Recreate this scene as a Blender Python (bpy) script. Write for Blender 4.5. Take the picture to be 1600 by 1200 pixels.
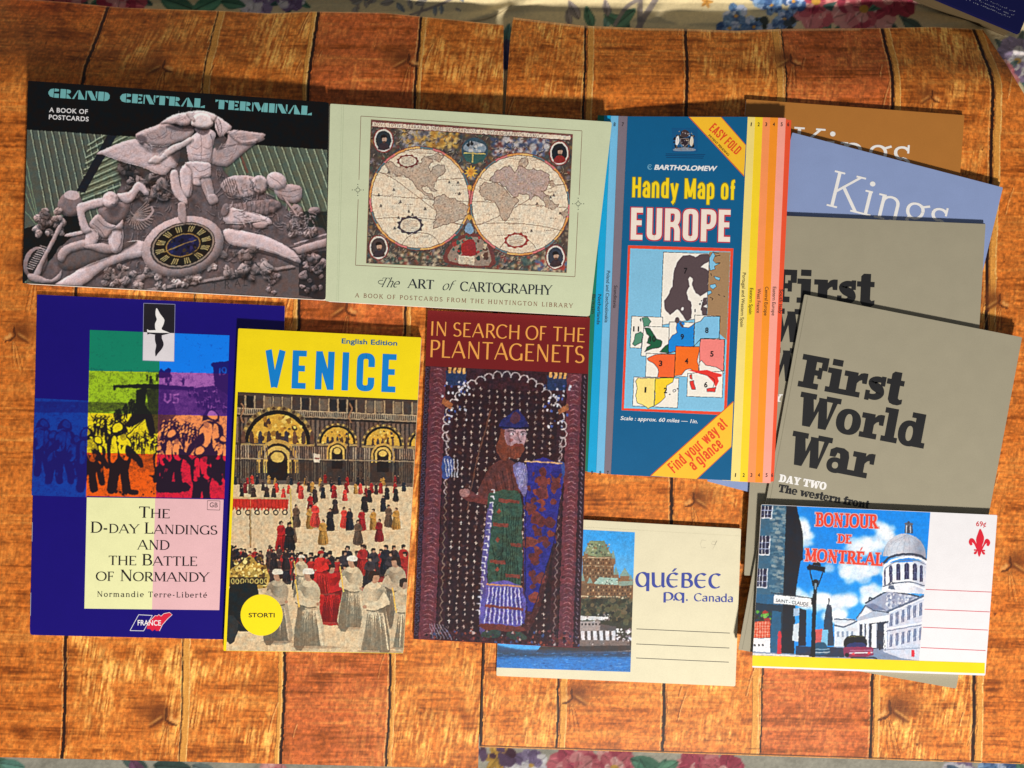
import bpy, math, random
import numpy as np
from math import radians as R, sin, cos, pi

for o in list(bpy.data.objects):
    bpy.data.objects.remove(o)
SC = bpy.context.scene
COL = SC.collection

# ---------------------------------------------------------------- camera, world, lamp, exposure
S = 0.00038          # metres per photo pixel on the table plane
D = 0.50             # camera height (m)
cam = bpy.data.cameras.new('camera')
cam_o = bpy.data.objects.new('camera', cam)
COL.objects.link(cam_o)
cam_o.location = (0, 0, D)
cam.sensor_width = 36
cam.lens = 36 * D / (1600 * S)
cam.clip_start = 0.01
cam.clip_end = 50
SC.camera = cam_o

W = bpy.data.worlds.new('World')
SC.world = W
W.use_nodes = True
W.node_tree.nodes['Background'].inputs[0].default_value = (0.95, 0.97, 1.0, 1)
W.node_tree.nodes['Background'].inputs[1].default_value = 0.14

key = bpy.data.lights.new('room_lamp', 'AREA')
key.shape = 'DISK'
key.size = 0.14
key.energy = 46
key.color = (1.0, 0.95, 0.88)
key_o = bpy.data.objects.new('room_lamp', key)
COL.objects.link(key_o)
key_o.location = (0.34, -1.32, 0.97)
from mathutils import Vector
key_o.rotation_euler = (Vector((0, 0.0, 0)) - key_o.location).to_track_quat('-Z', 'Y').to_euler()

SC.view_settings.view_transform = 'Standard'
SC.view_settings.look = 'None'
SC.view_settings.exposure = 0.0
SC.view_settings.gamma = 1.0
SC.view_settings.use_curve_mapping = False

# ---------------------------------------------------------------- measuring helpers
def lin(c):
    c = np.asarray(c, dtype=float) / 255.0
    return np.where(c <= 0.04045, c / 12.92, ((c + 0.055) / 1.055) ** 2.4)

class Plane:
    """A tilted table-like plane: height (mm) z0 at pixel c, with slopes in mm per 100 px."""
    def __init__(s, z0, gx=0, gy=0, c=(800, 600)):
        s.B = gx * 1e-3 / 100 / S
        s.C = -gy * 1e-3 / 100 / S
        X0 = (c[0] - 800) * S; Y0 = (600 - c[1]) * S
        s.A = z0 * 1e-3 - s.B * X0 - s.C * Y0
    def up(s, mm):
        q = Plane(0); q.A = s.A + mm * 1e-3; q.B = s.B; q.C = s.C
        return q
    def pt(s, px, py):
        kx = (px - 800) * S / D; ky = (600 - py) * S / D
        h = (D - s.A) / (1 + s.B * kx + s.C * ky)
        return (kx * h, ky * h, D - h)
    def pts(s, P):
        P = np.asarray(P, dtype=float)
        kx = (P[:, 0] - 800) * S / D; ky = (600 - P[:, 1]) * S / D
        h = (D - s.A) / (1 + s.B * kx + s.C * ky)
        return np.stack([kx * h, ky * h, D - h], 1)

def tag(o, label=None, cat=None, group=None, kind=None):
    if label: o['label'] = label
    if cat: o['category'] = cat
    if group: o['group'] = group
    if kind: o['kind'] = kind
    return o

def empty(name, loc):
    o = bpy.data.objects.new(name, None)
    o.empty_display_size = 0.01
    o.location = loc
    COL.objects.link(o)
    return o

def mesh_obj(name, verts, faces, mat, parent=None):
    """verts in world metres; the object's origin goes to its parent's origin."""
    me = bpy.data.meshes.new(name)
    off = np.array(parent.location if parent and parent.parent is None else (0, 0, 0), dtype=float)
    if parent and parent.parent is not None:
        off = np.array(parent.parent.location, dtype=float)
    v = np.asarray(verts, dtype=float) - off
    me.from_pydata([tuple(p) for p in v], [], [tuple(f) for f in faces])
    me.update()
    if mat: me.materials.append(mat)
    o = bpy.data.objects.new(name, me)
    COL.objects.link(o)
    if parent: o.parent = parent
    return o

# ---------------------------------------------------------------- materials
class N:
    def __init__(s, name):
        s.m = bpy.data.materials.new(name); s.m.use_nodes = True
        s.t = s.m.node_tree; s.b = s.t.nodes['Principled BSDF']
    def node(s, typ, **kw):
        n = s.t.nodes.new(typ)
        for k, v in kw.items():
            if k.startswith('i_'):
                key = k[2:]
                n.inputs[int(key) if key.isdigit() else key].default_value = v
            else: setattr(n, k, v)
        return n
    def link(s, a, b): s.t.links.new(a, b)
    def math(s, op, a, b=None, c=None, clamp=False):
        n = s.node('ShaderNodeMath', operation=op); n.use_clamp = clamp
        for i, v in enumerate((a, b, c)):
            if v is None: continue
            if hasattr(v, 'is_linked'): s.link(v, n.inputs[i])
            else: n.inputs[i].default_value = v
        return n.outputs[0]
    def mixc(s, f, a, b, mode='MIX'):
        n = s.node('ShaderNodeMix', data_type='RGBA', blend_type=mode)
        for i, v in ((0, f), (6, a), (7, b)):
            if hasattr(v, 'is_linked'): s.link(v, n.inputs[i])
            else: n.inputs[i].default_value = v if i == 0 else (*v, 1) if len(v) == 3 else v
        return n.outputs[2]
    def noise(s, vec, scale, detail=3, rough=0.55, dist=0):
        n = s.node('ShaderNodeTexNoise'); n.inputs['Scale'].default_value = scale
        n.inputs['Detail'].default_value = detail; n.inputs['Roughness'].default_value = rough
        n.inputs['Distortion'].default_value = dist
        if vec: s.link(vec, n.inputs['Vector'])
        return n.outputs['Fac']
    def ramp(s, f, *stops):
        n = s.node('ShaderNodeValToRGB'); e = n.color_ramp.elements
        while len(e) < len(stops): e.new(0.5)
        for q, (p, c) in zip(e, stops):
            q.position = p; q.color = (*c, 1) if len(c) == 3 else (c[0],) * 3 + (1,)
        s.link(f, n.inputs[0]); return n.outputs[0]
    def geo(s):
        return s.node('ShaderNodeNewGeometry').outputs['Position']
    def bump(s, h, strength, dist):
        n = s.node('ShaderNodeBump'); n.inputs['Strength'].default_value = strength
        n.inputs['Distance'].default_value = dist
        s.link(h, n.inputs['Height']); s.link(n.outputs[0], s.b.inputs['Normal'])

GRAIN = 0.10
def card(name, rgb=None, rough=0.5, attr=None, grain=None, wave=0.0006, spec=0.35, coat=0.0):
    """Printed paper: colour (or the printed picture), fine print grain, slow waviness of the sheet."""
    n = N(name); g = GRAIN if grain is None else grain
    pos = n.geo()
    fine = n.noise(pos, 1500, 2, 0.7)
    mid = n.noise(pos, 90, 3, 0.6)
    f = n.math('ADD', n.math('MULTIPLY', n.math('SUBTRACT', fine, 0.5), g * 2),
               n.math('MULTIPLY', n.math('SUBTRACT', mid, 0.5), g * 1.3))
    f = n.math('ADD', f, 1.0)
    if attr:
        a = n.node('ShaderNodeAttribute', attribute_name=attr); base = a.outputs['Color']
    else:
        r = n.node('ShaderNodeRGB'); r.outputs[0].default_value = (*lin(rgb), 1); base = r.outputs[0]
    v = n.node('ShaderNodeVectorMath', operation='SCALE'); n.link(base, v.inputs[0]); n.link(f, v.inputs['Scale'])
    n.link(v.outputs[0], n.b.inputs['Base Color'])
    n.b.inputs['Roughness'].default_value = rough
    n.b.inputs['Specular IOR Level'].default_value = spec
    n.b.inputs['Coat Weight'].default_value = coat
    n.b.inputs['Coat Roughness'].default_value = 0.25
    h = n.math('ADD', n.math('MULTIPLY', n.noise(pos, 14, 2), 1.0), n.math('MULTIPLY', n.noise(pos, 900, 2), 0.012))
    n.bump(h, 1.0, wave * 1.4)
    return n.m

_flat = {}
def ink(rgb, rough=0.5):
    k = tuple(rgb) + (rough,)
    if k not in _flat:
        _flat[k] = card('ink_%02x%02x%02x' % tuple(int(v) for v in rgb), rgb, rough)
    return _flat[k]

def page_mat():
    n = N('page_edges'); pos = n.geo()
    sep = n.node('ShaderNodeSeparateXYZ'); n.link(pos, sep.inputs[0])
    w = n.noise(n_vec(n, pos, (6, 6, 9000)), 1, 2)
    c = n.ramp(w, (0.3, (0.50, 0.46, 0.38)), (0.6, (0.80, 0.77, 0.70)))
    n.link(c, n.b.inputs['Base Color']); n.b.inputs['Roughness'].default_value = 0.8
    return n.m
def n_vec(n, pos, scale):
    v = n.node('ShaderNodeVectorMath', operation='MULTIPLY'); n.link(pos, v.inputs[0])
    v.inputs[1].default_value = scale; return v.outputs[0]
PAGES = page_mat()

# ---------------------------------------------------------------- paint: a small raster canvas for printed pictures
def box1(a, r, ax):
    r = int(r)
    if r < 1: return a
    pad = [(0, 0)] * a.ndim; pad[ax] = (r + 1, r)
    c = np.cumsum(np.pad(a, pad, mode='edge'), axis=ax)
    n = a.shape[ax]; k = 2 * r + 1
    hi = np.take(c, range(k, k + n), axis=ax); lo = np.take(c, range(0, n), axis=ax)
    return (hi - lo) / k
def blur(a, r):
    for _ in range(2):
        a = box1(box1(a, r, 0), r, 1)
    return a
def vnoise(h, w, sy, sx, seed):
    """smooth value noise, cells sy by sx pixels, range 0..1"""
    g = np.random.RandomState(seed).rand(int(h / sy) + 3, int(w / sx) + 3)
    y = np.arange(h) / sy; x = np.arange(w) / sx
    yi = y.astype(int); xi = x.astype(int); fy = y - yi; fx = x - xi
    fy = fy * fy * (3 - 2 * fy); fx = fx * fx * (3 - 2 * fx)
    a = g[yi][:, xi]; b = g[yi][:, xi + 1]; c = g[yi + 1][:, xi]; d = g[yi + 1][:, xi + 1]
    fy = fy[:, None]
    return (a * (1 - fx) + b * fx) * (1 - fy) + (c * (1 - fx) + d * fx) * fy
def fbm(h, w, s, seed, n=4):
    t = np.zeros((h, w)); a = 1.0; k = 0
    for i in range(n):
        t += a * vnoise(h, w, max(1.0, s / 2 ** i), max(1.0, s / 2 ** i), seed + i); k += a; a *= 0.55
    return t / k
def spline(P, n=6, closed=True):
    P = np.asarray(P, float); m = len(P); out = []
    rng = range(m) if closed else range(m - 1)
    for i in rng:
        if closed: p0, p1, p2, p3 = P[i - 1], P[i], P[(i + 1) % m], P[(i + 2) % m]
        else: p0, p1, p2, p3 = P[max(i - 1, 0)], P[i], P[i + 1], P[min(i + 2, m - 1)]
        for k in range(n):
            t = k / n
            out.append(0.5 * ((2 * p1) + (p2 - p0) * t + (2 * p0 - 5 * p1 + 4 * p2 - p3) * t * t + (3 * p1 - p0 - 3 * p2 + p3) * t ** 3))
    if not closed: out.append(P[-1])
    return np.array(out)
def ellpts(cx, cy, rx, ry, rot=0, n=28, a0=0, a1=360):
    a = np.radians(np.linspace(a0, a1, n, endpoint=(a1 - a0) != 360)); r = R(rot)
    x = rx * np.cos(a); y = ry * np.sin(a)
    return np.stack([cx + x * cos(r) - y * sin(r), cy + x * sin(r) + y * cos(r)], 1)

class Paint:
    def __init__(s, x0, y0, x1, y1, col=(0, 0, 0), ss=2):
        s.x0, s.y0, s.ss = x0, y0, ss
        s.w = int((x1 - x0) * ss); s.h = int((y1 - y0) * ss)
        s.a = np.empty((s.h, s.w, 3)); s.a[:] = col
        s.view(0, 0, 1)
    def view(s, ox, oy, sc): s.v = (ox, oy, sc); return s
    def T(s, P):
        P = np.asarray(P, float)
        return np.stack([(s.v[0] + P[:, 0] / s.v[2] - s.x0) * s.ss, (s.v[1] + P[:, 1] / s.v[2] - s.y0) * s.ss], 1)
    def k(s): return s.ss / s.v[2]
    def mask(s, P, pad=0, raw=False):
        P = np.asarray(P, float) if raw else s.T(P)
        bx0 = max(0, int(P[:, 0].min()) - pad - 1); bx1 = min(s.w, int(P[:, 0].max()) + pad + 2)
        by0 = max(0, int(P[:, 1].min()) - pad - 1); by1 = min(s.h, int(P[:, 1].max()) + pad + 2)
        if bx1 <= bx0 or by1 <= by0: return None
        W_, H_ = bx1 - bx0, by1 - by0
        t = np.zeros((H_, W_ + 1), np.int32)
        X = P[:, 0] - bx0; Y = P[:, 1] - by0
        for i in range(len(P)):
            xa, ya, xb, yb = X[i - 1], Y[i - 1], X[i], Y[i]
            if ya == yb: continue
            if ya > yb: xa, ya, xb, yb = xb, yb, xa, ya
            r0 = max(0, int(math.ceil(ya - 0.5))); r1 = min(H_, int(math.ceil(yb - 0.5)))
            if r1 <= r0: continue
            rows = np.arange(r0, r1)
            xs = xa + (rows + 0.5 - ya) * (xb - xa) / (yb - ya)
            ci = np.clip(np.ceil(xs - 0.5), 0, W_).astype(int)
            np.add.at(t, (rows, ci), 1)
        m = (np.cumsum(t, 1)[:, :W_] & 1).astype(float)
        return (slice(by0, by1), slice(bx0, bx1)), m
    def put(s, sl, m, col):
        c = np.asarray(col, float)
        s.a[sl] = s.a[sl] * (1 - m[..., None]) + c * m[..., None]
    def fill(s, P, col, a=1.0, smooth=0, soft=0):
        if smooth: P = spline(P, smooth)
        r = int(soft * s.k()); q = s.mask(P, r * 2)
        if q is None: return
        sl, m = q
        if r: m = blur(m, r)
        s.put(sl, m * a, col)
    def ell(s, cx, cy, rx, ry, col, rot=0, a=1.0, soft=0): s.fill(ellpts(cx, cy, rx, ry, rot), col, a, 0, soft)
    def line(s, P, w, col, a=1.0, smooth=0, closed=False):
        P = np.asarray(P, float)
        if smooth: P = spline(P, smooth, closed)
        elif closed: P = np.vstack([P, P[:1]])
        Q = s.T(P); hw = max(w * s.k(), 0.9) / 2
        x0 = max(0, int(Q[:, 0].min() - hw - 2)); x1 = min(s.w, int(Q[:, 0].max() + hw + 3))
        y0 = max(0, int(Q[:, 1].min() - hw - 2)); y1 = min(s.h, int(Q[:, 1].max() + hw + 3))
        if x1 <= x0 or y1 <= y0: return
        M = np.zeros((y1 - y0, x1 - x0))
        for i in range(len(Q) - 1):
            p, q = Q[i], Q[i + 1]; d = q - p; L = math.hypot(*d)
            if L < 1e-6: continue
            n = np.array([-d[1], d[0]]) / L * hw; e = d / L * min(hw * 0.5, 1.0)
            r = s.mask([p - n - e, q - n + e, q + n + e, p + n - e], 0, True)
            if r is None: continue
            (sy, sx), m = r
            vy0, vy1 = max(sy.start, y0), min(sy.stop, y1); vx0, vx1 = max(sx.start, x0), min(sx.stop, x1)
            if vy1 <= vy0 or vx1 <= vx0: continue
            sub = M[vy0 - y0:vy1 - y0, vx0 - x0:vx1 - x0]
            np.maximum(sub, m[vy0 - sy.start:vy1 - sy.start, vx0 - sx.start:vx1 - sx.start], out=sub)
        s.put((slice(y0, y1), slice(x0, x1)), M * a, col)
    def relief(s, P, col, r=8, amp=0.55, smooth=4, dark=0.15, light=(-0.4, -0.9), rim=0.35, cast=9):
        """a carved-looking printed shape: tone follows the slope of its blurred outline"""
        if smooth: P = spline(P, smooth)
        rr = max(1, int(r * s.k()))
        if cast: s.fill(np.asarray(P) + np.array([cast * .5, cast]), (18, 15, 16), .55, 0, cast * .7)
        q = s.mask(P, 1)
        if q is None: return
        sl, m = q
        mp = np.pad(m, rr * 2)
        h = blur(mp, rr); gy, gx = np.gradient(h)
        sh = (gx * light[0] * -1 + gy * light[1] * -1) * rr * 1.6
        z = rr * 2; sh = sh[z:-z, z:-z]; hh = h[z:-z, z:-z]
        t = 1 + amp * np.clip(sh, -1, 1) - rim * np.clip(0.9 - hh, 0, 1)
        nz = fbm(m.shape[0], m.shape[1], max(3, 9 * s.k() * 3), int(abs(P[0][0]) * 7 + len(P)), 3) - 0.5
        c = np.asarray(col, float)[None, None] * np.clip(t + nz * dark, 0.12, 1.35)[..., None]
        s.a[sl] = s.a[sl] * (1 - m[..., None]) + c * m[..., None]
    def blobs(s, n, x0, y0, x1, y1, r0, r1, cols, seed, poly=None, asp=1.0, a=1.0, relief=False):
        rd = random.Random(seed)
        for _ in range(n):
            x, y, r = rd.uniform(x0, x1), rd.uniform(y0, y1), rd.uniform(r0, r1)
            c = rd.choice(cols)
            if poly is not None and not inside(poly, x, y): continue
            k = rd.randint(5, 8)
            P = [(x + r * rd.uniform(.6, 1.2) * cos(2 * pi * i / k), y + asp * r * rd.uniform(.6, 1.2) * sin(2 * pi * i / k)) for i in range(k)]
            if relief:
                P = [(x + r * rd.uniform(.45, 1.25) * cos(2 * pi * i / k + rd.uniform(-.3, .3)), y + r * rd.uniform(.45, 1.2) * sin(2 * pi * i / k)) for i in range(k)]
                s.relief(P, c, r * 0.28, 0.9, 2, .5, cast=r * .3)
                for _q in range(3):
                    a_ = rd.uniform(0, 6.3); s.line([(x + r * .8 * cos(a_), y + r * .8 * sin(a_)), (x + r * .2 * cos(a_ + 1), y + r * .2 * sin(a_ + 1)), (x + r * .7 * cos(a_ + 2), y + r * .7 * sin(a_ + 2))], r * .14, [v * .45 for v in c] if _q < 2 else [min(255, v * 1.2) for v in c], .7, 4)
            else: s.fill(P, c, a, 3)
    def carve(s, n, poly, L, cols, seed, w=5, ang=None, a=.55):
        """short paired dark and light strokes: folds and chisel marks inside an outline"""
        rd = random.Random(seed); xs = [p[0] for p in poly]; ys = [p[1] for p in poly]
        for _ in range(n):
            x, y = rd.uniform(min(xs), max(xs)), rd.uniform(min(ys), max(ys))
            if not inside(poly, x, y): continue
            t = rd.uniform(0, 6.28) if ang is None else ang + rd.gauss(0, .35); l = L * rd.uniform(.4, 1.1); b = rd.uniform(-.5, .5)
            q = [(x, y), (x + l * .5 * cos(t), y + l * .5 * sin(t)), (x + l * cos(t + b), y + l * sin(t + b))]
            s.line(q, w * rd.uniform(.6, 1.3), cols[0], a, 3); s.line([(px_ - w * .5, py_ - w * .8) for px_, py_ in q], w * .6, cols[1], a, 3)
    def soften(s, r):
        s.a = blur(s.a, r)
    def noise(s, amt, sc=3, seed=1, sl=None):
        n = fbm(s.h, s.w, sc * s.ss, seed, 3) - 0.5
        s.a *= (1 + amt * 2 * n)[..., None]
    def roughen(s, warp=1.2, lum=.22, sc=4, seed=1, fine=.12):
        """breaks up clean outlines and flat tones the way a small screened print does"""
        h, w = s.h, s.w; k = s.ss
        dx = (vnoise(h, w, 5 * k, 5 * k, seed) - .5) * 2 * warp * k + (vnoise(h, w, 2 * k, 2 * k, seed + 1) - .5) * warp * k
        dy = (vnoise(h, w, 5 * k, 5 * k, seed + 2) - .5) * 2 * warp * k + (vnoise(h, w, 2 * k, 2 * k, seed + 3) - .5) * warp * k
        yy, xx = np.mgrid[0:h, 0:w]
        s.a = s.a[np.clip(yy + dy, 0, h - 1).astype(int), np.clip(xx + dx, 0, w - 1).astype(int)]
        n = (fbm(h, w, sc * k, seed + 4, 3) - .5) * 2 * lum + (vnoise(h, w, 1.1 * k, 1.1 * k, seed + 9) - .5) * 2 * fine
        s.a *= np.clip(1 + n, .2, 1.8)[..., None]
        c = (fbm(h, w, 7 * k, seed + 20, 2) - .5)[..., None] * np.array([18., -4, -16]); s.a += c
    def out(s):
        a = np.clip(s.a, 0, 255)
        if s.ss > 1:
            h = s.h // s.ss * s.ss; w = s.w // s.ss * s.ss
            a = a[:h, :w].reshape(h // s.ss, s.ss, w // s.ss, s.ss, 3).mean((1, 3))
        return a
    def sample(s, P, sharp=0.0):
        a = s.out()
        if sharp: a = np.clip(a + sharp * (a - blur(a, 1)), 0, 255)
        x = np.clip(P[:, 0] - s.x0 - 0.5, 0, a.shape[1] - 1.001); y = np.clip(P[:, 1] - s.y0 - 0.5, 0, a.shape[0] - 1.001)
        xi = x.astype(int); yi = y.astype(int); fx = (x - xi)[:, None]; fy = (y - yi)[:, None]
        xj = np.minimum(xi + 1, a.shape[1] - 1); yj = np.minimum(yi + 1, a.shape[0] - 1)
        return (a[yi, xi] * (1 - fx) + a[yi, xj] * fx) * (1 - fy) + (a[yj, xi] * (1 - fx) + a[yj, xj] * fx) * fy
def inside(poly, x, y):
    c = False; n = len(poly)
    for i in range(n):
        x0, y0 = poly[i - 1]; x1, y1 = poly[i]
        if (y0 > y) != (y1 > y) and x < (x1 - x0) * (y - y0) / (y1 - y0) + x0: c = not c
    return c

def grid_obj(name, V, nx, ny, rgb255, mat, parent=None):
    """nx by ny vertex grid (row-major world points) with the print stored as a colour attribute"""
    off = np.zeros(3)
    if parent: off = np.array(parent.location if parent.parent is None else parent.parent.location)
    V = (V - off).astype(np.float32)
    me = bpy.data.meshes.new(name)
    idx = np.arange(nx * ny).reshape(ny, nx)
    q = np.stack([idx[1:, :-1], idx[1:, 1:], idx[:-1, 1:], idx[:-1, :-1]], -1).reshape(-1, 4)
    nf = len(q)
    me.vertices.add(nx * ny); me.vertices.foreach_set('co', V.ravel())
    me.loops.add(nf * 4); me.loops.foreach_set('vertex_index', q.ravel().astype(np.int32))
    me.polygons.add(nf)
    me.polygons.foreach_set('loop_start', np.arange(0, nf * 4, 4, dtype=np.int32))
    me.polygons.foreach_set('loop_total', np.full(nf, 4, dtype=np.int32))
    me.update(calc_edges=True); me.validate()
    if rgb255 is not None:
        at = me.color_attributes.new('print', 'FLOAT_COLOR', 'POINT')
        c = np.ones((nx * ny, 4), np.float32); c[:, :3] = lin(rgb255)
        at.data.foreach_set('color', c.ravel())
    me.materials.append(mat)
    o = bpy.data.objects.new(name, me); COL.objects.link(o)
    if parent: o.parent = parent
    return o

def quad_grid(quad, nx, ny):
    """pixel coordinates of a grid over a TL,TR,BR,BL quad"""
    q = np.asarray(quad, float)
    u = np.linspace(0, 1, nx)[None, :, None]; v = np.linspace(0, 1, ny)[:, None, None]
    return ((q[0] * (1 - u) + q[1] * u) * (1 - v) + (q[3] * (1 - u) + q[2] * u) * v).reshape(-1, 2)
# ---------------------------------------------------------------- lettering: a stroke alphabet drawn with a broad pen
def arc(cx, cy, rx, ry, a0, a1, n=14):
    return [(cx + rx * cos(R(a0 + (a1 - a0) * i / n)), cy + ry * sin(R(a0 + (a1 - a0) * i / n))) for i in range(n + 1)]
X = 0.68
# glyph: advance, strokes (points, flags): S / E serif at start / end, t thin, k thick, b / e beak at start / end
G = {
 'A': (.92, [([(.08, 0), (.45, 1)], 'St'), ([(.45, 1), (.84, 0)], 'Ek'), ([(.22, .35), (.70, .35)], 't')]),
 'B': (.74, [([(.18, 0), (.18, 1)], 'SE'), ([(.18, 1), (.38, 1)] + arc(.38, .765, .22, .235, 90, -90) + [(.18, .53)], ''), ([(.18, .53), (.42, .53)] + arc(.42, .265, .25, .265, 90, -90) + [(.18, 0)], '')]),
 'C': (.84, [(arc(.47, .5, .39, .5, 42, 318, 24), 'be')]),
 'D': (.88, [([(.18, 0), (.18, 1)], 'SE'), ([(.18, 1), (.36, 1)] + arc(.36, .5, .44, .5, 90, -90, 20) + [(.18, 0)], '')]),
 'E': (.70, [([(.18, 0), (.18, 1)], 'SE'), ([(.18, 1), (.62, 1)], 'te'), ([(.18, .52), (.52, .52)], 't'), ([(.18, 0), (.64, 0)], 'tf')]),
 'F': (.64, [([(.18, 0), (.18, 1)], 'SE'), ([(.18, 1), (.55, 1)], 'te'), ([(.18, .5), (.46, .5)], 'te2')]),
 'G': (.90, [(arc(.47, .5, .39, .5, 45, 318, 24), 'b'), ([(.78, .02), (.78, .42)], 'E')]),
 'H': (.92, [([(.18, 0), (.18, 1)], 'SE'), ([(.76, 0), (.76, 1)], 'SE'), ([(.18, .52), (.76, .52)], 't')]),
 'I': (.36, [([(.18, 0), (.18, 1)], 'SE')]),
 'J': (.50, [([(.34, 1), (.34, .2)] + arc(.18, .2, .16, .2, 0, -140, 8), 'S')]),
 'K': (.84, [([(.18, 0), (.18, 1)], 'SE'), ([(.72, 1), (.2, .45)], 'St'), ([(.36, .6), (.78, 0)], 'Ek')]),
 'L': (.66, [([(.18, 0), (.18, 1)], 'SE'), ([(.18, 0), (.62, 0)], 'tf')]),
 'M': (1.06, [([(.16, 0), (.16, 1)], 'SEt'), ([(.16, 1), (.53, .08)], 'k'), ([(.53, .08), (.90, 1)], 't'), ([(.90, 1), (.90, 0)], 'SE')]),
 'N': (.92, [([(.18, 0), (.18, 1)], 'SEt'), ([(.18, 1), (.76, 0)], 'k'), ([(.76, 0), (.76, 1)], 'Et')]),
 'O': (.92, [(arc(.46, .5, .39, .5, 0, 360, 30), '')]),
 'P': (.70, [([(.18, 0), (.18, 1)], 'SE'), ([(.18, 1), (.38, 1)] + arc(.38, .73, .25, .27, 90, -90) + [(.18, .46)], '')]),
 'Q': (.92, [(arc(.46, .5, .39, .5, 0, 360, 30), ''), ([(.5, .15), (.85, -.18)], 'k')]),
 'R': (.80, [([(.18, 0), (.18, 1)], 'SE'), ([(.18, 1), (.38, 1)] + arc(.38, .74, .24, .26, 90, -90) + [(.18, .48)], ''), ([(.40, .48), (.74, 0)], 'Ek')]),
 'S': (.66, [(arc(.33, .745, .21, .255, 35, 265, 12) + arc(.33, .25, .25, .25, 85, -150, 14), 'bg')]),
 'T': (.76, [([(.38, 0), (.38, 1)], 'S'), ([(.06, 1), (.70, 1)], 'tbe')]),
 'U': (.90, [([(.18, 1), (.18, .3)] + arc(.46, .3, .28, .3, 180, 360, 16) + [(.74, 1)], 'SE')]),
 'V': (.88, [([(.06, 1), (.44, 0)], 'Sk'), ([(.44, 0), (.82, 1)], 'Et')]),
 'W': (1.16, [([(.06, 1), (.33, 0)], 'Sk'), ([(.33, 0), (.58, .9)], 't'), ([(.58, .9), (.84, 0)], 'k'), ([(.84, 0), (1.10, 1)], 'Et')]),
 'Y': (.86, [([(.06, 1), (.43, .46)], 'Sk'), ([(.80, 1), (.43, .46)], 'St'), ([(.43, .5), (.43, 0)], 'E')]),
 'a': (.60, [(arc(.27, X - .17, .20, .17, 155, 0, 10) + [(.47, .0)], 'E1'), (arc(.27, .19, .2, .19, 90, 360, 18) + [(.47, .30), (.36, .38), (.27, .38)], '')]),
 'b': (.66, [([(.16, 0), (.16, 1.05)], 'E1'), (arc(.38, X / 2, .24, X / 2, 180, -180, 24), '')]),
 'c': (.56, [(arc(.32, X / 2, .25, X / 2, 45, 315, 20), '')]),
 'd': (.68, [([(.52, 1.05), (.52, 0)], 'S1E1'), (arc(.30, X / 2, .24, X / 2, 0, 360, 24), '')]),
 'e': (.60, [([(.09, .36), (.53, .36)] + arc(.31, X / 2, .23, X / 2, 3, 310, 22), '')]),
 'f': (.44, [([(.20, 0), (.20, .8)] + arc(.38, .85, .18, .18, 180, 70, 8), 'S'), ([(.06, X), (.42, X)], 't')]),
 'g': (.60, [(arc(.27, .45, .19, .22, 0, 360, 22), ''), ([(.42, .60), (.60, .68)], 't'), ([(.16, .26), (.11, .16), (.18, .08), (.40, .05), (.50, -.04), (.48, -.18), (.36, -.27), (.20, -.28), (.08, -.20), (.08, -.08), (.18, .02)], '')]),
 'h': (.68, [([(.16, 0), (.16, 1.05)], 'SE1'), (arc(.34, X - .22, .18, .22, 175, 0, 10) + [(.52, 0)], 'E')]),
 'i': (.34, [([(.17, 0), (.17, X)], 'SE1'), (None, 'dot')]),
 'l': (.34, [([(.17, 0), (.17, 1.05)], 'SE1')]),
 'm': (1.0, [([(.16, 0), (.16, X)], 'SE1'), (arc(.32, X - .2, .16, .2, 175, 0, 9) + [(.48, 0)], 'E'), (arc(.66, X - .2, .18, .2, 175, 0, 9) + [(.84, 0)], 'E')]),
 'n': (.70, [([(.16, 0), (.16, X)], 'SE1'), (arc(.35, X - .22, .19, .22, 175, 0, 10) + [(.54, 0)], 'E')]),
 'o': (.62, [(arc(.31, X / 2, .24, X / 2, 0, 360, 26), '')]),
 'p': (.66, [([(.16, -.3), (.16, X)], 'SE1'), (arc(.38, X / 2, .24, X / 2, 180, -180, 24), '')]),
 'q': (.66, [([(.52, -.3), (.52, X)], 'S'), (arc(.30, X / 2, .24, X / 2, 0, 360, 24), '')]),
 'r': (.48, [([(.16, 0), (.16, X)], 'SE1'), (arc(.36, X - .24, .20, .24, 175, 60, 8), 'x')]),
 's': (.52, [(arc(.26, X - .175, .17, .175, 30, 262, 10) + arc(.26, .175, .19, .175, 82, -150, 12), 'bg')]),
 't': (.46, [([(.20, .92), (.20, .18)] + arc(.34, .18, .14, .18, 180, 290, 8), ''), ([(.05, X), (.42, X)], 't')]),
 'u': (.70, [([(.16, X), (.16, .24)] + arc(.34, .24, .18, .24, 180, 330, 10), 'S1'), ([(.53, X), (.53, 0)], 'S1E1')]),
 'w': (.94, [([(.05, X), (.26, 0)], 'Sk'), ([(.26, 0), (.47, X)], 't'), ([(.47, X), (.68, 0)], 'k'), ([(.68, 0), (.89, X)], 'Et')]),
 'y': (.64, [([(.05, X), (.32, 0)], 'Sk'), ([(.60, X), (.28, -.22), (.12, -.28)], 'St')]),
 '-': (.42, [([(.08, .36), (.34, .36)], 'k')]),
 '.': (.26, [(None, 'stop')]),
 ' ': (.34, []),
}
UNCIAL = dict(G)
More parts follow.
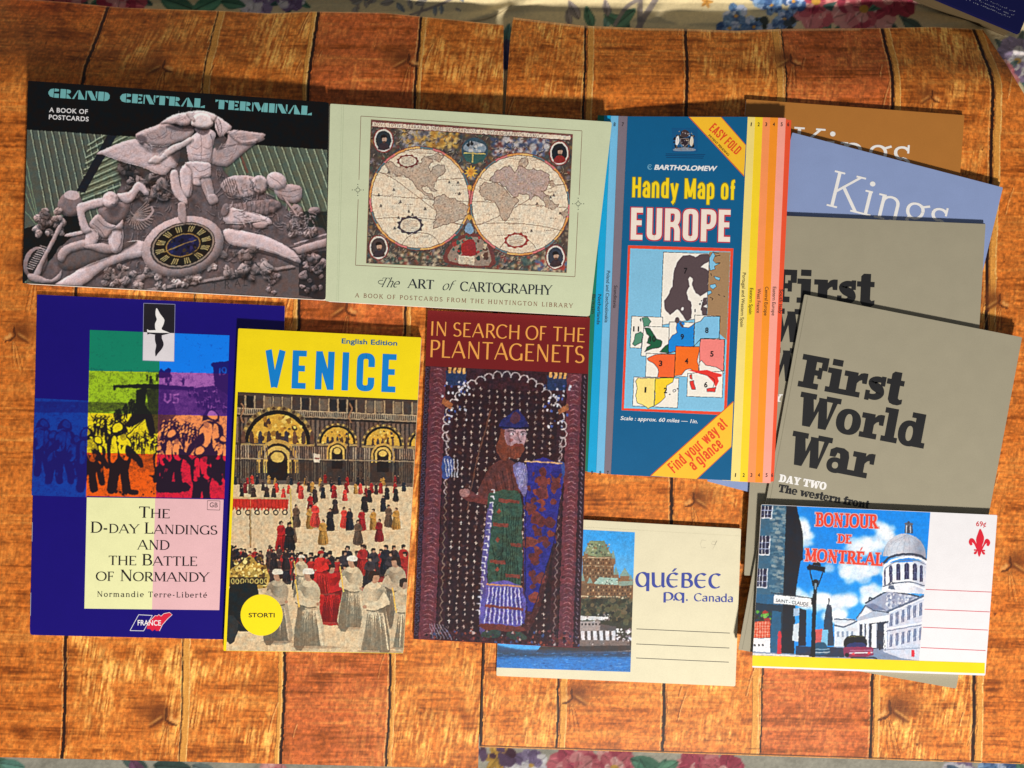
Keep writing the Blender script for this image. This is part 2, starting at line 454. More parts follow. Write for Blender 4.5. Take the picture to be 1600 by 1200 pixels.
UNCIAL.update({
 'Q': (.74, [(arc(.34, .5, .27, .5, 0, 360, 26), ''), ([(.61, .95), (.61, -.28)], '')]),
 'U': (.72, [([(.1, 1), (.12, .35)] + arc(.32, .3, .2, .3, 180, 320, 12), ''), ([(.58, 1), (.58, .1), (.66, 0)], '')]),
 'E': (.66, [(arc(.36, .5, .28, .5, 50, 310, 22), ''), ([(.1, .52), (.56, .52)], 't')]),
 'B': (.66, [([(.14, 0), (.14, 1)], ''), ([(.14, 1), (.32, 1)] + arc(.32, .77, .18, .23, 90, -90) + [(.16, .54)], ''), ([(.16, .54), (.34, .54)] + arc(.34, .27, .22, .27, 90, -90) + [(.14, 0)], '')]),
 'C': (.68, [(arc(.38, .5, .29, .5, 50, 310, 22), '')]),
 'p': (.70, [([(.12, -.25), (.12, .95)], ''), ([(.12, .95), (.34, .95)] + arc(.34, .5, .27, .45, 90, -90) + [(.14, .05)], '')]),
 'q': (.70, [(arc(.32, .5, .25, .45, 0, 360, 26), ''), ([(.57, .95), (.57, -.25)], '')]),
})
def rr(l, r, b, t, a0, parts):
    """pieces of a rounded-rectangle letter bowl: l/r/b/t sides, corner arcs 'tl','tr','br','bl' in order"""
    q = []
    rx = min(.19, (r - l) / 2); ry = min(.21, (t - b) / 2)
    C_ = {'tl': (l + rx, t - ry, 180, 90), 'tr': (r - rx, t - ry, 90, 0), 'br': (r - rx, b + ry, 0, -90), 'bl': (l + rx, b + ry, -90, -180)}
    for p in parts:
        if isinstance(p, str): cx, cy, a, e = C_[p]; q += arc(cx, cy, rx, ry, a, e, 7)
        else: q.append(p)
    return q
ALL4 = ['tl', 'tr', 'br', 'bl']
def _loop(l, r, b, t): q = rr(l, r, b, t, 0, [(l, (b + t) / 2)] + ALL4 + [(l, (b + t) / 2)]); return q
XN = .74
NARROW = {
 'O': (.60, [(_loop(.12, .48, 0, 1), '')]), 'C': (.58, [(rr(.12, .48, 0, 1, 0, [(.48, .64)] )[:1] + rr(.12, .48, 0, 1, 0, ['tr'])[::-1] + rr(.12, .48, 0, 1, 0, ['tl'])[::-1] + rr(.12, .48, 0, 1, 0, ['bl'])[::-1] + rr(.12, .48, 0, 1, 0, ['br'])[::-1] + [(.48, .36)], '')]),
 'U': (.60, [([(.12, 1)] + rr(.12, .48, 0, 1, 0, ['bl'])[::-1] + rr(.12, .48, 0, 1, 0, ['br'])[::-1] + [(.48, 1)], '')]),
 'E': (.52, [([(.12, 0), (.12, 1)], ''), ([(.12, 1), (.46, 1)], 't'), ([(.12, .53), (.42, .53)], 't'), ([(.12, 0), (.46, 0)], 't')]),
 'F': (.50, [([(.12, 0), (.12, 1)], ''), ([(.12, 1), (.46, 1)], 't'), ([(.12, .52), (.42, .52)], 't')]),
 'L': (.48, [([(.12, 0), (.12, 1)], ''), ([(.12, 0), (.44, 0)], 't')]),
 'P': (.58, [([(.12, 0), (.12, 1)], ''), ([(.12, 1), (.28, 1)] + rr(.12, .48, .46, 1, 0, ['tr', 'br']) + [(.12, .46)], '')]),
 'R': (.60, [([(.12, 0), (.12, 1)], ''), ([(.12, 1), (.28, 1)] + rr(.12, .48, .50, 1, 0, ['tr', 'br']) + [(.12, .50)], ''), ([(.30, .50)] + rr(.12, .48, 0, .50, 0, ['tr']) + [(.48, 0)], '')]),
 'D': (.60, [([(.12, 0), (.12, 1)], ''), ([(.12, 1), (.28, 1)] + rr(.12, .48, 0, 1, 0, ['tr', 'br']) + [(.12, 0)], '')]),
 'S': (.58, [([(.48, .70)] + rr(.12, .48, .5, 1, 0, ['tr'])[::-1] + rr(.12, .48, .5, 1, 0, ['tl'])[::-1] + [(.12, .66), (.30, .52), (.48, .36)] + rr(.12, .48, 0, .5, 0, ['br']) + rr(.12, .48, 0, .5, 0, ['bl']) + [(.12, .31)], '')]),
 'A': (.60, [([(.08, 0), (.29, 1)], 'k'), ([(.31, 1), (.52, 0)], 'k'), ([(.16, .24), (.44, .24)], 't')]),
 'Y': (.58, [([(.08, 1), (.29, .42)], 'k'), ([(.50, 1), (.29, .42)], 'k'), ([(.29, .5), (.29, 0)], '')]),
 'V': (.62, [([(.09, 1), (.31, 0)], 'k'), ([(.31, 0), (.53, 1)], 'k')]), 'I': (.24, [([(.12, 0), (.12, 1)], '')]),
 'N': (.62, [([(.12, 0), (.12, 1)], ''), ([(.12, 1), (.50, 0)], 'k'), ([(.50, 0), (.50, 1)], '')]),
 'H': (.62, [([(.12, 0), (.12, 1)], ''), ([(.50, 0), (.50, 1)], ''), ([(.12, .52), (.50, .52)], 't')]),
 'M': (.80, [([(.12, 0), (.12, 1)], ''), ([(.12, 1), (.40, .1)], 'k'), ([(.40, .1), (.68, 1)], 'k'), ([(.68, 1), (.68, 0)], '')]),
 'a': (.54, [(rr(.12, .43, 0, XN, 0, [(.12, .52)]) + rr(.12, .43, 0, XN, 0, ['tl', 'tr']) + [(.43, 0)], ''), (_loop(.12, .43, 0, .43), '')]),
 'o': (.54, [(_loop(.12, .43, 0, XN), '')]), 'e': (.54, [([(.12, .38), (.43, .38)] + rr(.12, .43, 0, XN, 0, ['tr'])[::-1] + rr(.12, .43, 0, XN, 0, ['tl'])[::-1] + rr(.12, .43, 0, XN, 0, ['bl'])[::-1] + rr(.12, .43, 0, XN, 0, ['br'])[::-1] + [(.43, .24)], '')]),
 'c': (.52, [([(.43, .5)] + rr(.12, .43, 0, XN, 0, ['tr'])[::-1] + rr(.12, .43, 0, XN, 0, ['tl'])[::-1] + rr(.12, .43, 0, XN, 0, ['bl'])[::-1] + rr(.12, .43, 0, XN, 0, ['br'])[::-1] + [(.43, .26)], '')]),
 'n': (.56, [([(.12, 0), (.12, XN)], ''), (rr(.12, .43, 0, XN, 0, ['tl', 'tr']) + [(.43, 0)], '')]),
 'r': (.42, [([(.12, 0), (.12, XN)], ''), (rr(.12, .40, 0, XN, 0, ['tl']) + [(.36, XN)], '')]),
 'u': (.56, [([(.12, XN)] + rr(.12, .43, 0, XN, 0, ['bl'])[::-1] + rr(.12, .43, 0, XN, 0, ['br'])[::-1], ''), ([(.43, XN), (.43, 0)], '')]),
 'd': (.56, [([(.43, 0), (.43, 1)], ''), (_loop(.12, .43, 0, XN), '')]), 'l': (.25, [([(.12, 0), (.12, 1)], '')]), 'i': (.25, [([(.12, 0), (.12, XN)], ''), ([(.12, .84), (.12, 1)], '')]),
 'p': (.56, [([(.12, -.27), (.12, XN)], ''), (_loop(.12, .43, 0, XN), '')]), 'g': (.56, [(_loop(.12, .43, 0, XN), ''), ([(.43, XN)] + rr(.12, .43, -.27, XN, 0, ['br', 'bl'])[:-3], '')]),
 'y': (.54, [([(.08, XN), (.27, .02)], 'k'), ([(.46, XN), (.24, -.14), (.12, -.25)], 'k')]), 't': (.38, [([(.18, 1), (.18, .18)] + arc(.32, .16, .14, .16, 180, 270, 6), ''), ([(.05, XN), (.34, XN)], 't')]),
 'f': (.38, [([(.18, 0), (.18, .8)] + arc(.34, .82, .16, .18, 180, 90, 6), ''), ([(.05, XN - .05), (.34, XN - .05)], 't')]), 'w': (.80, [([(.07, XN), (.22, 0)], 'k'), ([(.22, 0), (.39, XN)], 'k'), ([(.39, XN), (.56, 0)], 'k'), ([(.56, 0), (.71, XN)], 'k')]), ' ': (.24, []),
}
def glyph_polys(ch, st, tbl):
    adv, strokes = tbl.get(ch, tbl[' '])
    out = []
    th, tn, ang = st['thick'], st['thin'], R(st.get('pen', 0))
    sl, sh = st.get('serif', 0), st.get('serif_h', tn)
    u = (cos(ang), sin(ang)); v = (-sin(ang), cos(ang))
    def half(dx, dy, fl):
        nx, ny = -dy, dx
        if 't' in fl: return tn / 2
        if 'k' in fl: return th / 2 * 0.98
        return 0.5 * math.hypot(th * (nx * u[0] + ny * u[1]), tn * (nx * v[0] + ny * v[1]))
    wx = st.get('wx', 1.0)
    if wx != 1.0:
        adv *= wx; strokes = [(None if P is None else [(x * wx, y) for x, y in P], fl) for P, fl in strokes]
    for P, fl in strokes:
        if fl == 'dot':
            y0 = X + .13 if th < .2 else X + .07
            r = max(th * .62, .07)
            if st.get('square'): out.append([(.17 * wx - th / 2 - .03, y0), (.17 * wx + th / 2, y0), (.17 * wx + th / 2, y0 + .2), (.17 * wx - th / 2 - .03, y0 + .2)])
            else: out.append(arc(.17 * wx, y0 + r, r, r, 0, 360, 12)[:-1])
            continue
        if fl == 'stop':
            r = max(th * .6, .06); out.append(arc(.13, r, r, r, 0, 360, 10)[:-1]); continue
        n = len(P); L = []; Rr = []; ymin = min(q[1] for q in P); ymax = max(q[1] for q in P)
        for i in range(n):
            a = P[max(i - 1, 0)]; b = P[min(i + 1, n - 1)]
            if n > 10 and P[0] == P[-1] and i in (0, n - 1): a, b = P[-2], P[1]
            dx, dy = b[0] - a[0], b[1] - a[1]; l = math.hypot(dx, dy) or 1
            dx /= l; dy /= l; h = half(dx, dy, fl); x, y = P[i]
            # keep horizontal strokes inside the letter height
            if abs(ymin) < .03: y += tn / 2 * abs(dx) * max(0, 1 - (y - ymin) / .30)
            if abs(ymax - 1) < .03 or abs(ymax - X) < .03: y -= tn / 2 * abs(dx) * max(0, 1 - (ymax - y) / .30)
            L.append((x - dy * h, y + dx * h)); Rr.append((x + dy * h, y - dx * h))
        out.append(('strip', L, Rr))
        for tok, i in (('S', 0), ('E', -1)):
            if tok in fl and sl > 0:
                x, y = P[i]
                j = 1 if i == 0 else -2
                up = P[j][1] < y            # stroke leaves downwards: serif hangs from the top
                dx, dy = P[j][0] - x, P[j][1] - y; l = math.hypot(dx, dy); h = half(dx / l, dy / l, fl)
                half_side = (tok + '1') in fl
                xl = x - h - sl; xr = x + h + sl * (0.15 if half_side and up else 1)
                if half_side and not up: xl = x - h; xr = x + h + sl
                o = [(xl, y), (xr, y)]
                k = -sh if up else sh
                out.append([(xl, y), (xr, y), (xr, y + k), (xl, y + k)])
        if sl > 0:
            bk = min(.26, .14 + sh)
            bt = max(tn, th * .45)
            for tok, i in (('b', 0), ('e', -1)):
                if tok in fl.replace('be', 'b e'):
                    x, y = P[i]
                    if y > .9: out.append([(x - bt / 2, y), (x + bt / 2, y), (x + bt / 2, y - bk), (x - bt / 2, y - bk)])
                    elif 'e2' in fl: out.append([(x - bt / 2, y + bk * .55), (x + bt / 2, y + bk * .55), (x + bt / 2, y - bk * .55), (x - bt / 2, y - bk * .55)])
                    elif y > .4: out.append([(x - bt / 3, y + .13), (x + bt / 2, y + .13), (x + bt / 2, y - .10), (x - bt / 3, y - .10)])
            if 'f' in fl:
                x, y = P[-1]; out.append([(x - bt / 2, y), (x + bt / 2, y), (x + bt / 2, y + bk), (x - bt / 2, y + bk)])
            if 'g' in fl:
                x, y = P[-1]; out.append([(x - bt / 2, y - .08), (x + bt / 3, y - .08), (x + bt / 3, y + .14), (x - bt / 2, y + .14)])
            if 'x' in fl:
                x, y = P[-1]; out.append([(x - bt * .4, y + .03), (x + bt * .6, y + .03), (x + bt * .6, y - .2), (x - bt * .4, y - .2)])
    if st.get('spur') and ch.isupper():
        for P, fl in strokes:
            if P and len(P) == 2 and abs(P[0][0] - P[1][0]) < .02:
                x = P[0][0]; h = th / 2; out.append([(x - h - .06, .5), (x, .58), (x + h + .06, .5), (x, .42)])
    return adv, out

ACC = {'É': 'E', 'é': 'e'}
class Ink:
    """Flat printed shapes of one colour, in photo pixels; each piece a hair above the one before."""
    def __init__(s): s.items = []; s.cuts = []      # (verts px, faces); where a new piece begins
    def cut(s): s.cuts.append(len(s.items)); return s
    def poly(s, P): s.items.append(([tuple(p) for p in P], [tuple(range(len(P)))])); return s
    def strip(s, L, Rr):
        n = len(L)
        s.items.append(([tuple(p) for p in L] + [tuple(p) for p in Rr], [(i, n + i, n + i + 1, i + 1) for i in range(n - 1)])); return s
    def line(s, a, b, w):
        a = np.array(a, float); b = np.array(b, float); d = b - a; d /= np.hypot(*d); n = np.array([-d[1], d[0]]) * w / 2
        return s.poly([a - n, b - n, b + n, a + n])
    def path(s, P, w, closed=False):
        P = list(map(tuple, P))
        if closed: P = P + [P[0]]
        n = len(P); L = []; Rr = []
        for i in range(n):
            a = P[max(i - 1, 0)]; b = P[min(i + 1, n - 1)]
            if closed and i in (0, n - 1): a, b = P[-2], P[1]
            dx, dy = b[0] - a[0], b[1] - a[1]; l = math.hypot(dx, dy) or 1
            L.append((P[i][0] - dy / l * w / 2, P[i][1] + dx / l * w / 2)); Rr.append((P[i][0] + dy / l * w / 2, P[i][1] - dx / l * w / 2))
        return s.strip(L, Rr)
    def frame(s, quad, w):
        q = [np.array(p, float) for p in quad]
        for i in range(4): s.line(q[i], q[(i + 1) % 4], w)
        return s
    def pen(s, txt, p0, p1, cap, style, tbl=None, slant=0, grow=0):
        """stroke-alphabet text with its baseline from p0 to p1 (photo pixels)"""
        s.cut(); tbl = tbl or G; x = 0; G_ = []
        tr = style.get('track', 0)
        for ch in txt:
            acc = ch in ACC and tbl.get(ch) is None
            base = ACC.get(ch, ch); k = 1.0; sc = 1.0
            if style.get('smallcaps') and ch.islower(): base = ch.upper(); k = 0.82
            adv, polys = glyph_polys(base, style, tbl)
            if acc:
                t = X if base.islower() else 1.0
                polys = polys + [[(.26, t + .08), (.36, t + .08), (.52, t + .30), (.40, t + .30)]]
            G_.append((x, k, polys)); x += adv * k + tr * k
        x -= tr
        x_lo, x_hi = 0.06, x - 0.06
        p0 = np.array(p0, float); p1 = np.array(p1, float); L_ = np.hypot(*(p1 - p0)); d = (p1 - p0) / L_
        up = np.array([d[1], -d[0]]) * cap; sx = L_ / (x_hi - x_lo)
        def m(q, ox, k):
            gx = (ox + q[0] * k - x_lo) * sx + slant * q[1] * k * cap; return tuple(p0 + d * gx + up * q[1] * k)
        for ox, k, polys in G_:
            for P in polys:
                if isinstance(P, tuple): s.strip([m(q, ox, k) for q in P[1]], [m(q, ox, k) for q in P[2]])
                else: s.poly([m(q, ox, k) for q in P])
        return s
    def sans(s, txt, p0, p1, cap, bold=0.0, slant=0.0, track=1.0):
        """Blender's own built-in typeface, fitted between p0 and p1"""
        s.cut(); cu = bpy.data.curves.new('lettering', 'FONT'); cu.body = txt; cu.size = 1; cu.offset = bold
        cu.space_character = track; cu.resolution_u = 8; cu.fill_mode = 'FRONT'
        ob = bpy.data.objects.new('lettering', cu); COL.objects.link(ob)
        me = bpy.data.meshes.new_from_object(ob)
        V = np.array([v.co[:2] for v in me.vertices]); F = [tuple(p.vertices) for p in me.polygons]
        bpy.data.objects.remove(ob); bpy.data.meshes.remove(me); bpy.data.curves.remove(cu)
        if not len(V): return s
        if slant: V[:, 0] += slant * V[:, 1]
        x0, x1 = V[:, 0].min(), V[:, 0].max()
        p0 = np.array(p0, float); p1 = np.array(p1, float); L_ = np.hypot(*(p1 - p0)); d = (p1 - p0) / L_
        up = np.array([d[1], -d[0]])
        Q = p0 + ((V[:, 0] - x0) * L_ / (x1 - x0))[:, None] * d + (V[:, 1] * cap / 0.73)[:, None] * up
        s.items.append(([tuple(q) for q in Q], F)); return s
    def build(s, name, plane, layer, mat, parent, step=0.0012):
        cs = sorted(set([0] + s.cuts + [len(s.items)]))
        if len(cs) > 2:                      # every line of print is a part of its own
            for a, b in zip(cs[:-1], cs[1:]):
                if b > a:
                    q = Ink(); q.items = s.items[a:b]; q.build(name, plane, layer, mat, parent, step)
            return
        V = []; F = []
        for i, (P, fs) in enumerate(s.items):
            b = len(V); q = plane.up(0.02 * layer + step * (i % 12))
            V.extend(map(tuple, q.pts(P))); F.extend(tuple(b + j for j in f) for f in fs)
        o = mesh_obj(name, V, F, mat, parent)
        # every piece faces up
        me = o.data
        flip = [p.index for p in me.polygons if p.normal.z < 0]
        if flip:
            import bmesh
            bm = bmesh.new(); bm.from_mesh(me); bm.faces.ensure_lookup_table()
            bmesh.ops.reverse_faces(bm, faces=[bm.faces[i] for i in flip]); bm.to_mesh(me); bm.free()
        return o

ROMAN = dict(thick=.115, thin=.05, pen=8, serif=.07, serif_h=.035)
SMALLROMAN = dict(thick=.14, thin=.08, pen=8, serif=.06, serif_h=.05, track=.28)
SLAB = dict(thick=.31, thin=.20, wx=1.32, pen=0, serif=.09, serif_h=.17, square=1, track=-.02)
LIGHTSLAB = dict(thick=.085, thin=.062, pen=10, serif=.09, serif_h=.05, track=.02)
OPTIMA = dict(thick=.125, thin=.07, pen=10, track=.0)
WESTERN = dict(thick=.24, thin=.13, pen=0, serif=.10, serif_h=.12, spur=1, track=.10)
BROADPEN = dict(thick=.17, thin=.06, pen=28, track=.02)
GOTHIC = dict(thick=.185, thin=.15, pen=0, track=.075)
GOTHIC_FAT = dict(thick=.27, thin=.22, pen=0, track=.075)
SCRIPT = dict(thick=.10, thin=.035, pen=25, track=-.05)

# heavy slab capitals and small letters drawn as solid pieces: R = rectangle, P = polygon, O = ring, S = thick stroke
def _ring(cx, cy, rx, ry, ix, iy, a0=0, a1=360, n=28):
    A = [R(a0 + (a1 - a0) * i / n) for i in range(n + 1)]
    f = lambda a, x, y: (cx + x * math.copysign(abs(cos(a)) ** .9, cos(a)), cy + y * math.copysign(abs(sin(a)) ** .9, sin(a)))
    return ([f(a, rx, ry) for a in A], [f(a, ix, iy) for a in A])
def _r(x0, y0, x1, y1): return [(x0, y0), (x1, y0), (x1, y1), (x0, y1)]
def _thick(P, Wd):
    P = spline(P, 5, False); Wd = np.interp(np.linspace(0, 1, len(P)), np.linspace(0, 1, len(Wd)), Wd); L = []; Q = []
    for i in range(len(P)):
        d = P[min(i + 1, len(P) - 1)] - P[max(i - 1, 0)]; d = d / np.hypot(*d); nn = np.array([-d[1], d[0]]) * Wd[i] / 2
        L.append(tuple(P[i] + nn)); Q.append(tuple(P[i] - nn))
    return (L, Q)
_W = lambda k: [_r(0, k * .84, .52, k), _r(.84, k * .84, 1.32, k), [(.08, k), (.40, k), (.55, k * .3), (.46, 0), (.22, 0)], [(.40, 0), (.47, 0), (.80, k * .92), (.64, k * .92)], [(.60, k * .92), (.86, k * .92), (.97, k * .3), (.98, 0), (.73, 0)], [(.92, 0), (.985, 0), (1.23, k * .9), (1.07, k * .9)]]
_arch = [(.42, .40), (.42, .54), (.52, .70), (.64, .76), (.78, .72), (.84, .56), (.84, 0), (.54, 0), (.54, .46), (.50, .52)]
BLOCK = {
 'F': (.84, [_r(.14, 0, .46, 1), _r(0, 0, .62, .17), _r(0, .83, .82, 1), _r(.63, .60, .82, .85), _r(.44, .42, .62, .58), _r(.55, .33, .68, .67)]),
 'i': (.52, [_r(.10, .83, .42, 1.02), _r(.12, 0, .42, .74), _r(0, .58, .2, .74), _r(0, 0, .53, .16)]),
 'r': (.70, [_r(.12, 0, .42, .74), _r(0, .58, .2, .74), _r(0, 0, .56, .16), [(.40, .40), (.40, .62), (.50, .73), (.60, .76), (.72, .76), (.72, .44), (.58, .44), (.56, .54), (.48, .50)]]),
 's': (.62, [_thick([(.54, .62), (.42, .65), (.28, .63), (.19, .54), (.27, .44), (.42, .36), (.47, .24), (.38, .13), (.22, .10), (.06, .14)], [.13, .17, .2, .25, .28, .28, .25, .2, .17, .13]), _r(.45, .47, .59, .76), _r(.02, -.02, .16, .28)]),
 't': (.54, [[(.12, .12), (.42, .12), (.42, .98), (.20, .98), (.12, .90)], _r(0, .58, .54, .74), [(.12, .3), (.12, .12), (.18, .02), (.30, -.02), (.44, -.02), (.56, .04), (.56, .18), (.47, .15), (.42, .2), (.42, .3)]]),
 'W': (1.26, _W(1.0)), 'w': (1.24, _W(.74)), 'o': (.80, [_ring(.40, .37, .40, .39, .12, .24)]),
 'l': (.52, [_r(.12, 0, .42, 1.02), _r(0, .86, .2, 1.02), _r(0, 0, .53, .16)]),
 'd': (.88, [_ring(.36, .37, .36, .39, .11, .23), _r(.50, 0, .79, 1.02), _r(.36, .86, .55, 1.02), _r(.7, 0, .90, .16)]),
 'a': (.80, [_r(.40, 0, .69, .52), [(.05, .46), (.05, .66), (.22, .76), (.48, .76), (.64, .68), (.69, .52), (.69, .46), (.40, .46), (.37, .58), (.29, .60), (.24, .46)], _ring(.28, .215, .28, .235, .10, .10), _r(.6, 0, .81, .16)]),
 'h': (.90, [_r(.12, 0, .42, 1.02), _r(0, .86, .2, 1.02), _r(.02, 0, .50, .15), _arch, _r(.53, 0, .92, .15)]), 'n': (.90, [_r(.12, 0, .42, .74), _r(0, .58, .2, .74), _r(.02, 0, .50, .15), _arch, _r(.53, 0, .92, .15)]),
 'e': (.76, [_ring(.38, .37, .38, .39, .12, .24, 0, 322), _r(.2, .31, .75, .43)]), 'f': (.56, [_r(.14, 0, .44, .82), [(.14, .7), (.16, .90), (.30, 1.03), (.5, 1.03), (.6, .98), (.6, .8), (.48, .86), (.44, .78), (.44, .7)], _r(0, .58, .56, .74), _r(0, 0, .60, .16)]),
 'T': (.90, [_r(.30, 0, .62, 1), _r(0, .83, .92, 1), _r(0, .6, .16, .85), _r(.76, .6, .92, .85), _r(.16, 0, .76, .16)]),
 'D': (.94, [_r(.12, 0, .44, 1), _r(0, .84, .5, 1), _r(0, 0, .5, .16), _ring(.45, .5, .47, .5, .17, .34, -90, 90, 16)]),
 'A': (.96, [[(.02, 0), (.20, 0), (.46, .85), (.44, 1), (.36, 1)], [(.36, 1), (.64, 1), (.92, 0), (.58, 0), (.44, .6)], _r(.22, .22, .62, .36), _r(0, 0, .34, .14), _r(.50, 0, .97, .14)]),
 'Y': (.90, [[(.06, 1), (.40, 1), (.58, .45), (.32, .4)], [(.64, 1), (.86, 1), (.62, .4), (.44, .4)], _r(.32, 0, .62, .46), _r(0, .86, .46, 1), _r(.56, .86, .94, 1), _r(.2, 0, .74, .14)]),
 'O': (.94, [_ring(.46, .5, .46, .52, .16, .35)]), ' ': (.36, []),
}
def _block(s, txt, p0, p1, cap):
    s.cut(); p0 = np.array(p0, float); p1 = np.array(p1, float); L_ = np.hypot(*(p1 - p0)); d = (p1 - p0) / L_; up = np.array([d[1], -d[0]]) * cap
    tot = sum(BLOCK[c][0] for c in txt); x = 0; m = lambda q: tuple(p0 + d * (x + q[0]) * L_ / tot + up * q[1])
    for c in txt:
        for P in BLOCK[c][1]:
            if isinstance(P, tuple): s.strip([m(q) for q in P[0]], [m(q) for q in P[1]])
            else: s.poly([m(q) for q in P])
        x += BLOCK[c][0]
    return s
Ink.block = _block

# ---------------------------------------------------------------- a booklet: pages between covers, lying on its plane
def rounded(quad, r, n=3):
    q = [np.array(p, float) for p in quad]; out = []
    for i in range(4):
        p = q[i]; a = q[i - 1] - p; b = q[(i + 1) % 4] - p
        rr = r[i] if isinstance(r, (list, tuple)) else r
        if rr <= 0: out.append(tuple(p)); continue
        pa = p + a / np.hypot(*a) * rr; pb = p + b / np.hypot(*b) * rr
        for k in range(n + 1):
            t = k / n; out.append(tuple((1 - t) ** 2 * pa + 2 * t * (1 - t) * p + t * t * pb))
    return out
def inset(P, d):
    c = np.mean(P, 0); return [tuple(np.array(p) + (c - np.array(p)) / np.hypot(*(c - np.array(p))) * d) for p in P]
CORE = card('paper_core', (224, 216, 202), .8)
def slab(name, P, plane, top, thick, mat, parent, core=True):
    """solid sheet: outline P (photo px at the top face), top face `top` mm over the plane"""
    t = plane.up(top).pts(P); b = t.copy(); b[:, 2] -= thick * 1e-3
    n = len(P); V = np.vstack([t, b])
    F = [tuple(range(n))[::-1], tuple(range(n, 2 * n))] + [(i, (i + 1) % n, n + (i + 1) % n, n + i) for i in range(n)]
    me_o = mesh_obj(name, V, F, mat, parent)
    import bmesh
    bm = bmesh.new(); bm.from_mesh(me_o.data); bmesh.ops.recalc_face_normals(bm, faces=bm.faces); bm.to_mesh(me_o.data); bm.free()
    if core and mat is not PAGES:
        me_o.data.materials.append(CORE)
        for p in me_o.data.polygons:
            if p.index > 1: p.material_index = 1
    return me_o

class Booklet:
    def __init__(s, name, label, cat, quad, plane, thick, cover_rgb, group=None, r=2, back_rgb=None, rough=.5, pages=True, cov=.28):
        """plane = underside; thick in mm"""
        s.quad = quad; s.top = plane.up(thick)
        c = np.mean(np.asarray(quad, float), 0); base = plane.pt(*c)
        s.root = empty(name, base); tag(s.root, label, cat, group)
        P = rounded(quad, r); s.P = P
        s.cover = slab('front_cover', P, plane, thick, cov, card(name + '_cover', cover_rgb, rough), s.root)
        if pages: slab('pages', inset(P, 1.0), plane, thick - cov - .004, thick - 2 * cov - .008, PAGES, s.root)
        slab('back_cover', P, plane, cov, cov, card(name + '_back', back_rgb or cover_rgb, rough), s.root)
    def picture(s, name, paint, quad, layer=1, dens=1.0, rough=.5, sharp=.7, parent=None, grain=None):
        q = np.asarray(quad, float)
        nx = int(max(np.hypot(*(q[1] - q[0])), np.hypot(*(q[2] - q[3]))) * dens) + 1
        ny = int(max(np.hypot(*(q[3] - q[0])), np.hypot(*(q[2] - q[1]))) * dens) + 1
        P = quad_grid(quad, nx, ny)
        return grid_obj(name, s.top.up(.02 * layer).pts(P), nx, ny, paint.sample(P, sharp), card(name + '_print', attr='print', rough=rough, grain=grain), parent or s.root)
    def flat(s, name, polys, rgb, layer=1, rough=.5):
        k = Ink()
        for P in polys: k.poly(P)
        return k.build(name, s.top, layer, ink(rgb, rough), s.root)
    def ink(s, name, k, rgb, layer=3, rough=.5):
        return k.build(name, s.top, layer, ink(rgb, rough), s.root)
def at(ox, oy, sc, *P):
    return [(ox + x / sc, oy + y / sc) for x, y in P]
# ---------------------------------------------------------------- the setting: flowered bed cover and two wood-print paper sheets
def drop_left(x): return np.interp(x, [-100, 0, 250, 480, 790], [34, 31, 25, 15, 12])
def drop_right(x): return np.interp(x, [780, 1100, 1400, 1540, 1660], [13, 15, 19, 25, 36])
Y0 = 178.0
def sheet_z(x, y, f, top):
    return -f(x) * hinge((YH - y) / (YH - top)) * 1e-3
YH = 150.0
def hinge(t, a=.5):
    """flat, then a soft bend, then straight down the slope; 1 at t = 1"""
    t = np.clip(t, 0, 1.3)
    return np.where(t < a, t * t / (2 * a), t - a / 2) / (1 - a / 2)

def flower(P, cx, cy, r, cols, n=7, seed=0, heart=(200, 150, 60)):
    rd = random.Random(seed)
    for ring in (1.0, .68, .4):
        for i in range(n):
            a = 2 * pi * (i + .5 * ring) / n + rd.uniform(-.2, .2); q = r * ring * rd.uniform(.85, 1.1)
            c = rd.choice(cols); w = q * rd.uniform(.34, .5)
            tip = (cx + q * cos(a), cy + q * sin(a)); m = (cx + q * .6 * cos(a), cy + q * .6 * sin(a)); nx, ny = -sin(a), cos(a)
            P.fill([(cx, cy), (m[0] + nx * w, m[1] + ny * w), (tip[0] + nx * w * .4, tip[1] + ny * w * .4), tip, (tip[0] - nx * w * .5, tip[1] - ny * w * .5), (m[0] - nx * w, m[1] - ny * w)], c, 1, 4)
            P.line([(cx, cy), m, tip], r * .05, [v * .55 for v in c], .6, 4)
            P.line([(m[0] + nx * w * .6, m[1] + ny * w * .6), tip], r * .04, [min(255, v * 1.25 + 20) for v in c], .7, 3)
    P.ell(cx, cy, r * .16, r * .13, heart)
def leaf(P, x, y, L, a, col, w=.3):
    a = R(a); dx, dy = cos(a), sin(a); nx, ny = -dy, dx
    f = lambda t, s: (x + dx * L * t + nx * L * w * s, y + dy * L * t + ny * L * w * s)
    P.fill([f(0, 0), f(.3, .8), f(.65, .6), f(1, 0), f(.6, -.7), f(.25, -.6)], col, 1, 4)
    P.line([f(0, 0), f(.9, 0)], L * .05, [v * .55 for v in col], .8)
    P.fill([f(.1, .05), f(.35, .6), f(.7, .4), f(.9, .05)], [min(255, v * 1.3 + 12) for v in col], .5, 4)

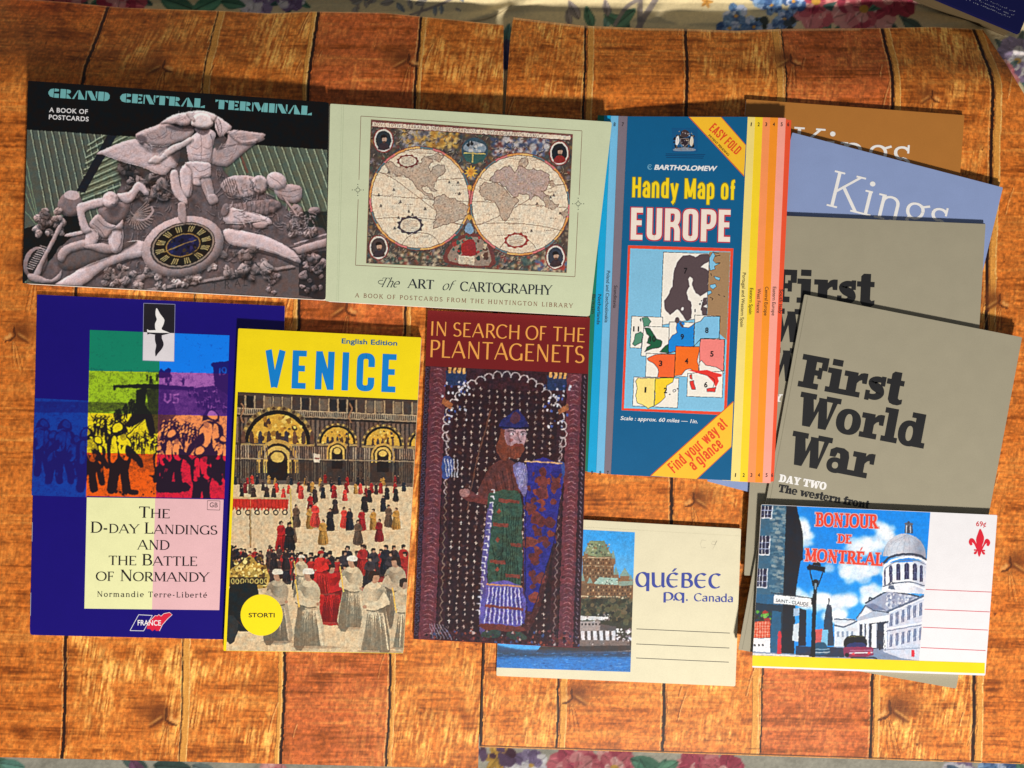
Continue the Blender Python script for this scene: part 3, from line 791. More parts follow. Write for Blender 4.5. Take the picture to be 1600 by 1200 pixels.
CREAM = (228, 208, 160)
def cloth_paint():
    PINK = [(196, 92, 100), (214, 130, 128), (170, 58, 78), (226, 160, 150)]
    MAUVE = [(150, 130, 160), (206, 196, 200), (120, 96, 130), (225, 215, 210)]
    BLUE = [(92, 128, 172), (140, 170, 205), (60, 92, 140), (190, 200, 225)]
    GREY = (142, 130, 124); GREEN = (74, 118, 92)
    A = Paint(-30, -70, 1650, 140, CREAM, 2)
    for cx, cy, r, c, sd in ((95, -22, 48, PINK, 1), (190, -14, 40, PINK, 2), (400, -12, 38, MAUVE, 3), (455, -4, 26, MAUVE, 4), (30, -30, 40, PINK, 12),
                             (1275, 2, 46, PINK, 5), (1350, 14, 48, PINK, 6), (1400, -10, 38, PINK, 16), (1590, 95, 36, MAUVE, 7), (1560, 120, 30, PINK, 8)):
        for k in range(5): leaf(A, cx, cy, r * 1.35, sd * 40 + k * 76, GREEN if k % 2 else (60, 92, 84), .22)
        flower(A, cx, cy, r, c, 8, sd)
    for i, (x, y) in enumerate(((1150, 25), (1178, 42), (1205, 8), (1190, -6), (1226, 30), (1140, 44), (1240, 2), (1215, 46))):
        flower(A, x, y, 19, BLUE, 5, 30 + i, (224, 160, 60))
    A.blobs(10, 1180, 30, 1240, 52, 3, 8, [(40, 60, 70), (30, 44, 40)], 3)
    for x, y, L, a, c in ((250, -4, 60, 20, GREEN), (300, 18, 60, -25, (84, 140, 108)), (345, 2, 40, 10, GREEN), (925, 44, 36, -105, GREEN), (945, 44, 30, -70, (110, 150, 136)),
                          (985, 42, 46, 205, GREEN), (960, 42, 44, -40, GREEN), (890, 40, 26, -98, GREY), (905, 30, 34, -120, GREY), (950, 26, 28, -100, GREY), (790, 70, 34, -80, (70, 120, 118)),
                          (790, 110, 50, -88, (58, 60, 110)), (1410, 30, 40, 30, (70, 96, 84)), (1310, 40, 26, 100, GREEN)):
        leaf(A, x, y, L, a, c)
    for P_, w in (([(990, 60), (1005, 30), (1030, -10), (1045, -40)], 9), ([(1000, 60), (1000, 20), (1002, -30)], 8), ([(960, 40), (980, 10), (1010, -6)], 6),
                  ([(640, 40), (660, 12), (655, -20)], 4), ([(560, 14), (556, -10), (566, -30)], 4), ([(560, 8), (545, -4)], 5), ([(575, 6), (590, -10)], 5), ([(640, 24), (690, 6), (720, -10)], 4)):
        A.line(P_, w, GREY, .95, 5)
    for k in range(16):
        rd = random.Random(k); leaf(A, rd.uniform(530, 720), rd.uniform(-14, 14), rd.uniform(10, 24), rd.uniform(0, 360), (150, 142, 132) if k % 3 else (122, 130, 136), .3)
    for k in range(5): leaf(A, 1104, 3, 11, k * 70, (206, 140, 60), .3)
    A.line([(800, 8), (760, 30), (700, 36)], 2, (120, 100, 70), .5, 5)
    A.noise(.08, 2, 5)
    B = Paint(-30, 1130, 1650, 1290, (176, 168, 148), 2)  # base lower than CREAM: shade on the near cloth put into the colour
    for cx, cy, r, c, sd in ((790, 1204, 30, MAUVE, 40), (830, 1196, 26, MAUVE, 41), (900, 1206, 44, PINK, 42), (960, 1200, 40, PINK, 43), (1090, 1206, 42, PINK, 44), (1130, 1210, 34, PINK, 45),
                             (430, 1222, 34, PINK, 46), (1500, 1212, 30, MAUVE, 47), (1560, 1206, 34, BLUE, 48)):
        flower(B, cx, cy, r, c, 8, sd)
    for x, y, L, a, c in ((-6, 1184, 44, 40, GREEN), (0, 1192, 40, 10, (90, 140, 120)), (190, 1184, 44, 20, (58, 80, 72)), (240, 1196, 60, 5, (46, 72, 64)), (205, 1186, 50, 60, (110, 60, 90)), (300, 1196, 46, 20, (110, 124, 120)),
                          (985, 1186, 60, 20, GREEN), (1000, 1186, 60, 60, (60, 110, 84)), (1040, 1186, 50, 100, GREEN), (1060, 1190, 40, 150, (84, 130, 100)), (1480, 1196, 40, 40, (70, 96, 120)), (1590, 1190, 30, 60, GREEN)):
        leaf(B, x, y, L, a, c)
    for k in range(6): leaf(B, 776, 1186, 26, k * 60 + 10, (190, 140, 50), .3)
    B.blobs(8, 744, 1170, 800, 1200, 5, 12, [(70, 30, 50), (90, 60, 90)], 9)
    B.a *= np.array([.72, .74, .76]); B.noise(.14, 3, 6)  # print muted and darkened to paint in the shade along the near edge
    return A, B

def build_cloth():
    A, B = cloth_paint()
    ys = np.concatenate([np.linspace(-420, -60, 30), np.arange(-57, 135, 1.6), np.linspace(137, 1140, 90), np.arange(1142, 1262, 1.8), np.linspace(1264, 1600, 30)])
    xs = np.concatenate([np.linspace(-420, -25, 26), np.arange(-22, 1632, 2.2), np.linspace(1636, 2020, 26)])
    gx, gy = np.meshgrid(xs, ys); ny, nx = gx.shape
    a = np.interp(gx, [0, 250, 500, 800, 1100, 1350, 1450, 1700], [36, 31, 22, 20, 23, 31, 33, 33])
    t = np.clip((YH - gy) / 132, 0, 2.2)
    z = -2.2 - a * (np.minimum(hinge(t), hinge(np.array(1.0))) - 1.0 * np.clip(t - 1.1, 0, .45) * (1 - np.clip((gx - 1260) / 110, 0, 1)))
    z -= 5 * np.clip((gy - 1140) / 30, 0, 1)
    w = np.clip((150 - gy) / 80, 0, 1) + np.clip((gy - 1150) / 30, 0, 1)
    gi = np.clip(gx + 420, 0, 2430).astype(int); gj = np.clip(gy + 420, 0, 2010).astype(int)
    wr = (fbm(2020, 2440, 90, 77, 3) - .5)[gj, gi]
    ridge = np.exp(-((gy - 22 + 0.30 * (gx - 760)) / 8) ** 2) * np.exp(-((gx - 770) / 60) ** 2)
    ridge += np.exp(-((gx - 1010 + .5 * gy) / 9) ** 2) * .5 + np.exp(-((gx - 1035 + .3 * gy) / 10) ** 2) * .5
    z += w * (wr * 5.0 + ridge * 3.0) - np.abs(wr) * 1.0 * (1 - np.clip(w, 0, 1))
    z -= 12 * np.clip((gx - 1545) / 40, 0, 1) * np.clip((260 - gy) / 120, 0, 1) * np.clip((gy - 56) / 30, 0, 1)
    lid = np.where(gx < 790, -drop_left(gx), -drop_right(gx)) * hinge(np.clip((YH - gy) / (YH - np.interp(gx, [0, 787, 803, 1100, 1535, 1650], [0, 36, 28, 46, 46, 60])), 0, 1.05)) - 3.0
    z = np.where((gy > 5) & (gy < 1150), np.minimum(z, lid - 1.5), z)      # the cover stays under the paper
    z = z * 1e-3
    V = np.stack([(gx - 800) * S * (D - z) / D, (600 - gy) * S * (D - z) / D, z], -1).reshape(-1, 3)
    P = np.stack([gx.ravel(), gy.ravel()], 1)
    col = np.tile(np.array(CREAM, float), (len(P), 1))
    m = (P[:, 1] < 140) & (P[:, 1] > -66) & (P[:, 0] > -28) & (P[:, 0] < 1648); col[m] = A.sample(P[m])
    col[P[:, 1] > 1130] = np.array((176, 168, 148)) * np.array([.72, .74, .76]); m = (P[:, 1] > 1130) & (P[:, 1] < 1286) & (P[:, 0] > -28) & (P[:, 0] < 1648); col[m] = B.sample(P[m])  # same painted-in shade on the plain cloth around the near strip
    n = N('flowered_cotton'); at_ = n.node('ShaderNodeAttribute', attribute_name='print')
    pos = n.geo()
    f = n.math('ADD', n.math('MULTIPLY', n.math('SUBTRACT', n.noise(pos, 1600, 2), .5), .22), 1.0)
    v = n.node('ShaderNodeVectorMath', operation='SCALE'); n.link(at_.outputs['Color'], v.inputs[0]); n.link(f, v.inputs['Scale'])
    n.link(v.outputs[0], n.b.inputs['Base Color']); n.b.inputs['Roughness'].default_value = .75
    n.b.inputs['Sheen Weight'].default_value = .15; n.b.inputs['Specular IOR Level'].default_value = .25
    wv = n.math('ADD', n.noise(pos, 60, 3), n.math('MULTIPLY', n.noise(pos, 2200, 1), .05))
    n.bump(wv, .8, .0015)
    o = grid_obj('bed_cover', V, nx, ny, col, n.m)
    tag(o, kind='structure')
    for p in ('label',): o['label'] = 'cream cotton bed cover printed with pink, blue and green flowers under the wood sheets'
build_cloth()

# wood-print paper ------------------------------------------------
def wood_canvas(x0, x1, y0, y1, planks, seams, seed, knots, base_strip=None):
    """planks: (u_right, type), seams: (u0, lean, dark width, beige offset/width); coordinates in flat photo pixels"""
    h, w = int(y1 - y0), int(x1 - x0)
    yy, xx = np.mgrid[0:h, 0:w].astype(float); yy += y0; xx += x0
    wob = (vnoise(h, w, 60, 400, seed + 90) - .5) * 2.6 + (vnoise(h, w, 16, 400, seed + 91) - .5) * 1.0
    lo = np.array((126, 60, 12.)); mid = np.array((198, 108, 38.)); hi = np.array((232, 168, 84.)); red = np.array((186, 94, 44.))
    st = vnoise(h, w, 1.6, 46, seed + 1) * .5 + vnoise(h, w, 3.2, 110, seed + 2) * .3 + vnoise(h, w, 9, 200, seed + 3) * .35 + vnoise(h, w, 26, 160, seed + 9) * .35
    sh = np.empty_like(st)
    fib = vnoise(h, w, 26, 1.9, seed + 4) * .6 + vnoise(h, w, 12, 3.0, seed + 5) * .4
    k = (np.arange(h) * .16).astype(int)
    for r in range(h): fib[r] = np.roll(fib[r], -k[r] % w)
    pat = fbm(h, w, 70, seed + 6, 4); pat2 = fbm(h, w, 26, seed + 7, 3); speck = fbm(h, w, 4, seed + 8, 2)
    a = np.zeros((h, w, 3))
    def U(u0, lean): return u0 - lean * (yy - 600) + wob
    prev = np.full((h, w), -1e9)
    for i, (u, lean, typ) in enumerate(planks):
        R_ = U(u, lean) if u is not None else np.full((h, w), 1e9)
        m = (xx >= prev) & (xx < R_); prev = R_
        # distance across the plank, for fibre-rich edges
        g = np.clip((pat - .44) * 2.6 + (pat2 - .5) * 2.2, 0, 1)
        if typ == 'o': g = g * .22; b0 = mid
        elif typ == 'r': g = g * .28; b0 = red
        else: g = np.clip(g * .8 + .12, 0, 1); b0 = mid
        t = np.clip(st - .38, -.5, .8)
        c = b0 + (lo - b0) * np.clip(-(st + (pat2 - .5) * .7 - .70) * 2.2, 0, 1)[..., None] + (hi - b0) * np.clip((st - .82) * 1.2, 0, .6)[..., None]
        gf = g * np.clip(.35 + (fib - .42) * 3.2, 0, 1.1)
        c = c + (hi - c) * np.clip(gf, 0, 1)[..., None]
        c = c * (1 + .5 * (speck - .5) + .15 * (fib - .5) * (g * 2 + .3))[..., None]
        a[m] = c[m]
    P = Paint(x0, y0, x1, y1, (0, 0, 0), 1); P.a = a[:P.h, :P.w].copy()
    yv = np.arange(y0 - 5, y1 + 5, 6.0)
    def curve(u0, lean, off=0, jit=0, sd=0):
        rr = np.random.RandomState(sd)
        iy = np.clip(yv - y0, 0, h - 1).astype(int)
        return np.stack([u0 - lean * (yv - 600) + wob[iy, 0] + off + rr.randn(len(yv)) * jit, yv], 1)
    for i, (u0, lean, wd, bo, bw) in enumerate(seams):
        if bw:
            c = curve(u0, lean, bo, .25, i)
            P.line(c, bw, (212, 150, 68), .85); P.line(curve(u0, lean, bo + bw * .4, .5, i + 50), 1.2, (236, 188, 116), .8)
            P.line(curve(u0, lean, bo - bw * .5, .4, i + 70), 1.0, (110, 60, 20), .6)
        P.line(curve(u0, lean, 0, .35, i + 20), wd, (34, 12, 6), .93)
        P.line(curve(u0, lean, -wd * .8, .4, i + 30), 1.3, (240, 190, 120), .55)
        P.line(curve(u0, lean, wd * .9 , .4, i + 40), 1.1, (100, 50, 16), .5)
    for j, (kx, ky, sc, fl) in enumerate(knots):
        q = lambda *L: [(kx + fl * x * sc, ky + y * sc) for x, y in L]
        P.fill(q((-40, -14), (-16, -26), (10, -12), (8, 10), (-10, 16), (-34, 6)), (128, 66, 24), .5, 4, 7)
        P.fill(q((-20, -8), (-2, -14), (4, 0), (-4, 8), (-18, 6)), (92, 44, 14), .55, 4, 4)
        P.fill(q((0, -9), (3, -12), (4, -2), (2, 5), (8, 9), (16, 12), (17, 15), (6, 13), (-1, 6)), (74, 34, 12), .75, 0)
        P.fill(q((-24, 17), (-14, 9), (-3, 2), (-1, 5), (-9, 11), (-18, 17)), (84, 38, 12), .7, 0, 1)
        P.fill(q((-26, 15), (-12, 5), (-3, -1), (-5, 3), (-14, 9)), (228, 168, 92), .75, 0, 1)
        P.fill(q((5, 4), (9, -1), (12, 6), (16, 4), (18, 11), (9, 9)), (226, 166, 96), .8, 0, 1)
        for t in range(5): P.line(q((-12 + t * 4, 62 - t * 2), (-7 + t * 3, 40), (-3 + t * 2, 24), (1 + t, 14)), 1.1 * sc, ((96, 46, 14), (224, 162, 88))[t % 2], .5, 4)
    rd = random.Random(seed)
    for i, (u0, lean, wd, bo, bw) in enumerate(seams):        # torn fibres beside the plank edges
        for _ in range(9):
            y = rd.uniform(y0, y1); x = u0 - lean * (y - 600) + rd.choice((-1, 1)) * rd.uniform(6, 26); L = rd.uniform(12, 50)
            P.line([(x, y), (x + L * .12, y - L * .5), (x + L * .3, y - L)], rd.uniform(.8, 1.8), (104, 50, 16), rd.uniform(.4, .8), 3)
            P.line([(x + 2, y), (x + 2 + L * .12, y - L * .5), (x + 2 + L * .3, y - L)], rd.uniform(.8, 1.6), (236, 182, 110), rd.uniform(.3, .7), 3)
    for _ in range(26):
        x, y = rd.uniform(x0, x1), rd.uniform(y0, y1); P.ell(x, y, rd.uniform(.8, 2.4), rd.uniform(1, 3.4), (80, 34, 12), rd.uniform(0, 180), .7)
    for _ in range(30):
        x, y = rd.uniform(x0, x1), rd.uniform(y0, y1); L = rd.uniform(14, 60)
        P.line([(x, y), (x + L * .5, y + rd.uniform(-2, 2)), (x + L, y + rd.uniform(-3, 3))], rd.uniform(.7, 1.4), (96, 46, 14), rd.uniform(.3, .6), 3)
    if base_strip:
        (ax, ay), (bx, by) = base_strip
        P.fill([(ax, ay), (bx, by), (bx, by + 40), (ax, ay + 40)], (214, 150, 74), .8)
        P.noise(.1, 2, seed + 33)
        P.line([(ax, ay), (bx, by)], 2.0, (60, 22, 10), .9)
    return P

def wood_mat(name):
    n = N(name); at_ = n.node('ShaderNodeAttribute', attribute_name='print'); pos = n.geo()
    st = n.noise(n_vec(n, pos, (160, 2600, 300)), 1, 3, .6)
    fb = n.noise(n_vec(n, pos, (2000, 420, 300)), 1, 2, .6)
    sp = n.noise(pos, 1300, 2, .7)
    f = n.math('ADD', n.math('MULTIPLY', n.math('SUBTRACT', st, .5), .72), n.math('MULTIPLY', n.math('SUBTRACT', fb, .5), .62))
    f = n.math('ADD', f, n.math('MULTIPLY', n.math('SUBTRACT', sp, .5), .72))
    f = n.math('ADD', f, 1.0)
    v = n.node('ShaderNodeVectorMath', operation='SCALE'); n.link(at_.outputs['Color'], v.inputs[0]); n.link(f, v.inputs['Scale'])
    n.link(v.outputs[0], n.b.inputs['Base Color']); n.b.inputs['Roughness'].default_value = .52
    n.b.inputs['Specular IOR Level'].default_value = .3
    n.bump(n.math('ADD', n.noise(pos, 10, 2), n.math('MULTIPLY', n.noise(pos, 45, 2), .08)), 1.0, .0015)
    return n.m

def build_sheet(name, label, left, right, top, bottom, drop, canvas, nx, ny, lift=0.0):
    """edges as pixel curves; the far end of the sheet droops over the edge of the pile it lies on"""
    a = np.linspace(0, 1, nx)[None, :]; b = np.linspace(0, 1, ny)[:, None]
    y = np.full((ny, nx), 0.0) + b * 1190; x = np.full((ny, nx), 0.0)
    for _ in range(4):
        l = np.interp(y, *zip(*left)); r = np.interp(y, *zip(*right)); x = l + (r - l) * a
        tp = np.interp(x, *zip(*top)); bt = np.interp(x, *zip(*bottom)); y = tp + (bt - tp) * b
    tp = np.interp(x, *zip(*top))
    z = sheet_z(x, y, drop, tp) + lift * 1e-3
    gi = np.clip(x + 50, 0, 1750).astype(int); gj = np.clip(y + 50, 0, 1300).astype(int)
    wv = (fbm(1310, 1760, 120, 51, 2) - .5)[gj, gi]
    edge = np.clip((150 - y) / 150, 0, 1)
    z = z + wv * edge * 5e-3
    Xw = (x - 800) * S * (D - z) / D; Yw = (600 - y) * S * (D - z) / D
    V = np.stack([Xw, Yw, z], -1)
    seg = np.sqrt(((V[1:] - V[:-1])[..., 1:] ** 2).sum(-1)) / S
    fl = 1190 - (np.vstack([np.zeros((1, nx)), np.cumsum(seg[::-1], 0)])[::-1] + (1190 - y[-1])[None, :])
    P = np.stack([(Xw / S + 800).ravel(), fl.ravel()], 1)
    col = canvas.sample(P, .5)
    rim = np.minimum.reduce([np.minimum(b * (ny - 1) * (y[-1] - y[0])[None] / ny, 1e9), np.full((ny, nx), 1e9)])
    m = (rim < 2.2).ravel(); col[m] = col[m] * .5 + np.array((226, 196, 150)) * .5
    o = grid_obj(name, V.reshape(-1, 3), nx, ny, col, wood_mat(name + '_print'))
    tag(o, label, 'paper sheet', 'wood print paper sheets')
    return o

KN = [(250, 96, 1.0, 1), (258, 1118, 1.15, 1), (52, 420, 1.1, 1), (636, 88, 1.0, 1), (540, 480, 1.0, 1), (24, 520, 1.0, -1)]
cl = wood_canvas(-70, 870, -70, 1280,
    [(115, .029, 'o'), (300, .034, 'g'), (463, .041, 'g'), (629, .043, 'r'), (None, 0, 'g')],
    [(115, .029, 5.2, 0, 0), (300, .034, 1.6, 7, 11), (463, .041, 5.0, -6, 7), (629, .043, 4.0, 5, 7)], 11, KN)
build_sheet('wood_print_sheet', 'wood print paper sheet with its far end curled down, lying under the clock postcard book',
    [(-10, -60), (1250, -60)], [(20, 787), (160, 786), (470, 771), (1160, 748), (1250, 746)],
    [(-60, -8), (0, -3), (100, 3), (190, 12), (250, 14), (350, 17), (420, 21), (490, 18), (600, 20), (700, 30), (787, 39)],
    [(-60, 1181), (0, 1183), (740, 1201), (800, 1202)], drop_left, cl, 640, 520)
KN2 = [(1240, 84, 1.0, 1), (895, 1086, 1.0, -1), (1392, 1108, 1.25, -1), (1085, 780, .9, -1), (1455, 150, .8, 1), (1560, 470, .9, 1), (1580, 880, 1, -1)]
cr = wood_canvas(720, 1700, -70, 1280,
    [(893, .042, 'g'), (1056, .037, 'o'), (1210, .040, 'g'), (1379, .034, 'r'), (1537, .031, 'g'), (None, 0, 'o')],
    [(769.5, .0365, 8, 0, 0), (893, .042, 3.6, 9, 10), (1056, .037, 5.2, 0, 0), (1210, .040, 2.4, -9, 11), (1379, .034, 4.6, 8, 10), (1537, .031, 5.2, 9, 12)], 23, KN2,
    ((700, 1163), (1700, 1196)))
build_sheet('wood_print_sheet', 'wood print paper sheet with a plain edge strip, lying under the folded Europe map',
    [(20, 803), (60, 797), (180, 789), (470, 773), (1165, 749), (1250, 747)], [(40, 1531), (60, 1545), (100, 1572), (150, 1602), (260, 1640), (1250, 1650)],
    [(797, 30), (803, 27), (850, 33), (912, 40), (1000, 44), (1070, 45), (1150, 48), (1225, 45), (1372, 44), (1460, 42), (1535, 46), (1650, 60)],
    [(740, 1167), (1600, 1194), (1660, 1196)], drop_right, cr, 650, 520, .35)
# ---------------------------------------------------------------- printed pictures
ST1 = (212, 188, 192); ST2 = (176, 154, 156); ST3 = (128, 110, 112); STD = (54, 46, 48)

def art_clock_sculpture():
    P = Paint(25, 110, 525, 480, (9, 8, 10))
    B_ = P.fill
    P.view(20, 110, 3.137)
    B_([(60, 288), (1540, 388), (1540, 1130), (40, 1050)], (84, 90, 82))
    for i in range(13):          # ribbed metal roof, left bay
        x = 85 + i * 34
        P.line([(x, 280), (x + 92 + i * 2, 760)], 4, (176, 190, 166), .85); P.line([(x + 7, 280), (x + 99 + i * 2, 760)], 7, (52, 58, 52), .6)
    for i in range(8):
        P.line([(60, 420 + i * 90), (60 + 70 - i * 4, 760)], 4, (140, 166, 132), .7)
    B_([(40, 780), (330, 690), (330, 800), (40, 1050)], (20, 20, 20))
    B_([(500, 310), (640, 330), (560, 520), (330, 650)], (108, 116, 98))
    for i in range(10):
        P.line([(330 + i * 4, 635 - i * 30), (560, 548 - i * 33)], 5, (182, 196, 168), .85); P.line([(330 + i * 4, 646 - i * 30), (560, 559 - i * 33)], 8, (52, 60, 46), .8)
    B_([(466, 312), (510, 316), (352, 600), (310, 590)], (26, 28, 36))
    B_([(1040, 350), (1540, 390), (1540, 820), (1040, 560)], (90, 98, 84))
    for i in range(17):
        x = 1040 + i * 38
        P.line([(x, 340), (x + 150, 760)], 4, (182, 196, 168), .85); P.line([(x + 8, 340), (x + 158, 760)], 6, (56, 62, 54), .5)
    P.line([(1110, 400), (1150, 500)], 12, (120, 70, 60), .7)
    B_([(1400, 690), (1540, 690), (1540, 830), (1400, 790)], (30, 32, 30), .85)
    P.fill([(0, 0), (1600, 0), (1600, 392), (1535, 388), (70, 289), (0, 285)], (9, 8, 10))
    # great stone mass
    P.relief([(150, 1060), (240, 860), (420, 720), (530, 560), (520, 470), (700, 500), (780, 470), (1000, 460), (1060, 520), (1300, 640), (1420, 760), (1540, 800), (1540, 1140), (600, 1100)], (98, 84, 86), 30, .3, 4, .5)
    B_([(520, 460), (760, 500), (760, 640), (640, 600), (540, 560)], (58, 50, 50), .7, 4, 20)
    P.blobs(26, 520, 450, 760, 620, 18, 46, [(96, 84, 84), (70, 62, 60), (128, 112, 112)], 4, relief=True)
    P.carve(230, [(300, 1000), (420, 740), (530, 560), (700, 500), (1000, 470), (1300, 640), (1420, 760), (1500, 1000), (600, 1050)], 60, ((52, 44, 46), (150, 132, 134)), 5, 7)
    P.carve(60, [(1000, 520), (1300, 560), (1420, 760), (1100, 760)], 70, ((56, 47, 49), (176, 156, 158)), 6, 8, .5)
    # lower masonry and panels
    B_([(560, 1080), (1400, 930), (1540, 960), (1540, 1140), (560, 1110)], (98, 84, 84))
    P.line([(600, 1085), (1385, 955)], 12, (170, 150, 150), .9); P.line([(600, 1098), (1385, 970)], 8, (44, 38, 38), .9)
    B_([(1400, 900), (1540, 880), (1540, 1130), (1400, 1100)], (48, 42, 44))
    P.blobs(26, 1420, 900, 1520, 1090, 12, 28, [(120, 104, 106), (88, 76, 78), (144, 126, 128)], 8, relief=True)
    P.blobs(8, 1250, 1000, 1300, 1095, 14, 24, [(120, 104, 106), (140, 122, 124)], 9, relief=True)
    for x, ch in ((975, 'T'), (1035, 'R'), (1085, 'A'), (1128, 'L')):
        for Q, fl in G[ch][1]:
            P.line([(x + q[0] * 34, 1078 - (x - 975) * .16 - q[1] * 36) for q in Q], 4, (60, 52, 52), .9)
    # cornices
    P.relief([(190, 1060), (330, 970), (430, 900), (560, 840), (640, 838), (655, 905), (560, 925), (440, 975), (340, 1055), (250, 1060)], ST1, 14, .5, 3)
    P.line([(345, 1055), (450, 985), (560, 935), (655, 912)], 10, STD, .8, 4)
    P.relief([(1030, 790), (1060, 850), (1170, 870), (1290, 900), (1410, 945), (1370, 880), (1260, 820), (1150, 790), (1060, 775)], ST1, 12, .5, 3)
    P.line([(1060, 868), (1170, 884), (1290, 915), (1400, 962)], 10, STD, .8, 4)
    P.relief([(1370, 870), (1540, 820), (1540, 860), (1400, 900)], ST2, 8, .5, 0)
    P.line([(1380, 850), (1540, 800)], 7, ST1, .8)
    # garland and scroll carving round the dial
    P.blobs(60, 640, 930, 1010, 1075, 12, 26, [(176, 156, 156), (150, 132, 132), (196, 176, 176)], 10, poly=[(630, 930), (700, 1000), (840, 1010), (960, 950), (1010, 900), (1010, 970), (900, 1050), (760, 1080), (660, 1070), (620, 990)], relief=True)
    P.blobs(22, 450, 960, 640, 1060, 16, 34, [(140, 122, 122), (112, 98, 98), (164, 146, 146)], 11, relief=True)
    P.blobs(24, 1010, 880, 1260, 1010, 16, 38, [(156, 138, 138), (124, 108, 108), (100, 88, 88)], 12, relief=True)
    # dial
    P.relief(ellpts(832, 862, 205, 146, -15), ST2, 22, .6, 0)
    P.ell(832, 858, 163, 112, (70, 60, 60), -15); P.ell(834, 856, 156, 105, (150, 132, 120), -15); P.ell(834, 856, 148, 98, (30, 22, 18), -15)
    for i in range(12):
        for k in (-.09, 0, .09):
            a = 2 * pi * i / 12 + k
            f = lambda q: (834 + q * (148 * cos(a) * cos(R(-15)) - 98 * sin(a) * sin(R(-15))), 856 + q * (148 * cos(a) * sin(R(-15)) + 98 * sin(a) * cos(R(-15))))
            P.line([f(.66), f(.93)], 5, (196, 176, 120), .85)
    P.ell(834, 856, 88, 56, (150, 120, 70), -15); P.ell(834, 856, 82, 51, (28, 28, 64), -15)
    P.blobs(30, 770, 820, 900, 900, 5, 12, [(20, 18, 36), (44, 44, 96), (60, 50, 40)], 13)
    P.line([(740, 890), (835, 850)], 5, (170, 140, 80), .9); P.line([(900, 830), (835, 850)], 4, (150, 120, 70), .9)
    # seated workman, left
    P.view(30, 220, 4.8)
    P.relief([(285, 500), (320, 410), (395, 380), (450, 415), (480, 480), (430, 560), (340, 560)], ST3, 20, .6); P.ell(394, 406, 58, 36, ST1, 5)
    P.blobs(26, 110, 520, 330, 720, 22, 46, [(168, 148, 148), (128, 112, 112), (96, 84, 84)], 14, relief=True)
    P.relief(ellpts(120, 910, 88, 120, 20), ST3, 20, .6, 0); P.ell(120, 900, 50, 100, (40, 36, 36), 25)
    for i in range(12): P.line([(55 + i * 9, 950 - i * 15), (105 + i * 9, 965 - i * 15)], 6, (196, 178, 178), .9)
    P.relief([(110, 990), (230, 760), (290, 640), (330, 610), (300, 690), (190, 900), (150, 1010)], ST2, 10, .5)
    P.relief([(60, 1000), (130, 1000), (230, 1040), (300, 990), (320, 960), (300, 1040), (220, 1066), (90, 1050)], ST2, 14, .5)
    for i in range(22):
        a = R(-60 + i * 13); P.line([(850, 560), (900 + 110 * cos(a), 560 + 110 * sin(a) * 1.05)], 14, (60, 52, 52), .6, 0); P.line([(855, 556), (900 + 106 * cos(a), 554 + 106 * sin(a) * 1.05)], 7, (160, 140, 138), .9)
    P.line([(880, 590), (950, 585), (1000, 530), (990, 490)], 16, ST2, 1, 5)
    P.relief([(300, 790), (520, 780), (800, 760), (880, 760), (640, 880), (420, 960), (300, 940)], (104, 90, 90), 30, .3)
    P.relief([(345, 700), (480, 672), (530, 675), (480, 695), (360, 720)], ST1, 6, .4, 3)
    P.relief([(590, 520), (660, 470), (760, 460), (830, 460), (800, 580), (730, 630), (640, 610)], (128, 110, 112), 24, .6)
    P.relief([(350, 780), (500, 740), (540, 790), (400, 830), (350, 870), (330, 910), (290, 890), (290, 840)], ST2, 16, .6)
    P.relief([(500, 690), (540, 655), (595, 665), (600, 720), (555, 795), (495, 790)], ST1, 18, .6)
    P.relief([(480, 790), (620, 765), (690, 790), (745, 835), (640, 842), (560, 820)], ST2, 16, .6)
    P.relief([(690, 660), (770, 640), (778, 760), (755, 830), (695, 835), (668, 740)], ST1, 20, .6)
    P.relief([(525, 625), (590, 550), (660, 610), (730, 630), (775, 590), (770, 665), (705, 670), (650, 735), (585, 690)], ST2, 14, .7)
    P.relief([(430, 490), (480, 460), (620, 425), (645, 480), (505, 522), (492, 560), (520, 640), (545, 672), (485, 692), (450, 620)], ST1, 14, .6)
    P.relief([(730, 400), (820, 380), (880, 310), (930, 325), (975, 400), (940, 405), (900, 375), (850, 450), (790, 465)], ST1, 14, .6)
    P.relief(ellpts(682, 440, 60, 62, 0), ST1, 16, .6, 0, .6); B_([(660, 490), (760, 470), (740, 560), (680, 570)], (66, 56, 58), .6, 4, 10)
    # reclining woman, right
    P.view(260, 260, 5.454)
    P.blobs(14, 1040, 380, 1260, 580, 30, 60, [(140, 122, 124), (112, 98, 98), (164, 146, 146)], 15, relief=True)
    P.relief([(520, 330), (700, 300), (900, 280), (980, 330), (900, 400), (700, 420), (540, 390)], ST3, 20, .6, 4, .7)
    for i in range(9): P.line([(560 + i * 40, 300), (590 + i * 34, 400)], 6, (70, 60, 60), .6, 0)
    P.relief([(460, 160), (540, 85), (720, 80), (800, 130), (830, 220), (660, 275), (540, 250)], ST2, 24, .6, 4, .5)
    for i in range(6): P.line([(470 + i * 22, 90 + i * 4), (520 + i * 20, 240)], 9, (74, 64, 64), .6, 4)
    P.relief([(480, 440), (500, 350), (540, 345), (660, 375), (800, 410), (885, 450), (890, 495), (760, 470), (620, 490), (520, 480)], ST1, 14, .5, 4)
    P.relief(ellpts(500, 370, 34, 60, 15), ST3, 10, .6, 0)
    P.relief([(920, 190), (1040, 150), (1150, 180), (1140, 290), (1060, 310), (960, 270)], ST2, 18, .6)
    P.relief(ellpts(935, 120, 88, 72, 25), ST1, 24, .5, 0); P.line([(870, 80), (950, 130), (1010, 195)], 6, (90, 78, 78), .6, 5)
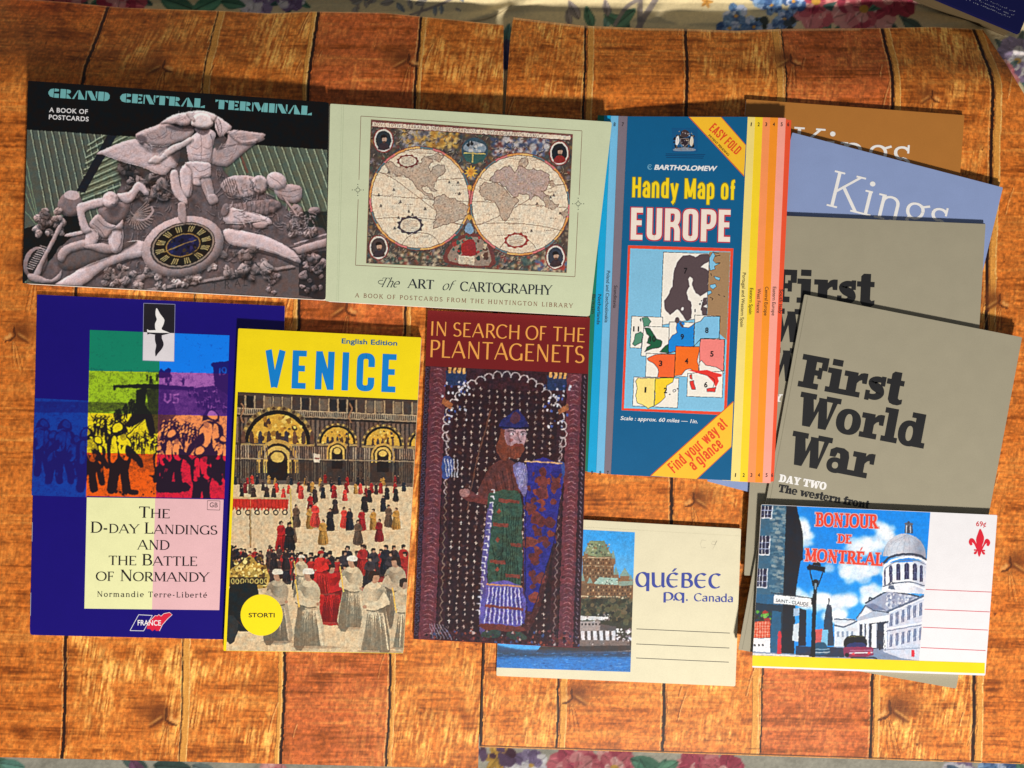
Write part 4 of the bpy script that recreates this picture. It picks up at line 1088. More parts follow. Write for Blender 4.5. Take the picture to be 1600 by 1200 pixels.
    P.relief(ellpts(790, 155, 72, 80, 0), ST2, 14, .8, 0, .7); P.ell(800, 150, 40, 48, (176, 156, 156), 0, .8, 8)
    P.line([(735, 130), (750, 210), (810, 235)], 10, (60, 52, 52), .7, 5)
    P.line([(985, 245), (1110, 420)], 20, ST2, 1); P.line([(978, 250), (1104, 424)], 6, (70, 60, 62), .8)
    P.relief([(560, 500), (640, 505), (620, 535), (570, 530)], ST3, 8, .6); P.relief([(740, 480), (860, 480), (840, 520), (760, 525)], ST2, 10, .6)
    P.carve(60, [(470, 160), (720, 90), (830, 220), (660, 270)], 80, ((70, 59, 61), (200, 180, 183)), 7, 10, 1.3); P.carve(40, [(500, 360), (660, 375), (880, 450), (620, 480)], 80, ((112, 95, 98), (226, 207, 210)), 6, 11, .3); P.carve(50, [(1060, 400), (1250, 400), (1260, 580), (1080, 590)], 50, ((70, 59, 61), (206, 186, 190)), 7, 12)
    P.carve(40, [(560, 650), (900, 700), (1120, 800), (700, 670)], 120, ((140, 122, 124), (228, 209, 212)), 4, 13, .35)
    # standing winged figure, centre
    P.view(150, 160, 5.926)
    P.relief([(1060, 500), (1080, 430), (1200, 370), (1240, 258), (1390, 266), (1480, 275), (1570, 292), (1552, 320), (1556, 345), (1460, 390), (1330, 500), (1230, 580), (1180, 592), (1060, 560)], ST2, 18, .5, 3)
    P.relief([(0, 475), (60, 440), (200, 380), (360, 338), (500, 400), (650, 400), (770, 430), (770, 520), (740, 600), (690, 612), (645, 672), (560, 660), (430, 600), (250, 550), (80, 490), (66, 482)], ST1, 18, .45, 2)
    for i in range(7): P.line([(60 + i * 60, 478 + i * 22), (220 + i * 50, 420 + i * 24)], 3, (150, 128, 132), .5)
    B_([(660, 410), (840, 390), (860, 540), (780, 600), (740, 560)], STD, .8, 4, 14); B_([(400, 380), (520, 410), (660, 410), (600, 470), (480, 450)], STD, .55, 4, 12)
    P.relief([(365, 295), (420, 262), (560, 210), (640, 190), (780, 240), (900, 250), (870, 340), (780, 370), (700, 400), (600, 412), (500, 402), (450, 362), (425, 396), (380, 350)], ST2, 22, .8, 4)
    P.carve(46, [(400, 290), (640, 200), (880, 260), (780, 360), (560, 400)], 90, ((92, 77, 81), (226, 206, 209)), 7, 3, 2.6)
    B_([(370, 310), (430, 300), (470, 340), (440, 390), (395, 360)], (96, 80, 84), .8, 4, 8); P.line([(470, 290), (520, 340), (640, 280), (650, 220)], 8, (120, 102, 106), .7, 6)
    B_([(640, 215), (760, 215), (880, 210), (900, 260), (800, 270), (700, 250)], (66, 56, 60), .8, 4, 8)
    P.relief([(590, 192), (700, 120), (830, 88), (960, 74), (1050, 92), (1130, 128), (1240, 210), (1250, 245), (1200, 290), (1145, 322), (1105, 240), (1080, 170), (900, 170), (860, 205), (790, 214), (740, 192), (690, 205), (640, 188)], ST1, 20, .7, 4)
    P.carve(34, [(620, 190), (760, 110), (900, 100), (880, 160), (740, 190)], 90, ((120, 102, 106), (236, 217, 220)), 6, 4, -.5); P.carve(20, [(1100, 130), (1230, 210), (1190, 290), (1130, 260)], 80, ((110, 92, 96), (230, 211, 214)), 6, 5, 1.2)
    P.relief([(690, 640), (750, 630), (770, 720), (795, 800), (835, 870), (846, 945), (785, 920), (720, 850), (690, 760)], ST1, 14, .6)
    P.relief([(960, 720), (1050, 690), (1085, 800), (1095, 880), (1050, 925), (1010, 860)], ST2, 16, .6)
    P.relief([(1030, 860), (1100, 850), (1130, 910), (1100, 940), (1050, 940)], ST2, 12, .6)
    P.relief([(760, 935), (825, 940), (832, 1105), (795, 1110), (760, 1060)], ST2, 10, .6)
    P.relief([(775, 640), (830, 565), (885, 620), (895, 700), (886, 830), (872, 872), (830, 870), (790, 780)], ST1, 20, .6)
    P.relief([(838, 370), (900, 300), (960, 260), (1060, 250), (1105, 290), (1085, 400), (1070, 480), (1062, 560), (960, 565), (875, 550), (850, 500)], ST1, 30, .5, 4)
    for q in ([(870, 400), (930, 430), (970, 400)], [(990, 410), (1040, 430), (1080, 395)], [(880, 470), (960, 490), (1050, 475)], [(968, 300), (975, 400), (970, 540)], [(890, 520), (960, 530), (1040, 515)]):
        P.line(q, 6, (118, 98, 102), .6, 5)
    P.relief([(820, 560), (900, 545), (1050, 560), (1062, 620), (1052, 690), (960, 705), (970, 770), (905, 760), (895, 690), (880, 620)], ST1, 14, .7, 4)
    for q in ([(900, 590), (960, 640), (1050, 600)], [(890, 700), (960, 690), (1040, 660)]): P.line(q, 7, (124, 104, 108), .7, 5)
    P.relief([(870, 320), (800, 360), (700, 400), (625, 460), (590, 500), (545, 485), (475, 552), (535, 568), (585, 562), (645, 512), (740, 452), (830, 402), (900, 350)], (206, 186, 188), 12, .6, 4)
    P.relief([(1215, 270), (1260, 270), (1330, 335), (1400, 350), (1460, 338), (1500, 330), (1480, 368), (1400, 392), (1340, 382), (1280, 345)], ST2, 10, .6)
    P.line([(1120, 430), (1320, 385), (1480, 365)], 14, ST3, 1, 4); B_([(1090, 350), (1160, 320), (1210, 330), (1180, 420), (1110, 440)], (90, 78, 80), .9, 4, 6)
    P.carve(60, [(60, 470), (360, 345), (700, 430), (680, 610), (300, 560)], 110, ((150, 128, 132), (228, 208, 211)), 4, 6, .35, .45); P.carve(26, [(1090, 440), (1240, 290), (1540, 300), (1330, 490), (1150, 560)], 90, ((132, 112, 116), (224, 204, 207)), 4, 9, -.5, .5)
    B_([(915, 232), (1050, 232), (1035, 285), (985, 305), (930, 275)], (128, 106, 110), 1, 4, 4); B_([(930, 236), (1040, 236), (1020, 262), (950, 262)], (70, 58, 60), .8, 4, 6)
    P.line([(950, 285), (985, 292), (1010, 284)], 4, (90, 74, 78), .8, 4)
    P.relief([(878, 185), (900, 125), (960, 96), (1030, 104), (1075, 150), (1082, 205), (1045, 238), (965, 236), (890, 215)], (232, 212, 214), 16, .8, 4, cast=16)
    P.relief([(830, 100), (880, 105), (910, 150), (900, 175)], (205, 186, 188), 6, .5, 3); P.relief([(1060, 150), (1080, 120), (1118, 118), (1090, 165)], (205, 186, 188), 6, .5, 3)
    for q, w, c, a in (([(600, 200), (700, 190), (780, 205), (860, 195)], 7, (110, 92, 96), .6), ([(640, 170), (740, 140), (840, 120)], 6, (228, 208, 210), .6), ([(900, 110), (960, 90), (1030, 102)], 7, (232, 214, 216), .8), ([(890, 215), (960, 226), (1040, 226), (1078, 200)], 6, (96, 80, 84), .8),
                       ([(1130, 150), (1160, 220), (1150, 310)], 8, (110, 94, 98), .7), ([(1110, 180), (1130, 250), (1140, 310)], 7, (84, 70, 74), .7), ([(1180, 190), (1210, 240), (1180, 290)], 6, (226, 206, 208), .6), ([(420, 270), (520, 250), (600, 210)], 6, (230, 210, 212), .7), ([(500, 395), (580, 405), (680, 395)], 6, (232, 212, 214), .6),
                       ([(560, 290), (600, 330), (660, 300)], 8, (120, 100, 104), .6), ([(700, 260), (690, 330), (740, 350)], 8, (126, 106, 110), .6), ([(900, 320), (880, 400), (884, 480), (900, 540)], 8, (236, 218, 220), .45), ([(1060, 290), (1080, 390), (1058, 540)], 9, (104, 88, 92), .7), ([(905, 350), (950, 360), (965, 390)], 5, (236, 218, 220), .5),
                       ([(800, 620), (790, 700), (805, 800)], 8, (234, 216, 218), .5), ([(880, 660), (880, 760), (862, 860)], 8, (104, 88, 92), .7), ([(1000, 740), (1030, 820), (1040, 890)], 7, (230, 212, 214), .5), ([(700, 680), (710, 780), (760, 880), (830, 930)], 7, (232, 214, 216), .5), ([(560, 500), (640, 440), (740, 395), (840, 350)], 6, (238, 222, 224), .6),
                       ([(20, 470), (200, 392), (360, 352)], 6, (236, 218, 220), .7), ([(90, 490), (250, 548), (430, 598), (560, 656)], 6, (236, 218, 220), .6), ([(1240, 268), (1400, 278), (1560, 296)], 5, (236, 218, 220), .6), ([(930, 262), (945, 275), (955, 268)], 5, (60, 48, 50), .8), ([(1000, 268), (1012, 276), (1024, 270)], 5, (60, 48, 50), .8), ([(980, 262), (976, 288), (990, 292)], 4, (90, 74, 78), .8)):
        P.line(q, w, c, a, 4)
    P.view(30, 220, 4.8)
    for q, w, c, a in (([(445, 490), (480, 470), (610, 435)], 6, (236, 218, 220), .6), ([(740, 410), (820, 395), (885, 325)], 6, (236, 218, 220), .6), ([(540, 665), (580, 675), (585, 730)], 7, (236, 218, 220), .5), ([(700, 680), (690, 760), (715, 820)], 7, (236, 218, 220), .5), ([(765, 660), (768, 740), (745, 810)], 8, (96, 82, 84), .7), ([(360, 790), (480, 756), (520, 770)], 6, (230, 212, 214), .5), ([(550, 620), (600, 660), (640, 720)], 7, (112, 96, 98), .7), ([(590, 590), (640, 640), (700, 650), (750, 610)], 7, (108, 92, 94), .7),
                       ([(640, 520), (700, 500), (780, 500)], 7, (92, 78, 80), .6), ([(640, 400), (680, 384), (720, 400)], 6, (236, 220, 222), .7), ([(330, 1060), (520, 930), (760, 850), (930, 830)], 7, (230, 212, 214), .5), ([(690, 470), (712, 478), (722, 466)], 5, (70, 58, 60), .8)):
        P.line(q, w, c, a, 4)
    P.view(260, 260, 5.454)
    for q, w, c, a in (([(500, 480), (640, 486), (770, 462), (880, 480)], 6, (236, 218, 220), .6), ([(560, 380), (680, 384), (800, 420)], 6, (110, 94, 96), .6), ([(540, 90), (640, 84), (720, 86)], 6, (226, 208, 210), .6), ([(560, 250), (680, 262), (800, 222)], 9, (70, 60, 62), .7), ([(560, 640), (700, 655), (900, 715), (1100, 800)], 7, (236, 218, 220), .5), ([(860, 100), (920, 58), (990, 80)], 6, (236, 218, 220), .6), ([(940, 200), (1040, 215), (1140, 190)], 7, (110, 94, 96), .7), ([(960, 240), (1060, 260), (1130, 240)], 6, (104, 90, 92), .7)):
        P.line(q, w, c, a, 4)
    P.roughen(.25, .05, 4, 3, .07)
    # the black band keeps clean above the picture
    return P

def art_world_map():
    P = Paint(560, 175, 910, 435, (84, 70, 62))
    P.view(500, 140, 3.334)
    Q = [(265, 155), (1318, 232), (1285, 955), (240, 905)]
    P.fill(Q, (74, 64, 60))
    cols = [(44, 62, 74), (58, 84, 92), (150, 112, 60), (118, 52, 46), (176, 150, 120), (36, 40, 50), (96, 78, 84), (70, 92, 74), (200, 180, 150), (134, 128, 140), (90, 74, 60), (64, 54, 50), (110, 90, 66)]
    P.blobs(2600, 245, 200, 1310, 960, 3, 13, cols, 21, a=.8); P.blobs(1200, 245, 200, 1310, 960, 2, 6, cols, 121, a=.8)
    P.blobs(160, 420, 215, 640, 300, 4, 16, [(150, 146, 156), (190, 180, 170), (90, 88, 100), (196, 150, 70), (212, 170, 80)], 22)
    P.blobs(70, 560, 225, 720, 300, 4, 14, [(206, 160, 70), (170, 120, 50), (226, 190, 110)], 23)
    P.blobs(200, 890, 255, 1200, 340, 4, 18, [(84, 100, 140), (190, 180, 180), (210, 200, 200), (110, 60, 60), (60, 70, 100)], 24)
    P.blobs(120, 250, 850, 660, 920, 4, 13, [(180, 160, 130), (80, 60, 50), (140, 70, 60), (60, 80, 70), (210, 190, 160)], 25)
    P.blobs(120, 900, 870, 1290, 950, 4, 13, [(190, 170, 140), (60, 80, 80), (150, 70, 60), (90, 110, 100)], 26)
    P.blobs(60, 1120, 890, 1290, 945, 6, 14, [(170, 60, 50), (200, 180, 150), (80, 100, 140)], 27)
    P.soften(2); P.a = P.a * .85 + np.array([104., 88, 78]) * .15
    P.carve(900, [(250, 190), (1310, 250), (1280, 950), (245, 900)], 22, ((44, 36, 36), (206, 190, 164)), 3, 5, None, .5)
    P.fill([(268, 160), (1318, 236), (1316, 252), (268, 176)], (122, 62, 62))
    P.fill([(272, 168), (1306, 241), (1304, 262), (272, 191)], (226, 206, 186)); P.line([(272, 192), (1304, 263)], 3, (110, 56, 52))
    P.line(Q, 5, (134, 96, 72), .9, closed=True)
    # the globe, the sun and the allegory below
    P.ell(805, 315, 70, 66, (56, 78, 92)); P.fill([(745, 330), (865, 335), (850, 372), (800, 388), (760, 370)], (54, 92, 88)); P.fill([(750, 290), (800, 268), (860, 292), (850, 325), (760, 320)], (146, 156, 168), .9, 4)
    P.line([(795, 320), (793, 378)], 7, (196, 176, 110)); P.line([(750, 330), (860, 334)], 6, (196, 176, 110)); P.blobs(14, 770, 270, 840, 320, 5, 11, [(40, 44, 50), (190, 190, 190)], 28)
    P.fill([(650, 900), (680, 800), (740, 755), (820, 750), (880, 790), (905, 850), (890, 925)], (112, 60, 56), 1, 3); P.fill([(672, 890), (700, 810), (760, 770), (830, 772), (872, 820), (878, 915)], (150, 130, 116), 1, 3)
    P.blobs(60, 690, 760, 870, 900, 5, 14, [(60, 92, 84), (44, 66, 64), (160, 60, 56), (200, 180, 150), (90, 60, 50)], 29)
    P.fill([(740, 800), (800, 780), (810, 860), (745, 858)], (150, 44, 46), 1, 3)
    P.fill([(722, 862), (804, 868), (802, 912), (720, 906)], (222, 206, 180)); [P.line([(728, 872 + i * 8), (796, 877 + i * 8)], 2, (120, 100, 84), .8) for i in range(5)]
    def rot_ell(cx, cy, r): return cx, cy, r
    for j, (cx, cy, r) in enumerate(((520, 566, 268), (1041, 597, 264))):
        pts = ellpts(cx, cy, r, r * 1.02, 0, 60); P.fill(pts, (120, 60, 52))
        for k in range(24):
            c = [(214, 150, 84), (206, 120, 120), (96, 118, 124), (224, 176, 110)][(k * 7 + j) % 4]
            seg = ellpts(cx, cy, r * .985, r * 1.005, 0, 8, k * 15, k * 15 + 15.5); P.fill(np.vstack([[cx, cy], seg]), c)
        P.ell(cx, cy, r * .955, r * .975, (110, 74, 62)); P.ell(cx, cy, r * .945, r * .965, (232, 213, 188))
        ri = r * .945; ro = r * .965; tilt = R(4)
        def g(lon, lat):      # globular projection
            x = ri * (lon / 90) * cos(lat * pi / 180) ** .6; y = -ro * sin(lat * pi / 180) * (1 - .10 * (lon / 90) ** 2 * 0) + 0
            b = math.sqrt(max(0, 1 - (y / ro) ** 2)); x = ri * (lon / 90) * b
            y = y + (lon / 90) ** 2 * -ro * .10 * (1 if lat > 0 else -1) * (1 if lat else 0) * b
            return (cx + x * cos(tilt) - y * sin(tilt), cy + x * sin(tilt) + y * cos(tilt))
        for lon in range(-80, 81, 10): P.line([g(lon, la) for la in range(-90, 91, 10)], 1.5, (150, 126, 106), .38)
        for lat in range(-70, 71, 10): P.line([g(lo, lat) for lo in range(-90, 91, 10)], 1.5, (150, 126, 106), .38)
        for lat in (-23, 0, 23): P.line([g(lo, lat) for lo in range(-90, 91, 10)], 3, (120, 92, 76), .8)
        P.line([g(lo, -23 * sin(R(lo * 1.0)) * (1 if j == 0 else -1)) for lo in range(-90, 91, 6)], 3, (120, 90, 76), .8)
        P.line([g(lo, 66) for lo in range(-90, 91, 10)], 2.5, (120, 92, 76), .7); P.line(ellpts(cx - (10 if j else -5), cy + r * .98, 100, 84, 0, 16, 195, 345), 3, (120, 92, 76), .8)
    lands = [
     [(335, 385), (365, 372), (400, 400), (440, 402), (450, 380), (520, 385), (540, 350), (580, 345), (590, 372), (560, 400), (575, 428), (600, 395), (640, 388), (652, 425), (610, 455), (600, 480), (590, 510), (605, 530), (570, 520), (556, 500), (530, 505), (538, 530), (575, 545), (600, 560), (588, 570), (545, 548), (505, 515), (480, 480), (468, 462), (440, 446), (400, 446), (365, 432)],
     [(596, 566), (640, 548), (700, 568), (742, 590), (776, 612), (762, 650), (728, 678), (690, 690), (650, 702), (620, 712), (590, 722), (592, 690), (606, 650), (590, 600)],
     [(830, 505), (858, 482), (910, 484), (960, 510), (985, 548), (1032, 572), (1004, 610), (990, 650), (966, 684), (944, 672), (930, 632), (908, 582), (860, 572), (832, 542)],
     [(888, 470), (905, 432), (950, 405), (985, 400), (1015, 428), (1030, 402), (1055, 395), (1075, 412), (1110, 412), (1150, 422), (1190, 440), (1196, 476), (1178, 515), (1150, 530), (1190, 556), (1176, 592), (1140, 560), (1116, 545), (1098, 575), (1082, 546), (1040, 545), (1010, 560), (975, 520), (940, 490), (905, 482)],
     [(1160, 560), (1190, 552), (1210, 590), (1240, 600), (1220, 625), (1180, 618)], [(1250, 640), (1290, 620), (1296, 650), (1270, 670)], [(560, 350), (610, 330), (640, 345), (620, 375)], [(1195, 480), (1215, 470), (1220, 500), (1200, 505)],
     [(1030, 395), (1040, 370), (1075, 350), (1090, 380), (1070, 400)]]
    for i, L_ in enumerate(lands):
        rd = random.Random(i); Q2 = []
        for k in range(len(L_)):
            a, b = L_[k - 1], L_[k]
            for t in (0, .33, .66): Q2.append((a[0] + (b[0] - a[0]) * t + rd.uniform(-5, 5), a[1] + (b[1] - a[1]) * t + rd.uniform(-5, 5)))
        P.fill(Q2, (190, 168, 148) if i != 3 else (182, 158, 150), 1, 2); P.line(Q2, 3.5, (112, 88, 76), .85, 2, True)
        xs = [q[0] for q in L_]; ys = [q[1] for q in L_]
        P.blobs(int(len(L_) * 26), min(xs), min(ys), max(xs), max(ys), 1.5, 3.6, [(160, 138, 122), (150, 126, 112), (206, 186, 164), (172, 144, 128), (166, 148, 124)], i + 60, poly=L_)
    rd = random.Random(5)
    for _ in range(60):      # sea names and ships
        j = rd.random() < .5; cx, cy = (520, 566) if j else (1041, 597); a = rd.uniform(0, 6.28); q = 220 * math.sqrt(rd.random()); x, y = cx + q * cos(a), cy + q * sin(a)
        if any(inside(L_, x, y) for L_ in lands): continue
        if rd.random() < .4: P.fill([(x - 8, y + 5), (x + 8, y + 5), (x + 3, y - 9), (x - 2, y - 9)], (96, 84, 78), .9)
        else:
            for k in range(rd.randint(3, 6)): P.line([(x + k * 9, y), (x + k * 9 + 4, y - 5)], 3, (126, 102, 90), .8)
    for cx, cy, rx, ry, c in ((456, 372, 56, 34, (120, 56, 52)), (470, 705, 66, 48, (74, 62, 70)), (1022, 785, 62, 40, (150, 60, 52))):
        P.fill(spline([(cx + rx * (1 + .07 * (-1) ** k) * cos(k * pi / 11), cy + ry * (1 + .08 * (-1) ** k) * sin(k * pi / 11)) for k in range(22)], 4), c); P.ell(cx, cy, rx * .8, ry * .76, (228, 210, 186))
        for k in range(-3, 4): P.line([(cx - rx * .6, cy + k * ry * .18), (cx + rx * .58, cy + k * ry * .18 + 2)], 2, (130, 106, 94), .8)
    # medallions in the corners
    for cx, cy, c in ((330, 264, (44, 50, 56)), (1246, 330, (30, 32, 38)), (304, 822, (70, 60, 60)), (1226, 872, (56, 60, 72))):
        P.ell(cx, cy, 54, 66, (130, 60, 56)); P.ell(cx, cy, 48, 60, (216, 204, 190)); P.ell(cx, cy, 40, 51, c)
        P.ell(cx + 4, cy - 6, 13, 17, (186, 150, 128)); P.fill([(cx - 30, cy + 44), (cx - 14, cy + 16), (cx + 18, cy + 14), (cx + 32, cy + 40), (cx, cy + 52)], (140, 44, 40) if cy < 600 and cx > 800 else (60, 46, 50), 1, 3)
        P.fill([(cx - 14, cy - 12), (cx - 10, cy - 28), (cx + 12, cy - 28), (cx + 20, cy - 10), (cx + 10, cy - 16)], (36, 26, 24), 1, 3); P.ell(cx + 3, cy + 9, 9, 6, (90, 60, 46))
    for x, y, r in ((785, 428, 30), (780, 510, 14), (778, 664, 16)):
        P.fill([(x + r * (1.25 if k % 2 else .66) * cos(k * pi / 10), y + r * (1.25 if k % 2 else .66) * sin(k * pi / 10)) for k in range(20)], (222, 166, 70))
    P.ell(785, 428, 14, 14, (206, 140, 60)); P.fill([(776, 690), (800, 730), (780, 752), (752, 730)], (130, 160, 190), 1, 3)
    P.roughen(.35, .10, 3, 7, .10)
    return P

def soldier(P, x, y, h, rd, lt, dk, face=1):
    """a small cut-out wading figure, helmet and pack, in two tones"""
    f = lambda *L: [(x + face * a * h, y + b * h) for a, b in L]
    P.fill(f((-.16, .1), (-.2, -.28), (-.08, -.38), (.08, -.38), (.18, -.25), (.16, .1), (.12, .5), (.04, .5), (.0, .15), (-.05, .5), (-.14, .5)), dk, 1, 3)
    P.fill(f((-.06, -.34), (-.14, -.2), (-.16, .05), (-.02, .0), (.02, -.3)), lt, .95, 3)
    P.fill(f((.05, -.22), (.26, -.12), (.34, -.2), (.36, -.12), (.24, -.02), (.05, -.1)), lt if rd.random() < .6 else dk, 1, 3)
    P.fill(f((-.1, -.42), (-.09, -.52), (.0, -.58), (.09, -.52), (.12, -.42)), dk, 1, 3); P.fill(f((-.09, -.45), (-.07, -.53), (.0, -.56), (.04, -.5), (.0, -.46)), lt, .9, 3)
    P.line(f((-.2, -.05), (.1, -.3), (.3, -.5)), h * .035, dk)
    for _ in range(6):
        a, b = rd.uniform(-.16, .14), rd.uniform(-.25, .4); P.fill(f((a, b), (a + .06, b + .03), (a + .03, b + .12)), lt if rd.random() < .5 else dk, .9)

def art_landing():
    """tone plate (0 dark .. 255 light), then inked in coloured bands"""
    P = Paint(40, 500, 370, 790, (200,) * 3)
    P.view(130, 560, 5.217)
    P.fill([(-500, -400), (1300, -400), (1300, 120), (-500, 60)], (250,) * 3)
    P.fill([(-500, 345), (620, 365), (620, 440), (-500, 440)], (120,) * 3); P.fill([(-500, 440), (1300, 460), (1300, 1150), (-500, 1150)], (205,) * 3)
    rd = random.Random(4)
    for _ in range(420):
        x, y = rd.uniform(-450, 1180), rd.uniform(365, 1080); L = rd.uniform(20, 90); P.line([(x, y), (x + L, y + rd.uniform(-4, 6))], rd.uniform(2, 6), (rd.choice((90, 130, 235)),) * 3, .55)
    P.fill([(-450, 740), (620, 780), (620, 930), (-450, 900)], (150,) * 3, .6, 0, 20)
    # landing ship with open bow
    P.fill([(620, 250), (1190, 230), (1190, 450), (600, 470)], (110,) * 3); P.fill([(510, 250), (700, 220), (760, 460), (560, 650)], (70,) * 3)
    P.fill([(430, 260), (520, 230), (500, 380), (560, 460), (590, 620), (545, 640), (500, 490), (340, 600), (320, 560), (430, 420)], (15,) * 3)
    P.fill([(245, 218), (520, 206), (900, 232), (900, 262), (520, 242), (265, 240), (262, 262), (246, 262)], (20,) * 3)
    P.fill([(820, 380), (1180, 300), (1190, 470), (960, 470)], (95,) * 3)
    P.fill([(1050, 30), (1200, 20), (1200, 300), (1080, 280)], (25,) * 3); P.fill([(1040, 40), (1110, 30), (1100, 60), (1050, 66)], (20,) * 3)
    P.fill([(610, 130), (630, 80), (660, 100), (690, 70), (715, 90), (700, 150), (620, 160)], (20,) * 3)
    P.fill([(900, 240), (1060, 220), (1170, 290), (1170, 420), (960, 420)], (60,) * 3)
    for k in range(16): soldier(P, rd.uniform(860, 1160), rd.uniform(270, 420), rd.uniform(60, 90), rd, (180,) * 3, (30,) * 3, rd.choice((-1, 1)))
    for k in range(10): soldier(P, rd.uniform(520, 860), rd.uniform(150, 215), rd.uniform(46, 66), rd, (150,) * 3, (20,) * 3, rd.choice((-1, 1)))
    for x, y in ((345, 430), (390, 390), (290, 470), (270, 480), (410, 400)): soldier(P, x, y, 110, rd, (60,) * 3, (15,) * 3)
    P.line([(340, 640), (500, 490)], 7, (20,) * 3); P.line([(345, 655), (505, 500)], 4, (235,) * 3)
    for k in range(9): soldier(P, 60 + k * 36 + rd.uniform(-14, 14), 600 + rd.uniform(-70, 60), rd.uniform(130, 170), rd, (245,) * 3, (25,) * 3, rd.choice((-1, 1)))
    for k in range(14): soldier(P, 400 + k * 30 + rd.uniform(-14, 14), 690 + rd.uniform(-40, 40), rd.uniform(90, 130), rd, (245,) * 3, (25,) * 3, rd.choice((-1, 1)))
    for k in range(12): soldier(P, 660 + k * 24, 600 + rd.uniform(-70, 50), rd.uniform(120, 170), rd, (240,) * 3, (22,) * 3, rd.choice((-1, 1)))
    # the nearer men
    def big(x, y, h, fc, lt=245):
        f = lambda *L: [(x + fc * a * h, y + b * h) for a, b in L]
        P.fill(f((-.2, .0), (-.2, -.25), (-.08, -.36), (.1, -.36), (.22, -.2), (.2, .05), (.16, .3), (.2, .6), (.06, .62), (.02, .3), (-.06, .62), (-.2, .6), (-.16, .25)), (14,) * 3, 1, 4)
        P.fill(f((-.02, -.32), (.16, -.28), (.2, -.1), (.14, .08), (.02, .0)), (lt,) * 3, 1, 4); P.fill(f((-.12, -.28), (-.04, -.3), (-.03, .05), (-.14, .1)), (lt,) * 3, .9, 4)
        P.fill(f((.14, -.18), (.34, .0), (.42, .16), (.36, .2), (.26, .08), (.12, .0)), (30,) * 3, 1, 4)
        P.fill(f((-.13, -.36), (-.12, -.5), (.0, -.58), (.12, -.5), (.15, -.38), (.05, -.4)), (20,) * 3, 1, 4); P.fill(f((-.1, -.4), (-.1, -.5), (.0, -.56), (.06, -.48), (.0, -.41)), (lt,) * 3, .9, 4)
        P.fill(f((.02, -.34), (.12, -.36), (.11, -.27), (.04, -.26)), (150,) * 3, 1, 3)
        for _ in range(10):
            a, b = rd.uniform(-.18, .16), rd.uniform(-.3, .5); P.fill(f((a, b), (a + .06, b + .02), (a + .02, b + .1)), (rd.choice((20, 20, 160)),) * 3, .8)
    big(290, 790, 480, 1); big(110, 820, 330, -1); big(730, 800, 400, 1); big(1040, 690, 480, -1); big(960, 950, 420, 1); big(1130, 800, 300, -1); big(620, 850, 250, 1)
    P.fill([(530, 950), (640, 960), (650, 1000), (840, 1010), (860, 1080), (600, 1090), (600, 1000)], (15,) * 3, 1, 2)
    P.fill([(360, 1070), (440, 1075), (440, 1110), (370, 1105)], (15,) * 3, 1, 3); P.blobs(12, 60, 1080, 600, 1115, 5, 14, [(20,) * 3], 6)
    for k in range(5): big(-330 + k * 90, 760 + rd.uniform(-60, 60), rd.uniform(300, 460), rd.choice((-1, 1)), 170)
    for k, (q, t) in enumerate((('1', 1100), ('9', 1145))): P.line([(1112, 80), (1112, 136)], 12, (140,) * 3) if k == 0 else (P.line(ellpts(1148, 94, 16, 18, 0, 14), 9, (140,) * 3, closed=True), P.line([(1166, 90), (1160, 120), (1140, 134)], 9, (140,) * 3))
    P.line([(668, 285), (662, 340), (690, 358), (708, 340), (712, 288)], 15, (190,) * 3); P.line([(775, 292), (735, 296), (738, 322), (772, 330), (770, 358), (728, 360)], 14, (190,) * 3)
    P.soften(1); P.roughen(.6, .30, 5, 5, .16)
    t = P.a[..., 0] / 255
    yy, xx = np.mgrid[0:P.h, 0:P.w]; yy = yy / P.ss + P.y0; xx = xx / P.ss + P.x0
    C_ = P.a
    def ink_(m, dk, lt, g=1.0):
        q = np.clip((t[m] - .12) / .72, 0, 1)[:, None] ** g; C_[m] = np.array(dk) * (1 - q) + np.array(lt) * q
    sl = (xx - 140) * .022          # bands follow the tilt of the cover
    right = xx > 249 - (yy - 560) * .025
    inpic = (xx > 140 - (yy - 515) * .022)
    y1 = 579 + sl; y2 = 645 + sl; y3 = 707 + sl
    ink_(~inpic, (20, 12, 104), (10, 58, 160), 1.3)
    ink_(inpic & ~right & (yy < y1), (10, 40, 50), (6, 128, 100)); ink_(inpic & right & (yy < y1), (16, 14, 110), (0, 122, 240))
    ink_(inpic & ~right & (yy >= y1) & (yy < y2), (22, 24, 22), (158, 196, 30), 1.2); ink_(inpic & right & (yy >= y1) & (yy < y2), (48, 12, 96), (164, 96, 176), 1.2)
    ink_(inpic & ~right & (yy >= y2) & (yy < y3), (24, 18, 24), (236, 212, 22)); ink_(inpic & right & (yy >= y2) & (yy < y3), (42, 14, 52), (244, 146, 84))
    ink_(inpic & ~right & (yy >= y3), (30, 14, 22), (236, 92, 8)); ink_(inpic & right & (yy >= y3), (30, 10, 34), (214, 24, 56))
    return P

